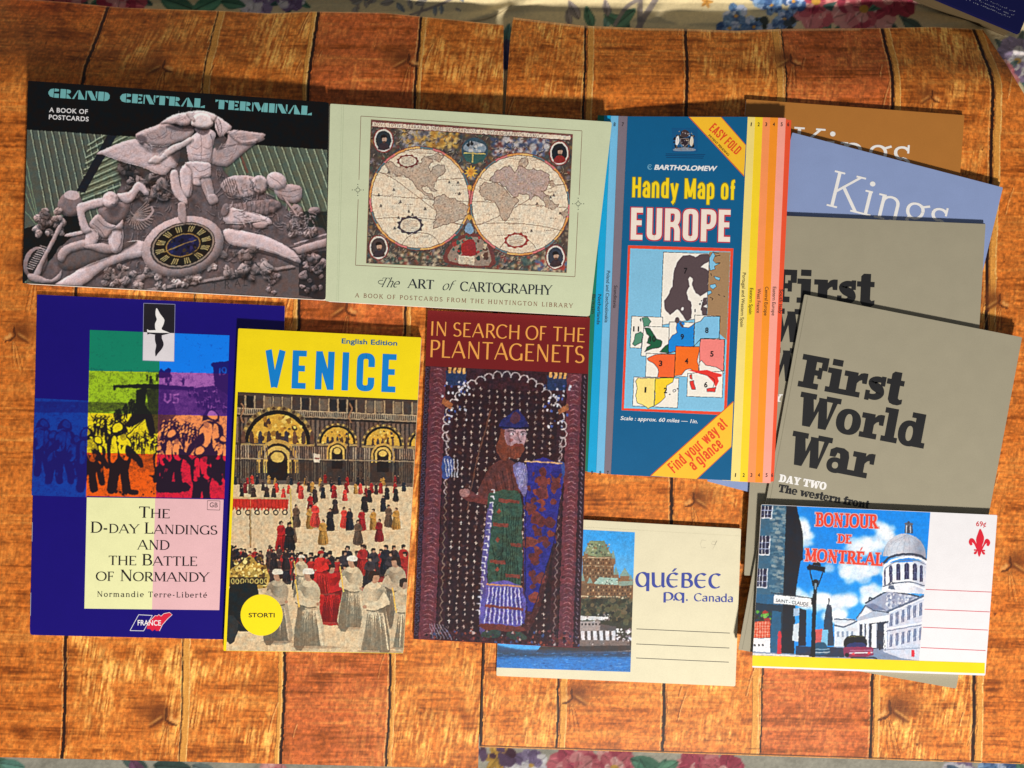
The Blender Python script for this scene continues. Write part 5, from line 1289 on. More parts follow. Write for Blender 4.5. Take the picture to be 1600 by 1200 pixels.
def robed(P, x, y, h, rd, col, hat=None, head=(170, 130, 104), shade=.55, wide=.22):
    """a small standing figure in a long robe, feet at (x, y)"""
    w = h * wide; s = rd.choice((-1, 1))
    dk = [c * shade for c in col]
    P.fill([(x - w * .95, y), (x - w * .7, y - h * .5), (x - w * .75, y - h * .74), (x - w * .3, y - h * .84), (x + w * .3, y - h * .84), (x + w * .75, y - h * .72), (x + w * .7, y - h * .5), (x + w * 1.0, y)], col, 1, 4)
    P.fill([(x + s * w * .25, y), (x + s * w * .3, y - h * .6), (x + s * w * .72, y - h * .72), (x + s * w * .68, y - h * .5), (x + s * w * .98, y)], dk, .75, 3)
    if h > 26:
        nf = max(3, int(h / 30))
        for k in range(nf):
            q = -0.8 + 1.6 * (k + .5) / nf + rd.uniform(-.06, .06); wd = h * rd.uniform(.012, .03)
            P.fill([(x + w * q * .55, y - h * .5), (x + w * q * .95 - wd, y), (x + w * q * .95 + wd, y)], [c * .62 for c in col], .8)
            P.line([(x + w * q * .6 + wd, y - h * .46), (x + w * q * .95 + wd * 1.6, y - h * .01)], max(.6, h * .014), [min(255, c * 1.16 + 8) for c in col], .7)
        P.fill([(x + s * w * .1, y - h * .8), (x + s * w * .7, y - h * .72), (x + s * w * .7, y - h * .5), (x + s * w * .3, y - h * .52)], dk, .5, 3, h * .03)
        P.fill([(x + s * w * .6, y - h * .72), (x + s * w * .9, y - h * .56), (x - s * w * .5, y - h * .5), (x - s * w * .55, y - h * .58), (x + s * w * .2, y - h * .62)], [min(255, c * 1.08) for c in col], 1, 4)
        P.line([(x + s * w * .85, y - h * .56), (x + s * w * .1, y - h * .49), (x - s * w * .5, y - h * .5)], h * .014, dk, .9, 4)
        P.ell(x - s * w * .62, y - h * .54, h * .026, h * .022, head)
        P.fill([(x - w * .42, y - h * .8), (x, y - h * .86), (x + w * .42, y - h * .8), (x + w * .2, y - h * .76), (x - w * .2, y - h * .76)], [min(255, c * 1.1) for c in col], 1, 3)
    P.ell(x, y - h * .905, h * .058, h * .075, head)
    P.fill([(x + s * h * .06, y - h * .93), (x + s * h * .02, y - h * .985), (x - s * h * .06, y - h * .97), (x - s * h * .075, y - h * .88), (x - s * h * .03, y - h * .86), (x - s * h * .01, y - h * .93)], (46, 30, 24), 1, 3)
    if hat: P.fill([(x - h * .07, y - h * .93), (x - h * .05, y - h * .995), (x + h * .05, y - h * .995), (x + h * .07, y - h * .93)], hat, 1, 3)
    P.fill([(x - w, y), (x + w * 1.6, y - 1), (x + w * 2.0, y + h * .03), (x - w * .5, y + h * .03)], (120, 92, 70), .35, 3)

def art_square():
    """a generic old painting of a square: arcaded front, strollers, robed procession"""
    P = Paint(340, 600, 665, 1030, (206, 186, 156))
    P.view(340, 490, 4.285); rd = random.Random(12)
    P.fill([(100, 520), (1350, 575), (1340, 1150), (90, 1130)], (58, 46, 42))
    sl = lambda x: (x - 100) * .042
    P.fill([(100, 530), (1345, 585), (1345, 700), (100, 645)], (70, 56, 50))
    for x in range(130, 1340, 62):                 # upper gallery
        if rd.random() < .75: P.fill([(x, 545 + sl(x)), (x + 44, 547 + sl(x)), (x + 44, 622 + sl(x)), (x, 620 + sl(x))], rd.choice(((28, 24, 26), (104, 88, 74), (38, 34, 36), (122, 104, 84))))
        P.fill([(x - 12, 540 + sl(x)), (x - 2, 540 + sl(x)), (x - 2, 630 + sl(x)), (x - 12, 630 + sl(x))], (168, 144, 110), .9)
    for x in range(105, 1340, 13): P.fill([(x, 632 + sl(x)), (x + 7, 632 + sl(x)), (x + 7, 664 + sl(x)), (x, 664 + sl(x))], (168, 150, 124), .85)
    P.line([(100, 630), (1345, 683)], 7, (176, 152, 120)); P.line([(100, 668), (1345, 722)], 9, (150, 128, 102)); P.line([(100, 680), (1345, 734)], 8, (22, 18, 18), .8)
    for x in range(120, 1340, 30): P.fill([(x, 690 + sl(x)), (x + 18, 690 + sl(x)), (x + 18, 860 + sl(x)), (x, 860 + sl(x))], rd.choice(((116, 94, 82), (98, 78, 70), (134, 110, 92))), .75)
    def portal(cx, by, r, k):
        arch = lambda q, lift=0: ellpts(cx, by - lift, r * q, r * q, 2, 30, 180, 360)
        P.fill(arch(1.12), (124, 102, 66)); 
        for i in range(22):
            a = R(180 + i * 8.4); P.ell(cx + r * 1.06 * cos(a), by + r * 1.06 * sin(a), r * .05, r * .05, (196, 160, 84) if i % 2 else (70, 50, 36))
        P.fill(arch(1.0), (26, 20, 20)); P.fill(arch(.88), (206, 160, 62))
        P.blobs(int(26 * k), cx - r * .8, by - r * .75, cx + r * .8, by - 4, r * .04, r * .11, [(150, 104, 40), (70, 46, 32), (232, 196, 100), (60, 52, 60), (180, 130, 50)], int(cx), poly=[tuple(p) for p in arch(.86)])
        for i in range(int(5 * k)):
            fx = cx + (i - 2 * k) * r * .26; P.fill([(fx - r * .06, by - 2), (fx - r * .05, by - r * .3), (fx, by - r * .38), (fx + r * .05, by - r * .3), (fx + r * .07, by - 2)], rd.choice(((60, 40, 40), (90, 60, 50), (40, 40, 60))), .9, 3)
        P.fill([(cx - r * 1.1, by), (cx + r * 1.1, by + 6), (cx + r * 1.1, by + 20), (cx - r * 1.1, by + 14)], (160, 132, 84))
        for q, c in ((.62, (190, 150, 76)), (.5, (44, 32, 28)), (.42, (206, 170, 90)), (.3, (60, 40, 32))):
            P.fill(np.vstack([ellpts(cx, by + r * .5, r * q, r * q, 2, 24, 180, 360), [(cx + r * q, by + r * .9), (cx - r * q, by + r * .9)]]), c)
        P.fill([(cx - r * .3, by + r * .5), (cx + r * .3, by + r * .5), (cx + r * .3, by + r * 1.4), (cx - r * .3, by + r * 1.4)], (30, 22, 22)); P.ell(cx, by + r * .42, r * .2, r * .16, (212, 176, 90))
    portal(400, 868, 222, 2); portal(800, 868, 122, 1); portal(1105, 882, 128, 1); portal(1400, 890, 120, 1)
    for x in list(range(120, 330, 16)) + list(range(480, 730, 15)) + list(range(860, 1020, 15)) + list(range(1170, 1345, 15)):     # columns
        y0 = 875 + sl(x) * .6; c = rd.choice(((128, 104, 88), (92, 74, 66), (150, 128, 106), (66, 52, 50)))
        P.fill([(x, y0), (x + 9, y0), (x + 9, 975), (x, 975)], c); P.fill([(x, 990), (x + 9, 990), (x + 9, 1120 + sl(x) * .3), (x, 1120 + sl(x) * .3)], [v * .6 for v in c])
        P.line([(x + 2, y0), (x + 2, 1110)], 2, (190, 168, 140), .5)
    P.line([(100, 968), (330, 972)], 8, (160, 138, 108)); P.line([(480, 972), (1345, 990)], 8, (150, 128, 102))
    P.fill([(640, 935), (686, 940), (684, 998), (642, 994)], (220, 200, 176)); P.line([(650, 968), (678, 972)], 10, (140, 70, 60))
    P.fill([(110, 1100), (560, 1120), (1340, 1135), (1340, 1160), (90, 1150)], (90, 74, 66))
    for x in (868, 145): P.line([(x + 12, 575), (x, 1180)], 8, (50, 34, 30)); P.line([(x + 14, 600), (x + 30, 640), (x + 10, 690), (x + 26, 730)], 10, (150, 110, 80), .9, 4)
    P.fill([(85, 1145), (560, 1140), (1330, 1160), (1300, 2300), (50, 2300)], (204, 180, 144))
    for k in range(16): P.line([(560 + k * 70, 1150), (200 + k * 130, 2280)], 4, (226, 206, 172), .5)
    # strollers across the open square
    cl = [(34, 30, 34), (52, 40, 40), (150, 30, 34), (120, 26, 30), (30, 34, 44), (176, 128, 60), (90, 70, 56), (200, 60, 50)]
    P.view(340, 750, 4.285)
    rows = [(30, 60, 22), (80, 76, 20), (130, 92, 14), (210, 116, 7), (320, 150, 15), (420, 170, 6)]
    for y, h, n in rows:
        for i in range(n):
            x = 130 + (1160 / n) * i + rd.uniform(-30, 40)
            if y > 150 and x < 480: continue
            robed(P, x, y + rd.uniform(-14, 14), h * rd.uniform(.85, 1.1), rd, rd.choice(cl), (30, 26, 28) if rd.random() < .5 else None, wide=.2)
    # canopy carried at left, with its gilded shrine
    P.fill([(90, 110), (470, 118), (470, 130), (90, 124)], (190, 160, 120)); P.fill([(90, 124), (475, 130), (470, 190), (90, 182)], (186, 44, 34))
    for x in range(90, 470, 24): P.fill([(x, 182), (x + 24, 184), (x + 12, 206)], rd.choice(((206, 70, 54), (150, 30, 26)))); P.line([(x + 8, 130), (x + 6, 184)], 4, (120, 24, 22), .7)
    for x in range(140, 470, 62): P.line(ellpts(x, 216, 15, 15, 0, 14), 8, (44, 36, 40), closed=True); P.line([(x + 22, 190), (x + 28, 260)], 6, (196, 180, 150), .8)
    for x, c in ((220, (120, 90, 60)), (490, (190, 160, 90))): P.line([(x - 4, 60 if x > 300 else 200), (x + 22 if x > 300 else x, 700 if x > 300 else 450)], 12, c); P.line([(x, 100), (x + 22 if x > 300 else x, 600 if x > 300 else 440)], 3, (235, 206, 130), .8)
    robed(P, 425, 470, 200, rd, (160, 28, 30), None, wide=.2); robed(P, 480, 470, 190, rd, (32, 28, 32), (20, 18, 20), wide=.2)
    for i in range(60):
        x, y = rd.uniform(90, 540), rd.uniform(440, 560); robed(P, x, y + 130, 140, rd, rd.choice(((40, 34, 38), (70, 50, 46), (150, 40, 36), (30, 34, 44))), (34, 28, 30), wide=.2)
    for i in range(60):
        x, y = rd.uniform(540, 1260), rd.uniform(540, 700); robed(P, x, y + 90, 200, rd, rd.choice(((38, 34, 38), (54, 46, 50), (150, 36, 34), (30, 32, 42))), (34, 28, 30), wide=.22)
    P.fill([(80, 720), (85, 600), (150, 560), (215, 500), (270, 560), (330, 590), (330, 720)], (170, 136, 62), 1, 2); P.blobs(110, 85, 520, 330, 720, 6, 16, [(212, 180, 96), (120, 90, 40), (80, 60, 34), (232, 206, 130)], 41)
    P.fill([(80, 650), (330, 650), (326, 700), (80, 704)], (60, 46, 30)); [P.line(ellpts(100 + k * 32, 676, 11, 16, 0, 12), 5, (206, 176, 100), closed=True) for k in range(8)]
    P.fill([(70, 740), (120, 700), (265, 700), (270, 900), (250, 1010), (140, 1010), (60, 1080)], (26, 30, 32), 1, 2); P.line([(130, 940), (170, 980)], 8, (60, 40, 30)); P.fill([(66, 900), (140, 950), (110, 1080), (62, 1080)], (44, 44, 44), 1, 2)
    # robed procession in front
    W_ = (184, 166, 136); 
    robed(P, 760, 950, 390, rd, (166, 30, 30), None, wide=.24); robed(P, 690, 760, 290, rd, (186, 40, 36), (150, 30, 26), wide=.2)
    for x, y, h, c, hat in ((560, 780, 280, W_, (215, 205, 185)), (400, 1075, 480, (160, 144, 120), (215, 205, 185)), (900, 985, 480, W_, (220, 212, 196)), (1190, 975, 470, (166, 150, 126), None), (608, 1110, 520, W_, (222, 214, 198)), (1050, 1140, 540, (192, 174, 144), None), (1250, 1120, 470, W_, None)):
        robed(P, x, y, h, rd, c, hat, wide=.2, shade=.5)
        if c is W_: P.line([(x - h * .12, y - h * .5), (x - h * .17, y - h * .85)], h * .02, (214, 176, 90))
    P.roughen(.45, .13, 4, 9, .08)
    return P

def art_enamel():
    """a generic medieval enamel plate: crossed ground, beaded arch, a robed man with a painted shield"""
    P = Paint(640, 565, 930, 1020, (52, 28, 36)); rd = random.Random(3)
    # coordinates in the cover's own 0..1000 (across) by 0..1700 (down), mapped to its lower part
    q = np.array([(664.5, 572), (919, 584.5), (905, 1012), (646, 998)], float)
    def m(*L):
        out = []
        for x, y in L:
            u, v = x / 1000, y / 1700; out.append(tuple((q[0] * (1 - u) + q[1] * u) * (1 - v) + (q[3] * (1 - u) + q[2] * u) * v))
        return out
    F = lambda L, c, a=1, s=0, soft=0: P.fill(m(*L), c, a, s, soft)
    def Ln(L, w, c, a=1, s=0, closed=False): P.line(m(*L), w, c, a, s, closed)
    P.noise(.3, 3, 2)
    F([(30, 0), (130, 0), (130, 1700), (30, 1700)], (92, 46, 56)); F([(870, 0), (960, 0), (960, 1700), (870, 1700)], (96, 48, 58)); F([(960, 0), (1000, 0), (1000, 1700), (960, 1700)], (44, 26, 36)); F([(0, 0), (30, 0), (30, 1700), (0, 1700)], (40, 24, 36))
    for k in range(56):
        y = 10 + k * 30
        Ln([(55, y + 10), (85, y), (110, y + 14)], .8, (176, 130, 134), .7, 3); Ln([(895, y + 10), (920, y), (945, y + 14)], .8, (180, 134, 138), .7, 3)
        Ln(ellpts(14, y + 8, 11, 11, 0, 10), .8, (96, 92, 120), .7); Ln([(975, y), (985, y + 16)], 1, (170, 150, 170), .7)
    for x in (132, 868): Ln([(x, 0), (x, 1700)], 1.3, (26, 14, 20), .9)
    for k in range(60): 
        y = k * 28; Ln([(150 + 16 * (k % 2), y + 420), (166 - 16 * (k % 2), y + 448)], 1.5, (130, 110, 96), .8); Ln([(836 + 16 * (k % 2), y + 420), (852 - 16 * (k % 2), y + 448)], 1.5, (130, 110, 110), .8)
    F([(180, 120), (820, 120), (820, 1640), (180, 1640)], (40, 22, 28), .8)
    P.blobs(400, 690, 640, 880, 1000, 1, 4, [(60, 34, 36), (36, 20, 26), (84, 48, 40)], 31, a=.6)
    for r in range(40):
        for c in range(13):
            x, y = 205 + c * 48 + (r % 2) * 0, 130 + r * 38
            if (x - 500) ** 2 / 320 ** 2 + (y - 360) ** 2 / 330 ** 2 > 1 and y < 360: continue
            a = rd.uniform(.35, 1); x += rd.uniform(-5, 5); y += rd.uniform(-5, 5); z = rd.uniform(.6, 1); Ln([(x - 9 * z, y), (x + 9 * z, y)], 1.0, (216, 190, 176), a); Ln([(x, y - 11 * z), (x, y + 11 * z)], 1.2, (220, 196, 184), a)
    # beaded arch and little towers
    for k in range(23):
        a = R(172 + k * 8.9); cx, cy = 500 + 355 * cos(a), 385 + 350 * sin(a); P.line(m(*[(cx + 27 * cos(t), cy + 27 * sin(t)) for t in np.linspace(a - 2.0, a + 2.0, 10)]), 1.6, (196, 184, 186), .9)
    for k in range(8):
        for x in (165, 835): P.line(m(*[(x + 20 * cos(t) * (1 if x > 500 else -1), 420 + k * 50 + 24 * sin(t)) for t in np.linspace(-1.4, 1.4, 8)]), 1.5, (196, 180, 184), .85)
    for x0 in (190, 810):
        F([(x0 - 66, 20), (x0 + 66, 20), (x0 + 54, 110), (x0 - 54, 110)], (36, 50, 84)); [F([(x0 - 50 + i * 30, -2), (x0 - 32 + i * 30, -2), (x0 - 32 + i * 30, 36), (x0 - 50 + i * 30, 36)], (214, 160, 96)) for i in range(4)]
        for i in range(40):
            x, y = x0 + rd.uniform(-90, 90), rd.uniform(60, 330)
            if abs(x - x0) > 100 - y * .1: continue
            F([(x, y), (x + 12, y + 3), (x + 10, y + 18), (x - 2, y + 14)], rd.choice(((210, 205, 220), (70, 84, 150), (40, 50, 96), (190, 190, 210))))
        F([(x0 - 70, 190), (x0 - 10, 230), (x0 - 20, 262), (x0 - 80, 222)] if x0 < 500 else [(x0 + 70, 190), (x0 + 10, 230), (x0 + 20, 262), (x0 + 80, 222)], (150, 92, 60))
        F([(x0 - 60, 560), (x0 - 5, 560), (x0 + 10, 620), (x0 - 20, 690), (x0 - 60, 680)] if x0 < 500 else [(x0 + 60, 560), (x0 + 5, 560), (x0 - 10, 620), (x0 + 20, 690), (x0 + 60, 680)], (50, 70, 130), 1, 3)
        for k in range(5): Ln([(x0 - 50 + k * 20, 570), (x0 - 30 + k * 16, 680)], 1.6, (206, 206, 220), .8)
    # the man
    F([(700, 600), (800, 640), (830, 900), (790, 1300), (740, 1500), (660, 1600), (640, 900)], (74, 36, 38), .7, 3)
    F([(640, 566), (850, 566), (852, 800), (822, 1050), (760, 1300), (705, 1490), (660, 1400), (640, 900)], (44, 42, 124), 1, 2)
    P.blobs(260, 800, 690, 900, 990, 3, 11, [(104, 48, 46), (118, 56, 48), (92, 42, 44), (84, 40, 44), (40, 40, 120), (36, 34, 110)], 33, poly=m((650, 620), (845, 600), (820, 1050), (750, 1300), (705, 1480), (665, 1300)))
    Ln([(630, 560), (856, 560)], 2.2, (200, 156, 118))
    Ln([(640, 570), (665, 1400), (706, 1490), (760, 1300), (824, 1050), (852, 800)], 1.4, (24, 20, 50), .8, 4)
    F([(350, 790), (400, 640), (480, 560), (570, 570), (612, 700), (590, 800), (500, 840), (420, 830)], (88, 48, 46), 1, 4)
    for k in range(7): Ln([(400 + k * 24, 700 - k * 18), (440 + k * 22, 820 - k * 10)], 1.2, (120, 66, 58) if k % 2 else (52, 28, 30), .9, 3)
    F([(560, 590), (620, 570), (650, 640), (640, 780), (596, 720)], (112, 106, 156), 1, 3)
    for k in range(5): Ln([(575 + k * 13, 596 + k * 3), (604 + k * 9, 720)], .9, (204, 198, 216), .6)
    Ln([(412, 250), (340, 560), (290, 880)], 2.2, (104, 70, 58), .9)
    F([(250, 780), (300, 752), (345, 780), (430, 800), (410, 838), (330, 830), (268, 812)], (98, 50, 50), 1, 4); F([(244, 764), (290, 748), (306, 776), (276, 800), (246, 792)], (150, 108, 106), 1, 3)
    F([(412, 800), (440, 764), (540, 742), (612, 776), (630, 1000), (634, 1330), (560, 1345), (438, 1330), (425, 1000)], (52, 76, 64), 1, 3)
    P.blobs(40, 745, 760, 830, 910, 3, 8, [(60, 86, 72), (44, 66, 58), (40, 58, 52)], 38, poly=m((430, 800), (610, 790), (630, 1320), (445, 1320)), a=.7)
    for k in range(6): Ln([(532 + k * 15, 900), (540 + k * 12, 1100), (534 + k * 17, 1322)], 1.1, (26, 42, 36), .9, 3)
    for k in range(5): Ln([(446 + k * 6, 1090 + k * 18), (486, 1170 + k * 28), (526 - k * 5, 1090 + k * 18)], 1.0, (26, 42, 36), .9, 4)
    Ln([(452, 900), (472, 830), (510, 880), (514, 1320)], 1.2, (24, 38, 34), .9, 4)
    for x0_, x1_, y in ((450, 545, 950), (560, 628, 1070), (440, 535, 1180), (540, 628, 1262), (480, 606, 800)): F([(x0_, y), (x1_, y + 4), (x1_, y + 26), (x0_, y + 22)], (118, 58, 48))
    for x, y in ((486, 880), (484, 1055), (486, 1240)): F([(x - 14, y), (x, y - 18), (x + 14, y), (x, y + 18)], (128, 62, 50))
    F([(392, 1630), (392, 1300), (408, 900), (440, 830), (446, 900), (428, 1200), (430, 1620)], (88, 78, 140), .9, 2)
    for k in range(19): y = 745 + k * 42; x = 452 - k * 3.6; Ln([(x - 18, y), (x, y), (x + 2, y + 22)], 1.8, (206, 200, 214), .95)
    F([(428, 1330), (640, 1335), (662, 1560), (560, 1600), (404, 1580)], (88, 80, 156), 1, 2)
    for k in range(9): Ln([(446 + k * 22, 1350), (424 + k * 28, 1575)], 1.5, (206, 204, 226), .9); Ln([(456 + k * 22, 1352), (438 + k * 28, 1570)], 1.3, (46, 40, 104), .8)
    Ln([(428, 1335), (640, 1340)], 2.6, (184, 132, 92)); Ln([(425, 1470), (650, 1480)], 4, (112, 54, 48))
    F([(400, 1580), (660, 1590), (640, 1622), (420, 1618)], (98, 48, 44), 1, 2); F([(430, 1625), (520, 1620), (505, 1664), (405, 1664)], (46, 62, 58), 1, 3); F([(560, 1625), (640, 1622), (680, 1664), (580, 1668)], (46, 62, 58), 1, 3)
    P.blobs(150, 660, 984, 905, 1010, 1, 3.0, [(170, 150, 150), (60, 70, 110), (120, 60, 50), (30, 20, 28), (90, 44, 50), (50, 40, 60)], 36)
    for k in range(6): Ln([(90 + k * 16, 1600), (120 + k * 22, 1690)], 1.4, (140, 132, 150), .7)
    # head, turned to one side
    F([(470, 430), (480, 352), (520, 330), (560, 350), (560, 460), (520, 560), (474, 540), (452, 480)], (110, 56, 42), 1, 4)
    F([(506, 360), (600, 352), (628, 366), (632, 420), (618, 480), (580, 512), (520, 480)], (168, 136, 144), 1, 3); F([(506, 380), (530, 372), (540, 480), (520, 480)], (128, 92, 104), .8, 3)
    F([(506, 462), (540, 470), (576, 450), (622, 462), (614, 516), (580, 546), (528, 532)], (116, 58, 42), 1, 3)
    for k in range(5): Ln([(520 + k * 20, 486), (530 + k * 16, 535)], .9, (80, 38, 32), .8)
    Ln([(524, 384), (548, 374), (570, 384)], 1.4, (52, 30, 38), .95, 4); Ln([(596, 382), (612, 374), (628, 380)], 1.4, (52, 30, 38), .95, 4)
    for x in (548, 610): F([(x - 14, 396), (x, 388), (x + 14, 397), (x, 402)], (206, 190, 196)); F([(x + 1, 389), (x + 9, 390), (x + 9, 401), (x + 1, 401)], (40, 24, 32))
    Ln([(584, 380), (590, 428), (604, 436), (592, 443)], 1.2, (84, 50, 60), .9, 3); Ln([(566, 466), (590, 462), (606, 466)], 1.8, (124, 54, 54), .9); F([(530, 425), (552, 420), (550, 440), (534, 444)], (120, 66, 66), .8, 3)
    F([(462, 346), (486, 300), (530, 272), (570, 238), (604, 268), (626, 300), (644, 346), (560, 356), (500, 366)], (38, 38, 92), 1, 3); F([(530, 312), (562, 250), (596, 300), (560, 330)], (92, 46, 46), .7, 3); Ln([(460, 352), (556, 358), (646, 348)], 2.4, (22, 20, 46), 1, 4)
    P.roughen(.9, .26, 4, 12, .16)
    return P

def art_quebec():
    P = Paint(765, 815, 1000, 1060, (70, 160, 226))
    P.view(740, 780, 3.478)
    P.fill([(0, 100), (900, 100), (900, 500), (0, 500)], (46, 150, 224)); P.fill([(0, 300), (900, 300), (900, 460), (0, 460)], (110, 178, 226), .6, 0, 60)
    P.view(900, 810, 4.8)
    br = (112, 82, 58)
    P.fill([(-200, 590), (430, 590), (430, 960), (-200, 960)], (52, 52, 42)); P.blobs(260, -200, 585, 430, 780, 8, 26, [(64, 66, 48), (44, 46, 36), (80, 80, 58), (34, 36, 32), (96, 84, 62)], 51)
    P.fill([(-120, 470), (30, 440), (300, 430), (430, 500), (430, 600), (-120, 600)], br); P.fill([(56, 250), (275, 262), (275, 300), (56, 300)], (104, 112, 88)); P.fill([(48, 280), (285, 286), (282, 450), (46, 450)], br); P.fill([(60, 262), (100, 165), (210, 165), (268, 275), (160, 290)], (110, 124, 96))
    P.fill([(100, 168), (160, 175), (150, 280), (62, 268)], (136, 148, 108), .8)
    for r in range(6):
        for c in range(11): P.fill([(62 + c * 20, 300 + r * 26), (70 + c * 20, 300 + r * 26), (70 + c * 20, 314 + r * 26), (62 + c * 20, 314 + r * 26)], (60, 46, 36) if (r + c) % 3 else (176, 150, 116))
    P.line([(48, 290), (285, 296)], 6, (196, 180, 150)); P.line([(48, 352), (284, 358)], 4, (170, 150, 120)); P.blobs(40, 80, 190, 250, 270, 4, 10, [(70, 84, 72), (170, 176, 150), (120, 96, 70)], 52)
    for x, y, w, h in ((75, 262, 14, 60), (278, 300, 16, 66), (300, 420, 22, 60), (365, 430, 40, 60), (410, 460, 16, 40), (103, 490, 24, 50), (50, 470, 18, 60)): P.fill([(x - w, y), (x, y - h), (x + w, y)], (120, 146, 138)); P.fill([(x - w * .9, y), (x + w * .9, y), (x + w * .9, y + 40), (x - w * .9, y + 40)], (130, 96, 68))
    P.fill([(20, 490), (430, 470), (430, 600), (20, 590)], br); P.fill([(130, 490), (175, 440), (310, 446), (318, 500)], (150, 176, 164)); P.fill([(320, 470), (425, 466), (425, 500), (320, 505)], (130, 152, 140))
    for r in range(3):
        for c in range(17): P.fill([(84 + c * 20, 506 + r * 26), (92 + c * 20, 506 + r * 26), (92 + c * 20, 520 + r * 26), (84 + c * 20, 520 + r * 26)], (64, 46, 36) if (r * 2 + c) % 4 else (190, 160, 120))
    P.blobs(16, 140, 450, 310, 495, 4, 8, [(70, 84, 84), (210, 220, 210)], 53); P.line([(30, 583), (400, 590)], 8, (190, 172, 140)); P.blobs(60, 20, 580, 410, 600, 4, 9, [(200, 186, 156), (80, 70, 56), (60, 60, 46)], 54)
    # ferry
    P.fill([(-300, 1000), (-240, 920), (410, 900), (415, 1010), (100, 1030), (-200, 1020)], (56, 48, 48)); P.fill([(-260, 830), (300, 830), (300, 940), (-260, 950)], (120, 108, 106)); P.fill([(-100, 770), (180, 770), (180, 840), (-100, 840)], (150, 140, 140)); P.fill([(-260, 920), (400, 915), (400, 952), (-260, 958)], (110, 98, 96))
    for x in range(-240, 300, 46): P.fill([(x, 842), (x + 26, 842), (x + 28, 912), (x + 4, 912)], (206, 204, 212)); P.fill([(x + 30, 842), (x + 42, 842), (x + 44, 912), (x + 32, 912)], (54, 46, 48))
    for x in range(-90, 180, 26): P.fill([(x, 785), (x + 14, 785), (x + 14, 800), (x, 800)], (50, 44, 48))
    P.fill([(30, 730), (240, 740), (240, 764), (30, 760)], (206, 204, 206)); P.blobs(30, 30, 715, 250, 770, 4, 10, [(220, 220, 226), (120, 110, 110), (60, 54, 52)], 55); P.fill([(180, 790), (300, 810), (300, 840), (180, 838)], (84, 74, 74))
    P.blobs(40, 300, 830, 415, 920, 5, 13, [(206, 206, 222), (120, 110, 120), (60, 52, 54), (230, 230, 240)], 56); P.blobs(14, -230, 930, 400, 945, 3, 6, [(60, 50, 50), (170, 160, 160)], 57)
    P.fill([(-600, 1012), (420, 1000), (420, 1170), (-600, 1170)], (40, 112, 190)); P.fill([(-600, 975), (-200, 1010), (420, 1000), (420, 1040), (-600, 1040)], (40, 50, 66), .8, 0, 10); P.line([(-110, 1016), (-20, 1006), (300, 1000), (410, 990)], 9, (150, 150, 160), .6, 3)
    P.view(740, 780, 3.478); P.fill([(120, 790), (240, 815), (880, 830), (880, 850), (120, 830)], (44, 62, 96), .8, 0, 4)
    rd = random.Random(8)
    for _ in range(300):
        x, y = rd.uniform(115, 870), rd.uniform(835, 945); L = rd.uniform(8, 34); P.line([(x, y), (x + L, y + 1)], rd.uniform(1.5, 3.5), rd.choice(((28, 86, 160), (88, 150, 214), (60, 130, 200), (20, 70, 140))), .7)
    P.roughen(.4, .10, 4, 13, .09)
    return P

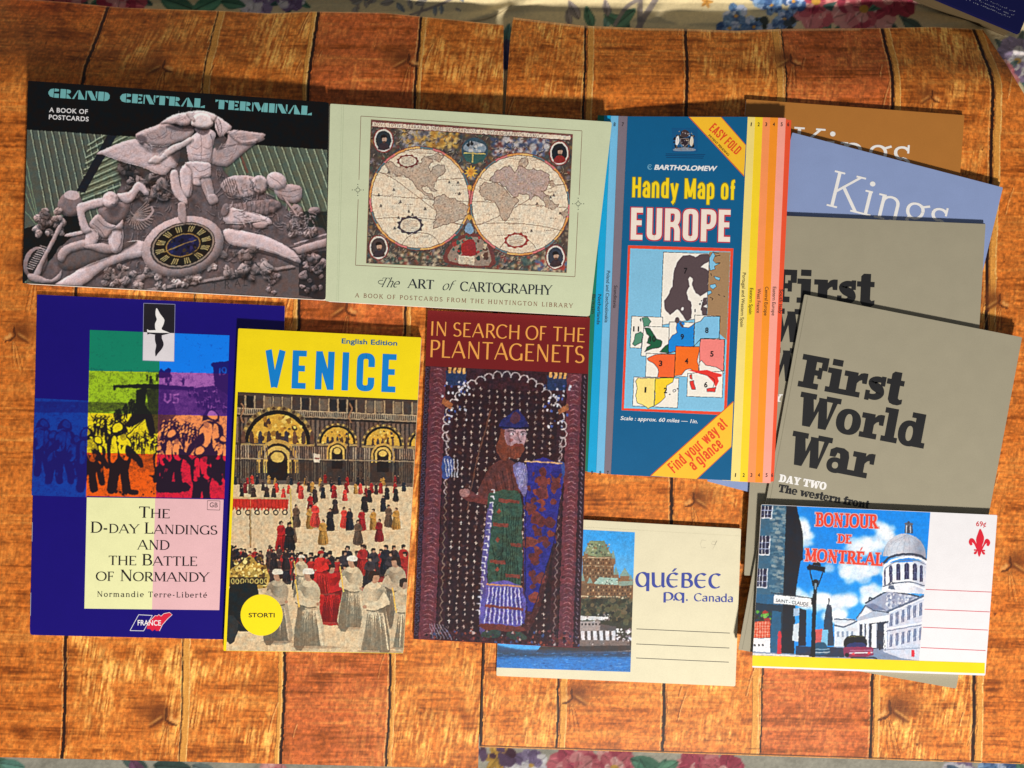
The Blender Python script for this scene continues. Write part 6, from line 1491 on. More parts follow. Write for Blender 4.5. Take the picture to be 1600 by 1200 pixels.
def art_montreal():
    P = Paint(1165, 780, 1462, 1045, (10, 130, 226))
    P.view(1150, 770, 3.556)
    P.fill([(100, 560), (1090, 500), (1090, 780), (100, 780)], (70, 170, 236), .5, 0, 60)
    for pl, n in (((360, 250, 60, 80), 5), ((400, 600, 50, 60), 6), ((520, 615, 80, 45), 12), ((720, 300, 110, 60), 14), ((700, 430, 140, 45), 18), ((770, 570, 60, 60), 10), ((840, 215, 50, 50), 8), ((630, 605, 26, 34), 5), ((560, 690, 60, 24), 8), ((360, 200, 24, 60), 5)):
        cx, cy, w, h = pl; rd = random.Random(cx)
        for _ in range(n * 2): x, y = cx + rd.gauss(0, w * .5), cy + rd.gauss(0, h * .4); r = rd.uniform(14, 34); P.ell(x, y, r * 1.3, r, rd.choice(((236, 240, 246), (206, 220, 238), (224, 232, 242))), 0, .65, 8)
    # houses on the left
    P.fill([(140, 60), (280, 70), (262, 570), (105, 590)], (52, 92, 120)); rd = random.Random(2)
    for _ in range(190):
        x, y = rd.uniform(180, 275), rd.uniform(70, 560); P.fill([(x, y), (x + rd.uniform(14, 34), y + 1), (x + 30, y + 13), (x, y + 12)], rd.choice(((84, 116, 136), (120, 140, 150), (40, 78, 104), (140, 156, 160), (70, 106, 128))), .75)
    P.fill([(278, 66), (335, 66), (360, 370), (330, 560), (322, 905), (245, 905), (262, 560)], (20, 22, 34)); P.fill([(335, 70), (372, 230), (372, 370), (350, 385), (335, 300)], (22, 24, 36))
    for x, y in ((140, 72), (126, 238), (112, 420)):
        w, h = 62, 104 if y > 100 else 66; P.fill([(x, y), (x + w, y + 2), (x + w - 4, y + h), (x - 6, y + h)], (26, 24, 60)); P.line([(x, y + h), (x + w - 4, y + h + 2)], 7, (214, 214, 222))
        for k in (.33, .62, 1): P.line([(x + w * k, y), (x + w * k - 5, y + h)], 4 if k < 1 else 6, (200, 206, 222))
        for k in (.36, .7): P.line([(x, y + h * k), (x + w - 2, y + h * k)], 2.5, (150, 156, 190))
    P.fill([(104, 590), (262, 600), (250, 900), (92, 890)], (24, 44, 62)); P.fill([(110, 560), (262, 572), (262, 625), (106, 610)], (34, 90, 130)); P.fill([(200, 655), (250, 660), (245, 892), (188, 885)], (26, 84, 122))
    P.blobs(30, 108, 660, 190, 730, 7, 15, [(30, 60, 30), (84, 150, 50), (150, 40, 36), (40, 30, 30), (120, 170, 70)], 61)
    P.fill([(104, 715), (190, 712), (188, 806), (98, 806)], (196, 74, 46)); [P.line([(100, 725 + k * 16), (190, 725 + k * 16)], 2.5, (232, 190, 170), .8) for k in range(5)]; [P.line([(104 + k * 15, 715), (100 + k * 15, 806)], 2.5, (232, 190, 170), .8) for k in range(6)]
    P.fill([(96, 808), (190, 808), (188, 888), (92, 882)], (224, 226, 232)); [P.ell(104 + k * 22, 846, 6, 6, (20, 20, 30)) for k in range(3)]
    P.fill([(92, 880), (330, 895), (560, 850), (830, 850), (1020, 900), (1015, 940), (90, 905)], (120, 136, 166)); P.fill([(330, 850), (600, 860), (600, 912), (330, 905)], (30, 36, 60), .9); P.fill([(92, 888), (420, 905), (420, 912), (90, 900)], (206, 208, 212))
    P.fill([(232, 780), (252, 782), (250, 895), (228, 893)], (190, 46, 60)); P.ell(242, 778, 9, 12, (190, 46, 60)); P.fill([(318, 640), (356, 640), (354, 680), (318, 684)], (160, 180, 206)); P.fill([(318, 730), (356, 722), (352, 830), (312, 820)], (196, 206, 216)); P.fill([(352, 640), (390, 650), (388, 850), (345, 850)], (24, 24, 40))
    # far street
    P.fill([(440, 760), (480, 755), (478, 850), (440, 850)], (196, 84, 84)); P.fill([(500, 640), (530, 630), (545, 850), (480, 850), (490, 700)], (44, 56, 76)); P.line([(516, 585), (514, 640)], 6, (40, 50, 70)); P.fill([(503, 620), (528, 622), (528, 660), (500, 660)], (50, 60, 80)); P.fill([(480, 760), (512, 760), (508, 850), (470, 850)], (120, 180, 214))
    P.fill([(545, 710), (620, 695), (680, 710), (680, 850), (545, 855)], (206, 214, 226)); P.line([(545, 735), (600, 745), (672, 712)], 8, (70, 84, 110)); P.line([(545, 700), (660, 706)], 7, (84, 100, 126)); [P.fill([(560 + k * 26, 770), (572 + k * 26, 768), (572 + k * 26, 800), (560 + k * 26, 802)], (130, 146, 172)) for k in range(4)]
    # domed market hall
    P.view(1340, 800, 5.0)
    wall = (196, 202, 220)
    P.fill([(120, 700), (240, 600), (500, 660), (520, 660), (490, 1160), (330, 1140), (200, 1090), (150, 900)], wall); P.fill([(60, 715), (230, 610), (470, 655), (240, 770), (120, 760)], (150, 158, 184)); P.blobs(60, 230, 640, 420, 750, 6, 16, [(190, 196, 212), (120, 130, 160), (214, 218, 228)], 71)
    P.line([(60, 712), (235, 612), (480, 658)], 12, (50, 60, 80)); P.line([(225, 780), (515, 655)], 16, (84, 96, 122)); P.line([(225, 795), (515, 672)], 7, (230, 232, 240))
    P.fill([(-10, 830), (60, 725), (120, 765), (240, 780), (236, 805), (0, 850)], (170, 180, 200)); P.fill([(10, 820), (62, 742), (110, 778)], (226, 228, 236)); P.line([(-10, 830), (62, 728), (120, 768), (240, 785)], 8, (60, 70, 92)); P.fill([(60, 725), (120, 712), (230, 770), (125, 765)], (110, 122, 156))
    P.fill([(0, 850), (240, 800), (240, 850), (0, 885)], (222, 226, 234)); P.fill([(0, 880), (240, 850), (200, 1070), (0, 1060)], (46, 52, 70))
    for x, w in ((0, 16), (36, 20), (66, 24), (110, 40), (205, 30)): P.fill([(x, 875), (x + w, 865), (x + w - 4, 1060), (x - 4, 1060)], (232, 234, 240)); P.line([(x + w - 4, 866), (x + w - 6, 1060)], 5, (150, 160, 186))
    for r, (y0, h) in enumerate(((800, 90), (960, 90))):
        for k in range(6): x = 250 + k * 46; y = y0 - k * 17 + (r * k * 6); P.fill([(x, y), (x + 24, y - 8), (x + 20, y + h), (x - 2, y + h + 4)], (96, 108, 142)); P.line([(x - 4, y), (x - 6, y + h)], 5, (224, 226, 236)); P.line([(x + 10, y), (x + 8, y + h)], 3, (170, 178, 204))
    P.line([(220, 915), (500, 865)], 10, (230, 232, 240)); P.line([(220, 930), (500, 880)], 6, (100, 112, 140)); P.line([(200, 1075), (490, 1060)], 5, (120, 130, 156)); P.fill([(420, 1075), (442, 1075), (446, 1130), (418, 1128)], (206, 40, 60))
    P.fill([(200, 400), (540, 380), (520, 640), (190, 620)], (222, 226, 236)); P.fill([(430, 370), (540, 370), (520, 640), (450, 640)], (176, 184, 206), .7, 0, 14)
    P.fill(ellpts(365, 350, 168, 182, 3, 30, 180, 362), (176, 182, 198)); P.ell(300, 280, 70, 100, (214, 218, 228), 10, .6, 26); P.fill([(470, 200), (540, 300), (540, 360), (440, 350)], (120, 128, 150), .6, 3, 20)
    for k in range(9): a = -70 + k * 17; P.line([(390, 172), (365 + 150 * sin(R(a)), 260), (365 + 168 * sin(R(a)), 345)], 2.5, (130, 138, 160), .6, 4)
    P.line([(200, 400), (260, 348), (380, 328), (480, 340), (545, 376)], 18, (52, 62, 84), 1, 5); P.line([(205, 425), (270, 375), (380, 352), (480, 362), (540, 392)], 14, (236, 238, 244), 1, 5); P.line([(215, 440), (280, 396), (380, 374), (475, 384), (530, 410)], 7, (110, 120, 146), .9, 5)
    for x, y, w in ((212, 440, 12), (258, 418, 24), (316, 402, 34), (384, 396, 38), (446, 402, 34), (496, 416, 22)): P.fill(np.vstack([ellpts(x, y + 18, w * .5, 20, 0, 10, 180, 360), [(x + w * .48, y + 130), (x - w * .48, y + 130)]]), (40, 40, 80)); P.line([(x, y + 4), (x, y + 126)], 3, (150, 158, 190), .8); P.line([(x - w * .4, y + 70), (x + w * .4, y + 70)], 3, (150, 158, 190), .8)
    P.line([(200, 580), (300, 552), (420, 548), (520, 575)], 8, (70, 80, 104), 1, 5); P.line([(196, 606), (300, 572), (420, 568), (520, 600)], 12, (230, 232, 240), 1, 5); P.fill([(236, 600), (245, 570), (282, 570), (290, 604)], (84, 94, 118))
    P.fill([(366, 165), (372, 95), (425, 95), (432, 165)], (60, 66, 84)); P.line([(382, 105), (380, 160)], 7, (200, 204, 214)); P.line([(410, 105), (412, 160)], 7, (180, 186, 200)); P.ell(398, 92, 34, 12, (84, 90, 104)); P.ell(398, 80, 10, 10, (60, 66, 84)); P.line([(85, 690), (95, 668), (120, 680)], 12, (50, 58, 74))
    P.line([(240, 560), (262, 540), (280, 560)], 10, (70, 78, 98)); P.line([(168, 1030), (172, 1075)], 12, (34, 36, 50)); P.line([(205, 950), (216, 1085)], 4, (90, 96, 110))
    # parked cars
    P.view(1170, 880, 7.06)
    P.fill([(720, 940), (735, 880), (830, 870), (865, 930), (890, 960), (885, 1000), (720, 1010)], (28, 74, 104), 1, 3); P.line([(722, 950), (885, 945)], 10, (150, 176, 196), .8); P.line([(725, 985), (885, 980)], 12, (190, 200, 210), .8)
    P.fill([(1060, 930), (1075, 810), (1270, 806), (1290, 930)], (24, 24, 30), 1, 3); P.fill([(1085, 930), (1115, 880), (1265, 876), (1285, 935)], (40, 46, 96), 1, 3); P.fill([(1045, 945), (1080, 925), (1350, 925), (1365, 980), (1355, 1020), (1120, 1040), (1050, 1015)], (128, 42, 78), 1, 3)
    P.line([(1120, 965), (1355, 960)], 14, (170, 100, 130), .8); P.line([(1110, 990), (1360, 985)], 14, (214, 216, 224), .9); P.ell(1150, 1000, 16, 14, (210, 60, 70)); P.ell(1325, 990, 16, 14, (210, 60, 70)); P.ell(1080, 1010, 24, 22, (20, 20, 26)); P.line([(1130, 1040), (1370, 1040), (1412, 1058)], 18, (44, 48, 62), .9, 3); P.line([(1090, 812), (1260, 804)], 7, (120, 120, 60), .8)
    # the street lamp and its name board
    P.fill([(705, 340), (745, 340), (728, 1035), (680, 1030)], (16, 16, 22)); P.fill([(640, 40), (660, 10), (845, 40), (838, 105), (800, 90), (720, 75), (645, 72)], (18, 18, 24)); P.fill([(700, 15), (730, -50), (760, -50), (800, 30)], (18, 18, 24)); P.line([(745, -50), (746, -110)], 8, (16, 16, 22))
    P.line([(672, 80), (710, 250)], 13, (20, 20, 26)); P.line([(815, 105), (755, 260)], 13, (20, 20, 26)); P.fill([(700, 190), (735, 170), (770, 190), (756, 240), (745, 345), (712, 345), (708, 240)], (22, 24, 30)); P.fill([(724, 215), (746, 220), (742, 290), (726, 280)], (150, 190, 220), .7); P.fill([(664, 1010), (690, 990), (730, 1000), (730, 1036), (664, 1030)], (16, 16, 22))
    P.fill([(278, 345), (692, 385), (690, 482), (272, 440)], (228, 230, 234)); P.line([(278, 345), (692, 385)], 4, (90, 92, 100)); P.line([(272, 440), (690, 482)], 4, (110, 112, 120)); P.line([(250, 326), (500, 352), (700, 390)], 8, (34, 36, 44)); P.fill([(690, 380), (710, 380), (706, 460), (690, 455)], (20, 20, 26))
    P.roughen(.3, .07, 4, 14, .05)
    return P

def art_europe():
    P = Paint(965, 378, 1152, 652, (130, 192, 226), 3)
    P.view(970, 380, 4.444); K = (26, 20, 24)
    fr = [(50, 14), (782, 36), (735, 1195), (5, 1160)]
    P.fill(fr, (226, 78, 50)); P.fill([(66, 36), (762, 58), (716, 1172), (22, 1146)], (128, 190, 224))
    P.fill([(615, 60), (760, 60), (735, 672), (560, 520), (600, 510)], (162, 128, 92))
    W_ = (240, 233, 222)
    def box(L): P.fill(L, W_); P.line(L, 2.5, K, .9, closed=True)
    box([(296, 62), (616, 72), (596, 512), (276, 570)])
    box([(76, 506), (292, 514), (288, 582), (160, 600), (140, 730), (64, 726)]); box([(160, 576), (336, 584), (330, 765), (180, 786), (140, 782)]); box([(338, 546), (514, 552), (508, 720), (330, 765)])
    def land(L, c, w=2.5): P.fill(L, c); P.line(L, w, K, .95, closed=True)
    rd = random.Random(6)
    def rough(L, j):
        o = []
        for k in range(len(L)):
            a, b = L[k - 1], L[k]; n = max(1, int(math.hypot(b[0] - a[0], b[1] - a[1]) / 14))
            for t in range(n): o.append((a[0] + (b[0] - a[0]) * t / n + rd.uniform(-j, j), a[1] + (b[1] - a[1]) * t / n + rd.uniform(-j, j)))
        return o
    P.fill(rough([(400, 120), (430, 86), (480, 82), (520, 96), (560, 76), (614, 74), (612, 130), (570, 150), (556, 165), (590, 180), (610, 190), (604, 330), (560, 375), (520, 345), (495, 290), (500, 245), (480, 234), (468, 250), (476, 300), (456, 340), (470, 390), (490, 405), (492, 520), (460, 545), (440, 515), (410, 470), (390, 456), (340, 500), (316, 470), (300, 440), (298, 400), (330, 362), (356, 300), (366, 220), (380, 160)], 3), (86, 70, 74))
    P.fill(rough([(575, 380), (600, 375), (600, 420), (570, 440), (600, 450), (598, 500), (570, 500), (556, 460)], 3), (86, 70, 74)); P.fill([(550, 370), (600, 338), (606, 350), (565, 390)], W_); P.ell(428, 456, 9, 13, W_, 20); P.ell(516, 468, 4, 12, (60, 50, 52)); P.blobs(6, 550, 400, 580, 430, 4, 8, [(60, 50, 52)], 5)
    for L in ([(640, 60), (655, 85), (640, 120), (660, 140), (690, 140), (650, 160), (655, 180), (620, 190), (614, 150), (616, 100)], [(645, 228), (690, 240), (685, 260), (660, 250)], [(618, 290), (655, 282), (665, 300), (640, 320), (620, 305)], [(600, 335), (625, 328), (632, 345), (605, 362)]): land(L, (128, 190, 224), 2)
    for L in ([(640, 62), (680, 70)], [(655, 90), (690, 84)], [(660, 140), (690, 135)], [(625, 210), (630, 226)], [(620, 375), (640, 385), (632, 396)], [(676, 356), (688, 362)], [(714, 366), (722, 372)]): P.line(L, 4, K, .9)
    land(rough([(150, 520), (185, 512), (210, 545), (190, 575), (160, 580)], 3), (80, 138, 112)); land(rough([(105, 630), (140, 612), (156, 640), (144, 690), (100, 712), (80, 700)], 3), (80, 138, 112)); land([(132, 530), (142, 520), (140, 545)], (80, 138, 112), 2)
    land(rough([(165, 585), (200, 590), (220, 620), (245, 660), (285, 680), (280, 720), (240, 732), (200, 738), (165, 758), (180, 720), (210, 706), (180, 690), (200, 650), (180, 630)], 3), (20, 92, 60)); land([(270, 755), (310, 712), (330, 700), (332, 764)], (20, 92, 60))
    land(rough([(385, 600), (390, 550), (372, 540), (390, 530), (440, 550), (430, 580), (470, 588), (510, 560), (506, 715), (334, 762), (330, 680), (360, 640), (392, 622)], 2.5), (20, 132, 214)); P.ell(392, 535, 16, 22, (86, 70, 74)); P.blobs(6, 410, 548, 450, 580, 6, 11, [(20, 132, 214), (86, 70, 74)], 7)
    box([(514, 498), (690, 506), (684, 668), (556, 664), (508, 716)]); land(rough([(512, 556), (556, 540), (580, 510), (688, 508), (684, 662), (556, 662), (508, 716)], 1.5), (126, 190, 228))
    box([(176, 764), (380, 770), (372, 935), (172, 928)]); land(rough([(182, 800), (240, 772), (378, 770), (372, 932), (256, 932), (262, 880), (236, 840), (190, 812)], 2), (240, 100, 46))
    box([(382, 714), (552, 720), (544, 930), (370, 926)]); land(rough([(382, 716), (550, 720), (530, 820), (540, 850), (542, 905), (510, 890), (480, 870), (450, 880), (420, 915), (372, 922)], 1.5), (240, 108, 26))
    box([(552, 662), (722, 668), (716, 905), (545, 885)]); land(rough([(554, 664), (720, 668), (714, 890), (660, 860), (590, 846), (560, 812), (546, 830), (548, 720)], 1.5), (238, 130, 124))
    box([(464, 905), (710, 888), (704, 1072), (458, 1064)]); P.fill([(464, 880), (545, 885), (600, 880), (640, 895), (700, 910), (700, 925), (672, 930), (680, 960), (660, 1000), (640, 960), (600, 920), (545, 905)], (226, 52, 44)); land(rough([(598, 1010), (660, 1000), (655, 1035), (600, 1030)], 2), (226, 52, 44)); land(rough([(478, 960), (505, 955), (518, 1015), (492, 1018)], 2), (226, 52, 44)); land(rough([(478, 915), (492, 910), (494, 945), (480, 940)], 2), (226, 52, 44))
    P.line([(545, 905), (600, 920), (650, 950), (640, 1000)], 2.5, K, .9, 4)
    box([(90, 928), (404, 938), (394, 1144), (82, 1130)]); land(rough([(104, 960), (120, 938), (240, 938), (230, 1128), (190, 1148), (150, 1120), (115, 1110), (102, 1060), (112, 1010)], 2), (246, 222, 130)); land(rough([(240, 938), (368, 934), (360, 965), (320, 990), (305, 1050), (310, 1070), (270, 1105), (236, 1128)], 2), (244, 206, 44))
    P.line(ellpts(372, 1024, 11, 8, -20, 12), 2.5, K, closed=True); P.ell(394, 1010, 5, 5, K); P.ell(340, 1050, 5, 4, K)
    P.noise(.04, 1.5, 3)
    return P

def art_crest():
    P = Paint(1048, 198, 1094, 242, (10, 84, 134), 3)
    P.view(1030, 190, 15)
    P.blobs(70, 350, 320, 830, 680, 14, 40, [(30, 30, 36), (20, 20, 26), (60, 56, 56)], 81, poly=[(340, 660), (360, 360), (480, 280), (560, 200), (660, 200), (720, 290), (820, 340), (850, 480), (830, 680)])
    P.fill([(510, 250), (600, 190), (700, 250), (670, 360), (540, 360)], (66, 52, 54), 1, 3); P.fill([(500, 400), (690, 400), (680, 520), (600, 590), (510, 520)], (44, 34, 44), 1, 3); P.line([(500, 400), (690, 400), (680, 520), (600, 590), (510, 520)], 12, (190, 180, 170), .8, 0, True)
    P.fill([(390, 400), (440, 320), (470, 400), (470, 480), (420, 560), (380, 520)], (224, 220, 220), 1, 3); P.fill([(720, 430), (760, 340), (800, 400), (800, 520), (760, 580), (710, 520)], (214, 206, 190), 1, 3)
    P.blobs(60, 370, 230, 830, 680, 6, 16, [(220, 220, 224), (140, 130, 130), (40, 36, 40), (190, 160, 120)], 82); P.fill([(345, 640), (600, 600), (840, 640), (800, 690), (380, 690)], (150, 156, 170), .8, 3)
    return P
# ---------------------------------------------------------------- things on the sheets, lowest first
WHITE = (232, 230, 228)

# thick blue book on the bed cover, behind the far edge of the sheets
def blue_book():
    pl = Plane(-34.6)
    d = np.array([120, 50.]) / 130; n = np.array([50, -120.]) / 130
    c = np.array([1593., 52.])
    q = [c - d * 420 + n * 330, c + n * 330, c, c - d * 420]
    top = pl.up(20)
    root = empty('hardback_book', pl.pt(*(c - d * 200 + n * 150)))
    tag(root, 'thick navy hardback book with tan page edges on the flowered bed cover', 'book')
    cov = card('navy_cloth', (10, 13, 60), .55, spec=.2)
    slab('front_cover', rounded(q, 2), pl, 20, 2.2, cov, root, False)
    slab('back_cover', rounded(q, 2), pl, 2.2, 2.2, cov, root, False)
    m = N('shaded_pages'); pos = m.geo(); w = m.noise(n_vec(m, pos, (8, 8, 5000)), 1, 3)
    m.link(m.ramp(w, (.3, (.045, .027, .009)), (.65, (.11, .07, .025))), m.b.inputs['Base Color']); m.b.inputs['Roughness'].default_value = .85  # page colour darkened: the shade on this side is put into it
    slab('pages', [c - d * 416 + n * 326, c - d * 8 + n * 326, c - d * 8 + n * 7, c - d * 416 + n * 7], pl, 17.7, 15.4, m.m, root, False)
    k = Ink(); rd = random.Random(2)
    for row in range(3):                    # worn, unreadable silver print
        for i in range(26):
            p = c - d * (18 + i * 3.2 + row * 2) + n * (17 + row * 5.5)
            if rd.random() < .8: k.line(p, p + d * rd.uniform(.8, 2.2) + n * rd.uniform(-1.6, 1.6), rd.uniform(.5, 1.0))
    k.build('worn_lettering', top, 2, ink((132, 134, 150)), root)
blue_book()

# ---- booklet stack at the right
KB = [(1166, 155), (1507, 180), (1466, 738), (1125, 713)]
kb = Booklet('booklet', 'brown booklet with the word Kings, lowest of the right hand pile', 'booklet', KB, Plane(.15), 2.5, (172, 112, 48), 'newspaper history booklets', 1.5)
k = Ink().pen('Kings', (1238, 255), (1420, 268), 57, LIGHTSLAB); kb.ink('title_lettering', k, WHITE)

KU = [(1238, 207), (1567, 293), (1436, 837), (1105, 752)]
ku = Booklet('booklet', 'pale blue booklet with the word Kings, lying over the brown one', 'booklet', KU, Plane(2.75), 1.9, (134, 152, 196), 'newspaper history booklets', 1.5)
k = Ink().pen('Kings', (1292, 321.5), (1474, 366), 57, LIGHTSLAB); ku.ink('title_lettering', k, WHITE)

GREYC = (154, 147, 126); INKB = (32, 32, 34)
GB_ = [(1197, 336), (1540, 350), (1506, 913), (1163, 899)]
gb = Booklet('booklet', 'olive grey First World War booklet, mostly hidden under a second grey copy', 'booklet', GB_, Plane(4.75), 1.9, GREYC, 'newspaper history booklets', 1.5)
k = Ink().block('First', (1202, 471), (1365, 478.5), 51).block('World', (1199, 533), (1399, 542), 52).block('War', (1194, 594), (1318, 600), 52)
gb.ink('title_lettering', k, INKB)
k = Ink().block('DAY', (1180, 626), (1222, 628), 12); gb.ink('day_lettering', k, WHITE)

GF = [(1257, 460), (1597, 527), (1494, 1076), (1154, 1015)]
gf = Booklet('booklet', 'olive grey booklet reading First World War, Day Two, The western front', 'booklet', GF, Plane(6.75), 1.9, GREYC, 'newspaper history booklets', 1.5)
k = Ink().block('First', (1246, 603.5), (1407, 633.5), 51.5).block('World', (1242.5, 663), (1442, 701), 52).block('War', (1230, 724), (1360, 749), 52)
k.block('The western front', (1215.5, 768.5), (1357, 795), 12.3)
gf.ink('title_lettering', k, INKB)
k2 = Ink().line((1262, 463), (1160, 1014), .9); gf.ink('fold_crease_shade', k2, (132, 126, 106), 1)  # flat darker line painting the shade of the spine crease
k = Ink().block('DAY TWO', (1216.4, 752.5), (1290.5, 766), 12); gf.ink('day_lettering', k, WHITE)

# ---- Quebec postcard folder
QQ = [(784.5, 805), (1158, 826), (1149, 1072.5), (775.5, 1056)]
qb = Booklet('postcard_folder', 'cream postcard folder reading Quebec with a photo of a riverside castle hotel', 'postcard folder', QQ, Plane(.2), 2.0, (216, 208, 178), 'souvenir postcard folders', 2.5)
qb.picture('cover_picture', art_quebec(), [(784.5, 821), (992, 831.7), (985, 1050), (776, 1043)], 1, 1.15)
k = Ink().pen('QUÉBEC', (994.5, 917.0), (1126, 919.5), 23, BROADPEN, UNCIAL); k.pen('pq', (1037, 938.2), (1069, 938.8), 13, BROADPEN, UNCIAL); k.pen('Canada', (1085, 939.4), (1145, 941), 12.5, BROADPEN)
k.cut().poly([(1052, 936), (1054.5, 936), (1054.5, 938.5), (1052, 938.5)]).poly([(1072, 936.5), (1074.5, 936.5), (1074.5, 939), (1072, 939)])
qb.ink('title_lettering', k, (52, 66, 150))
k = Ink()
for a, b in (((885, 705), (1393, 728)), ((884, 787), (1390, 809)), ((883, 863), (1387, 886))): p = at(740, 780, 3.478, a, b); k.cut().line(p[0], p[1], 1.0)
qb.ink('address_line', k, (84, 80, 72), 2)
k = Ink(); k.path(at(740, 780, 3.478, (1262, 225), (1240, 222), (1232, 245), (1240, 266), (1262, 262)), .55); k.path(at(740, 780, 3.478, (1318, 235), (1298, 228), (1292, 245), (1312, 248), (1322, 226), (1300, 272)), .55)
qb.ink('pencil_note', k, (190, 182, 158), 2)
k = Ink(); k.line((786, 816.5), (1156, 837.5), .7); qb.ink('fold_crease_shade', k, (206, 198, 168), 1)  # shade of the fold painted as a flat, slightly darker line

# ---- folded Europe map, one edge up on the booklet pile
mp = Plane(.3, 2.72, 0, (915, 470))
MQ = [(980.8, 181.9), (1168.4, 182.6), (1142, 750.7), (954.7, 741.3)]
def map_fold():
    root = empty('folded_map', mp.pt(1070, 465))
    tag(root, 'folded map of Europe with a blue cover and rainbow coloured index tabs down both sides', 'map')
    TOP = [(934, 180), (944, 180.4), (954.7, 181), (966.6, 181.5), (980.8, 181.9), (1168.4, 182.6), (1179.9, 183), (1191.9, 183.3), (1203.4, 183.6), (1215.9, 184), (1227.9, 184.5), (1236.5, 188)]
    BOT = [(912, 736.5), (918, 737.5), (931.5, 739), (944, 740), (954.7, 741.3), (1142, 750.7), (1156, 752), (1168, 753), (1180, 753.6), (1191.5, 754), (1204, 755), (1209, 752)]
    cols = [(20, 120, 96), (10, 160, 214), (112, 184, 226), (124, 112, 124), None, (240, 218, 126), (244, 210, 40), (248, 148, 88), (244, 146, 36), (246, 162, 146), (232, 82, 46)]
    order = [3, 2, 1, 0]; n = len(cols)
    tops = {}
    for i in range(n):
        dist = (4 - i) if i < 4 else (i - 4)
        z = 2.5 - .22 * dist
        if cols[i] is None: continue
        # every tab runs on beneath its neighbour towards the cover
        if i < 4: q = [TOP[i], (TOP[i + 1][0] + 14, TOP[i + 1][1]), (BOT[i + 1][0] + 14, BOT[i + 1][1] + .4), BOT[i]]
        else: q = [(TOP[i][0] - 14, TOP[i][1] - .4), TOP[i + 1], BOT[i + 1], (BOT[i][0] - 14, BOT[i][1] - .4)]
        slab('index_tab', q, mp, z, .18, card('map_tab_%d' % i, cols[i], .5), root); tops[i] = mp.up(z)
    slab('inner_folds', [(960, 186), (1205, 188), (1182, 747), (936, 737)], mp, 1.3, 1.2, PAGES, root)
    cv = slab('front_cover', MQ, mp, 2.5, .3, card('map_cover', (8, 92, 140), .45), root)
    b = Booklet.__new__(Booklet); b.root = root; b.top = mp.up(2.5)
    b.picture('cover_picture', art_europe(), at(970, 380, 4.444, (50, 14), (782, 36), (735, 1195), (5, 1160)), 1, 1.6, sharp=.9)
    b.picture('royal_crest', art_crest(), [(1050, 200), (1090, 200), (1090, 238), (1050, 238)], 1, 2.0)
    band1 = at(920, 160, 3.7515, (587, 85), (776, 86), (920, 250), (910, 432)); band2 = at(900, 460, 3.75, (922, 628), (910, 893), (708, 1082), (437, 1063))
    b.flat('corner_band', [band1], (246, 190, 44), 2); b.flat('corner_band', [band2], (246, 190, 50), 2)
    k = Ink()
    for P_ in (band1, band2): k.cut().line(P_[0], P_[3], 1.4); k.cut().line(P_[1], P_[2], 1.0)
    b.ink('band_edge', k, (206, 92, 40), 3)
    k = Ink().pen('EASY FOLD', *at(920, 160, 3.7515, (703, 160), (862, 308)), 14.5, GOTHIC, NARROW)
    k.pen('Find your way at', *at(900, 460, 3.75, (578, 1048), (892, 772)), 18, GOTHIC, NARROW).pen('a glance', *at(900, 460, 3.75, (694, 1034), (866, 893)), 18, GOTHIC, NARROW)
    b.ink('slogan_lettering', k, (226, 76, 34), 4)
    k = Ink().sans('PATENT PENDING', *at(920, 160, 3.7515, (700, 196), (816, 315)), 3.6, .02); b.ink('small_lettering', k, (60, 40, 30), 4)
    k = Ink().sans('BARTHOLOMEW', (1022, 264.8), (1121, 267), 7.7, .035, .22); k.sans('Scale : approx. 60 miles — 1in.', *at(900, 460, 3.75, (260, 735), (713, 755)), 6.2, .012, .2)
    b.ink('publisher_lettering', k, (236, 236, 236), 3)
    k = Ink(); k.path(arc_px(1015.5, 261, 3.4, 3.8, 40, 330), 1.0); k.path(arc_px(1015, 261.5, 1.6, 2, 0, 300), .8); b.ink('publisher_mark', k, (110, 170, 200), 3)
    k = Ink()
    for (x0, x1, y) in ((1040, 1102, 240.5), (1040, 1100, 243), (1041, 1099, 246)): k.line((x0, y), (x1, y + 1.2), 1.1)
    b.ink('warrant_lettering', k, (6, 62, 108), 2)
    k = Ink().pen('Handy Map of', (988.5, 308.9), (1147.4, 312.9), 33, GOTHIC_FAT, NARROW); b.ink('title_outline', k, (120, 120, 30), 3)
    k = Ink().pen('Handy Map of', (988.5, 308.2), (1147.4, 312.2), 31.5, GOTHIC, NARROW); b.ink('title_lettering', k, (250, 216, 28), 4)
    k = Ink().pen('EUROPE', (987, 375.9), (1140.6, 379.6), 53, dict(GOTHIC_FAT, thick=.285, thin=.225), NARROW); b.ink('title_outline', k, (190, 46, 60), 3)
    k = Ink().pen('EUROPE', (987, 374.3), (1140.6, 378), 50, dict(GOTHIC, thick=.205, thin=.155), NARROW); b.ink('title_lettering', k, (240, 226, 214), 4)
    k = Ink()
    for s_, x, y, h in (('7', 450, 210, 9), ('8', 597, 622, 8.5), ('9', 426, 668, 8.5), ('10', 222, 682, 8.5), ('11', 106, 612, 8), ('3', 276, 852, 8.5), ('4', 456, 836, 8.5), ('5', 632, 786, 8.5), ('6', 590, 1000, 8.5), ('1', 170, 1036, 8.5), ('2', 310, 1040, 8.5)):
        p = at(970, 380, 4.444, (x, y))[0]; w = (2.9 if s_ == '1' else 5.4 if len(s_) == 1 else 9.5) / 2; k.sans(s_, (p[0] - w, p[1]), (p[0] + w, p[1] + .2), h, .03)
    b.ink('area_number', k, (26, 20, 24), 4)
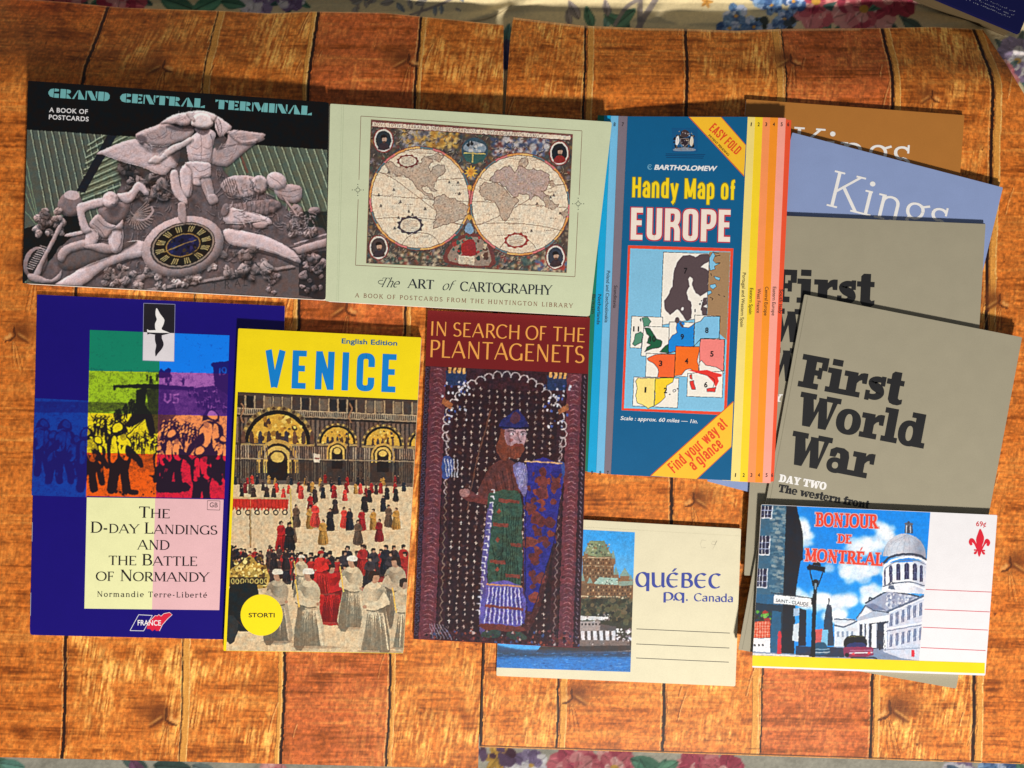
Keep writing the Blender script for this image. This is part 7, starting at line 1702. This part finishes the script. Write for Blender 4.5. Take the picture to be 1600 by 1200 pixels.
    names = {5: ('Portugal and Western Spain', 426, 511, '1'), 6: ('Eastern Spain', 450, 491, '2'), 7: ('West France', 451, 489, '3'), 8: ('Central Europe', 448, 493, '4'), 9: ('Eastern Europe', 448, 493, '5'), 10: ('South Italy', 452, 490, '6'), 2: ('Poland and Czechoslovakia', 423, 504, '8'), 3: ('Scandinavia', 446, 481, '7'), 1: ('Netherlands', 460, 507, '9'), 0: ('Britain', 460, 490, '10')}
    for i, (t_, ya, yb, num) in names.items():
        def xat(y, f=.5):
            v = (y - 182) / 560; l = TOP[i][0] + (BOT[i][0] - TOP[i][0]) * v; r = TOP[i + 1][0] + (BOT[i + 1][0] - TOP[i + 1][0]) * v; return l + (r - l) * f
        k = Ink().sans(t_, (xat(ya, .28), ya), (xat(yb, .28), yb), 5.6, .008)
        for y in (197, 741.5 if i < 4 else 745): k.sans(num, (xat(y, .5) - (.8 if num == '1' else 1.6 * len(num)), y), (xat(y, .5) + (.8 if num == '1' else 1.6 * len(num)), y + .2), 6, .02) if i not in (0,) else None
        o = k.build('tab_lettering', tops[i], 2, ink((40, 34, 34)), root)
def arc_px(cx, cy, rx, ry, a0, a1, n=16): return [(cx + rx * cos(R(a0 + (a1 - a0) * i / n)), cy - ry * sin(R(a0 + (a1 - a0) * i / n))) for i in range(n + 1)]
map_fold()

# ---- Montreal postcard folder on top of the grey booklet
MM = [(1189.6, 788), (1558.3, 804.8), (1539.5, 1055.6), (1175.2, 1043)]
mt = Booklet('postcard_folder', 'postcard folder reading Bonjour de Montreal with a domed building, lying on the grey booklet', 'postcard folder', MM, Plane(8.75), 2.6, (224, 222, 226), 'souvenir postcard folders', 2)
mt.picture('cover_picture', art_montreal(), [(1190.2, 788.6), (1453.7, 800.6), (1436, 1033.4), (1176, 1025.5)], 1, 1.3)
mt.flat('yellow_strip', [at(1150, 770, 3.556, (92, 903), (1383, 945), (1382, 1004), (90, 962))], (240, 208, 6), 2)
k = Ink().pen('BONJOUR', (1275, 823.2), (1370, 826.6), 23.5, dict(WESTERN, thick=.34, thin=.22, serif=.14, serif_h=.17)).pen('DE', (1309, 849), (1329.6, 850.2), 15.5, dict(WESTERN, thick=.34, thin=.22, serif=.14, serif_h=.17)).pen('MONTRÉAL', (1258, 877.8), (1378, 885.2), 22, dict(WESTERN, thick=.34, thin=.22, serif=.14, serif_h=.17))
mt.ink('title_outline', k, (206, 176, 176), 3)
k = Ink().pen('BONJOUR', (1275.6, 822.6), (1369.4, 826), 22, WESTERN).pen('DE', (1309.7, 848.4), (1329, 849.6), 14, WESTERN).pen('MONTRÉAL', (1258.8, 877), (1377.2, 884.4), 20.5, WESTERN)
mt.ink('title_lettering', k, (222, 58, 36), 4)
k = Ink().sans('69¢', (1525, 822), (1540.6, 823), 8, .01); mt.ink('price_lettering', k, (200, 30, 44), 3)
f = lambda *L: at(1150, 770, 3.556, *L)
lily = Ink().poly(spline(f((1357, 200), (1375, 235), (1378, 262), (1366, 300), (1360, 318), (1348, 318), (1340, 298), (1334, 262), (1342, 232)), 4))
lily.poly(spline(f((1352, 312), (1340, 290), (1322, 258), (1302, 254), (1293, 274), (1302, 292), (1314, 288), (1312, 276), (1322, 284), (1330, 300), (1340, 318)), 4))
lily.poly(spline(f((1358, 312), (1372, 292), (1386, 260), (1402, 258), (1413, 276), (1404, 296), (1392, 292), (1394, 280), (1384, 288), (1376, 302), (1366, 320)), 4))
lily.poly(f((1322, 314), (1384, 318), (1384, 326), (1322, 322))); lily.poly(spline(f((1345, 322), (1362, 323), (1360, 340), (1351, 356), (1344, 340)), 4)); lily.poly(spline(f((1342, 324), (1326, 328), (1322, 340), (1334, 340)), 4)); lily.poly(spline(f((1364, 325), (1380, 330), (1384, 342), (1372, 342)), 4))
mt.ink('lily_emblem', lily, (206, 26, 48), 3)
k = Ink()
for a, b in (((1055, 537), (1420, 552)), ((1048, 647), (1410, 662)), ((1037, 747), (1400, 763)), ((1027, 860), (1387, 877))): p = f(a, b); k.cut().line(p[0], p[1], 1.0)
mt.ink('address_line', k, (206, 60, 76), 2)
k = Ink().sans('SAINT - CLAUDE', *at(1170, 880, 7.06, (296, 427), (656, 472)), 5.4, .012).sans('RUE', *at(1170, 880, 7.06, (460, 392), (506, 397)), 2.6, .01); mt.ink('street_lettering', k, (40, 40, 48), 3)

# ---- Plantagenets booklet, over the map's left tabs and the Quebec folder
PQ = [(668.3, 484.8), (922, 496.3), (905.4, 1012.6), (646, 998.5)]
pg = Booklet('booklet', 'dark red booklet In Search of the Plantagenets with an enamel figure holding a shield', 'booklet', PQ, Plane(.25, 1.66, 0, (646, 750)), 2.4, (112, 24, 26), None, 1.5, back_rgb=(220, 210, 196), rough=.42)
pg.picture('cover_picture', art_enamel(), [(664.8, 572), (918.4, 584.3), (905.3, 1012), (646.4, 998)], 1, 1.15, rough=.42)
k = Ink().pen('IN SEARCH OF THE', (672.3, 524.2), (913.4, 534.8), 22.3, OPTIMA).pen('PLANTAGENETS', (671, 558), (911.8, 567.6), 27, OPTIMA); pg.ink('title_lettering', k, (228, 158, 74))

# ---- Art of Cartography postcard book, its corner up on the map
CQ = [(516, 162), (956.3, 190.5), (921.5, 494), (508.6, 470.4)]
ca = Booklet('postcard_book', 'pale green postcard book The Art of Cartography with an old double globe map', 'postcard book', CQ, Plane(.3, .95, 0, (512, 320)), 7.2, (204, 212, 178), 'books of postcards', [2, 4, 3, 2])
ca.picture('cover_picture', art_world_map(), at(500, 140, 3.334, (265, 155), (1318, 232), (1285, 955), (240, 905)), 1, 1.45, sharp=1.0)
k = Ink(); c4 = lambda *L: at(500, 140, 3.334, *L)
for a, b in (((213, 138), (1365, 215)), ((185, 915), (1328, 975)), ((213, 138), (203, 470)), ((199, 572), (185, 915)), ((1365, 215), (1350, 550)), ((1344, 640), (1328, 975))): p = c4(a, b); k.line(p[0], p[1], .75)
ca.ink('picture_frame_line', k, (120, 72, 56), 2)
k = Ink()
for cx, cy in ((197, 523), (1345, 595)):
    x, y = c4((cx, cy))[0]; k.cut().path(ellpts(x, y, 3.2, 3.2, 0, 10), .7, True)
    for a in range(4): k.line((x + 4 * cos(a * pi / 2), y + 4 * sin(a * pi / 2)), (x + 5.6 * cos(a * pi / 2), y + 5.6 * sin(a * pi / 2)), .9); k.poly(ellpts(x + 8.6 * cos(a * pi / 2), y + 8.6 * sin(a * pi / 2), .8, .8, 0, 6))
ca.ink('compass_mark', k, (60, 66, 60), 2)
k = Ink().pen('The', (592, 448.3), (621, 449.3), 14.5, dict(SCRIPT, serif=.05, serif_h=.03), None, .45).path(arc_px(596, 441, 5, 3, 60, 300), .8).pen('ART', (637.6, 449.8), (677, 452), 14.3, dict(ROMAN, thick=.165, thin=.065)).pen('of', (690.5, 453.2), (705, 453.8), 15, SCRIPT, None, .4).pen('CARTOGRAPHY', (719.4, 454.8), (861.4, 461), 15, dict(ROMAN, thick=.165, thin=.065))
ca.ink('title_lettering', k, (34, 40, 50), 3)
k = Ink().pen('A BOOK OF POSTCARDS FROM THE HUNTINGTON LIBRARY', (555, 464.6), (894.6, 481), 6.6, SMALLROMAN); ca.ink('subtitle_lettering', k, (134, 84, 60), 3)
k = Ink().pen('NOVA TOTIVS TERRARVM ORBIS GEOGRAPHICA AC HYDROGRAPHICA TABVLA', *c4((282, 187), (1162, 252)), 4.6, SMALLROMAN); ca.ink('map_title_lettering', k, (92, 52, 48), 3)
k = Ink(); k.line((537, 164.5), (528.5, 471), 1.0); k.line((534, 164), (526, 470.6), .6); ca.ink('hinge_crease_shade', k, (188, 198, 164), 1)  # hinge groove not modelled; its shade is painted as two darker lines

# ---- D-Day booklet and the Venice guide on it
DQ = [(58, 460.3), (445, 478.3), (432, 1001), (46.7, 992)]
dd = Booklet('booklet', 'dark blue booklet about the Normandy landings with coloured bands across its photo', 'booklet', DQ, Plane(.15), 1.6, (24, 10, 116), None, [1, 1, 1, 5], rough=.36)
dd.picture('cover_picture', art_landing(), [(47, 624), (358, 637), (353, 782.5), (43, 775)], 1, 1.2) if False else None
LP = art_landing()
dd.picture('cover_picture', LP, [(140.5, 515.5), (358.5, 524), (350.5, 779), (134.5, 775)], 2, 1.3, sharp=.9)
dd.picture('faint_picture', LP, [(54.5, 622), (138.5, 626), (135.5, 777), (49.5, 774)], 1, 1.0)
c5 = lambda *L: at(40, 450, 3.81, *L); c6 = lambda *L: at(40, 740, 4.444, *L); cz = lambda *L: at(200, 460, 10, *L)
dd.flat('title_panel', [c6((425, 165), (900, 172), (878, 943), (408, 937))], (232, 232, 176), 2); dd.flat('title_panel', [c6((900, 172), (1375, 180), (1345, 948), (878, 943))], (228, 182, 186), 2)
k = Ink()
for t_, a, b, h, st in (('The', (790, 306), (996, 311), 17.5, 1), ('D-day Landings', (453, 411), (1327, 425), 17.5, 1), ('and', (780, 527), (994, 531), 18.5, 1), ('the Battle', (580, 635), (1187, 642), 17.8, 1), ('of Normandy', (493, 745), (1268, 752), 17.8, 1)):
    p = c6(a, b); k.pen(t_, p[0], p[1], h, dict(ROMAN, smallcaps=1, thick=.14, thin=.065))
p = c6((497, 855), (1257, 862)); k.pen('Normandie Terre-Liberté', p[0], p[1], 8.6, dict(SMALLROMAN, thick=.14, thin=.08, track=.16)); p = c6((1278, 233), (1333, 235)); k.sans('GB', p[0], p[1], 7.8, 0); k.frame(c6((1263, 188), (1350, 190), (1348, 254), (1261, 251)), .6)
dd.ink('title_lettering', k, (28, 22, 26), 4)
dd.flat('emblem_panel', [cz((245, 138), (735, 155), (728, 606), (240, 590))], (30, 26, 34), 3); dd.flat('emblem_panel', [cz((240, 590), (728, 606), (720, 1050), (230, 1032))], (222, 216, 222), 3)
k = Ink().frame(cz((245, 138), (735, 155), (720, 1050), (230, 1032)), .7); dd.ink('emblem_edge', k, (150, 150, 190), 4)
k = Ink().poly(spline(cz((450, 215), (500, 300), (560, 380), (568, 420), (550, 480), (525, 530), (530, 560), (440, 560), (422, 500), (425, 450), (450, 390), (432, 330), (432, 260)), 3)).poly(cz((298, 545), (330, 562), (440, 558), (530, 552), (590, 575), (655, 600), (400, 600), (300, 590)))
dd.ink('bird_emblem', k, (240, 236, 236), 5)
k = Ink().poly(spline(cz((430, 625), (520, 630), (530, 690), (550, 740), (556, 790), (530, 850), (470, 920), (434, 970), (425, 930), (425, 880), (440, 800), (425, 740), (420, 680)), 3)).poly(cz((300, 594), (660, 604), (600, 622), (520, 642), (440, 632), (340, 615), (302, 628)))
dd.ink('bird_emblem', k, (30, 24, 34), 5)
k = Ink().frame(c6((725, 1090), (785, 980), (880, 985), (820, 1092)), .9)
dd.ink('tourism_logo', k, (226, 226, 236), 3)
k = Ink().poly(c6((845, 1040), (900, 985), (915, 988), (925, 978), (940, 990), (960, 972), (1000, 964), (1018, 980), (985, 1010), (950, 1050), (930, 1092), (905, 1092), (900, 1080), (880, 1094), (865, 1080), (842, 1078)))
dd.ink('tourism_logo', k, (214, 30, 62), 4); k2 = Ink().path(c6((845, 1040), (900, 985), (915, 988), (925, 978), (940, 990), (960, 972), (1000, 964), (1018, 980), (985, 1010), (950, 1050), (930, 1092)), .8); dd.ink('tourism_logo', k2, (236, 226, 230), 5)
k = Ink().sans('FRANCE', *c6((778, 1053), (940, 1055)), 8.6, .015); dd.ink('tourism_lettering', k, (240, 236, 240), 6)
for ya, yb in ((816, 846), (926, 962)):
    k = Ink().line((50.6 - (ya - 816) * .022, ya), (50.0 - (ya - 816) * .022, yb), .8); dd.ink('staple', k, (170, 168, 176), 2)

VQ = [(372.3, 513), (658.3, 527.3), (630, 1021), (349, 1017)]
ve = Booklet('guide_book', 'yellow Venice guide book with a crowded old painting of a square on its cover', 'guide book', VQ, Plane(1.95, -.42, 0, (372, 760)), 4.4, (240, 214, 16), None, 2, rough=.42)
ve.picture('cover_picture', art_square(), [(371.5, 612.4), (652.6, 625), (629.8, 1020.5), (353.5, 1016.6)], 1, 1.4, rough=.42, sharp=.9)
k = Ink().pen('VENICE', (416, 605.3), (617.6, 613.2), 59.5, dict(GOTHIC, thick=.205, thin=.15, track=.22), NARROW); ve.ink('title_lettering', k, (0, 124, 204), 3)
k = Ink().sans('English Edition', (533.7, 536.4), (620.7, 540), 7.9, .022); ve.ink('edition_lettering', k, (10, 96, 140), 3)
ve.flat('publisher_disc', [ellpts(408.8, 961, 33, 32.4, 0, 48)], (246, 220, 14), 2)
k = Ink().sans('STORTI', (388.4, 964.4), (429.2, 964.6), 7, .02); ve.ink('publisher_lettering', k, (30, 26, 20), 3)

# ---- Grand Central postcard book
TQ = [(44, 126), (514.5, 160), (508.8, 468.6), (35, 442.5)]
gc = Booklet('postcard_book', 'black postcard book of Grand Central Terminal with a carved stone clock group', 'postcard book', TQ, Plane(.3), 7.8, (12, 11, 13), 'books of postcards', [1.5, 5, 5, 1.5], back_rgb=(224, 222, 224), rough=.42)
GCP = art_clock_sculpture()
gc.picture('cover_picture', GCP, [(44.6, 127), (513.6, 161), (508.4, 467.6), (36, 441.6)], 1, 1.15, rough=.45)
def fat(txt, p0, p1, cap):
    """stencil-like poster capitals: solid forms with a hairline cut"""
    SH = {'G': [[(.42, 1), (.16, .9), (.02, .62), (.02, .38), (.16, .1), (.42, 0)], [(.47, 1), (.8, .96), (.8, .72), (.47, .66)], [(.47, 0), (.82, 0), (.82, .46), (.47, .46)]],
          'R': [[(.02, 0), (.02, 1), (.44, 1), (.44, 0)], [(.49, 1), (.74, .95), (.82, .76), (.74, .58), (.49, .53)], [(.49, .47), (.6, .47), (.88, 0), (.49, 0)]],
          'A': [[(.0, 0), (.40, 1), (.44, .9), (.16, 0)], [(.46, 1), (.56, 1), (.96, 0), (.46, 0)]],
          'N': [[(.02, 0), (.02, 1), (.12, .94), (.12, 0)], [(.14, 1), (.46, 1), (.86, 0), (.5, 0), (.17, .84)], [(.78, 1), (.9, 1), (.9, .16), (.78, .42)]],
          'D': [[(.02, 0), (.02, 1), (.44, 1), (.44, 0)], [(.49, 1), (.74, .92), (.88, .68), (.88, .32), (.74, .08), (.49, 0)]],
          'C': [[(.46, 1), (.16, .9), (.02, .62), (.02, .38), (.16, .1), (.46, 0)], [(.51, 1), (.82, .95), (.82, .7), (.51, .6)], [(.51, 0), (.82, .05), (.82, .3), (.51, .4)]],
          'E': [[(.02, 0), (.02, 1), (.44, 1), (.44, 0)], [(.49, 1), (.78, 1), (.78, .76), (.49, .86)], [(.49, .6), (.7, .64), (.7, .38), (.49, .42)], [(.49, 0), (.8, 0), (.8, .26), (.49, .14)]],
          'T': [[(.0, 1), (.0, .72), (.22, .88), (.22, 1)], [(.26, 1), (.68, 1), (.68, 0), (.26, 0)], [(.72, 1), (.94, 1), (.94, .72), (.72, .88)]],
          'L': [[(.02, 0), (.02, 1), (.46, 1), (.46, 0)], [(.5, 0), (.82, 0), (.82, .3), (.5, .12)]],
          'M': [[(.02, 0), (.02, 1), (.12, .9), (.12, 0)], [(.14, 1), (.5, 1), (.7, .3), (.52, .02), (.16, .84)], [(.72, .36), (.88, 1), (.9, 1), (.9, 0), (.74, 0)], [(.92, 1), (1.2, 1), (1.2, 0), (.92, 0)]],
          'I': [[(.02, 0), (.02, 1), (.44, 1), (.44, 0)]], ' ': []}
    AD = {'G': .9, 'R': .92, 'A': .98, 'N': .96, 'D': .94, 'C': .9, 'E': .86, 'T': .98, 'L': .88, 'M': 1.28, 'I': .5, ' ': .72}
    k = Ink(); tot = sum(AD[c] for c in txt) - .06; p0 = np.array(p0); p1 = np.array(p1); L_ = np.hypot(*(p1 - p0)); d = (p1 - p0) / L_; u = np.array([d[1], -d[0]]); x = 0
    for c in txt:
        for P_ in SH[c]: k.poly([p0 + d * (x + a) * L_ / tot + u * b * cap for a, b in P_])
        x += AD[c]
    return k
gc.ink('title_lettering', fat('GRAND CENTRAL TERMINAL', (74.8, 151.8), (487, 180.2), 14.2), (112, 178, 180), 3)
k = Ink().sans('A BOOK OF', (76.7, 174.9), (137, 178), 7.3, .022, 0, 1.1).sans('POSTCARDS', (76.2, 186), (138.3, 189.6), 7.3, .022, 0, 1.1); gc.ink('subtitle_lettering', k, (226, 224, 226), 3)
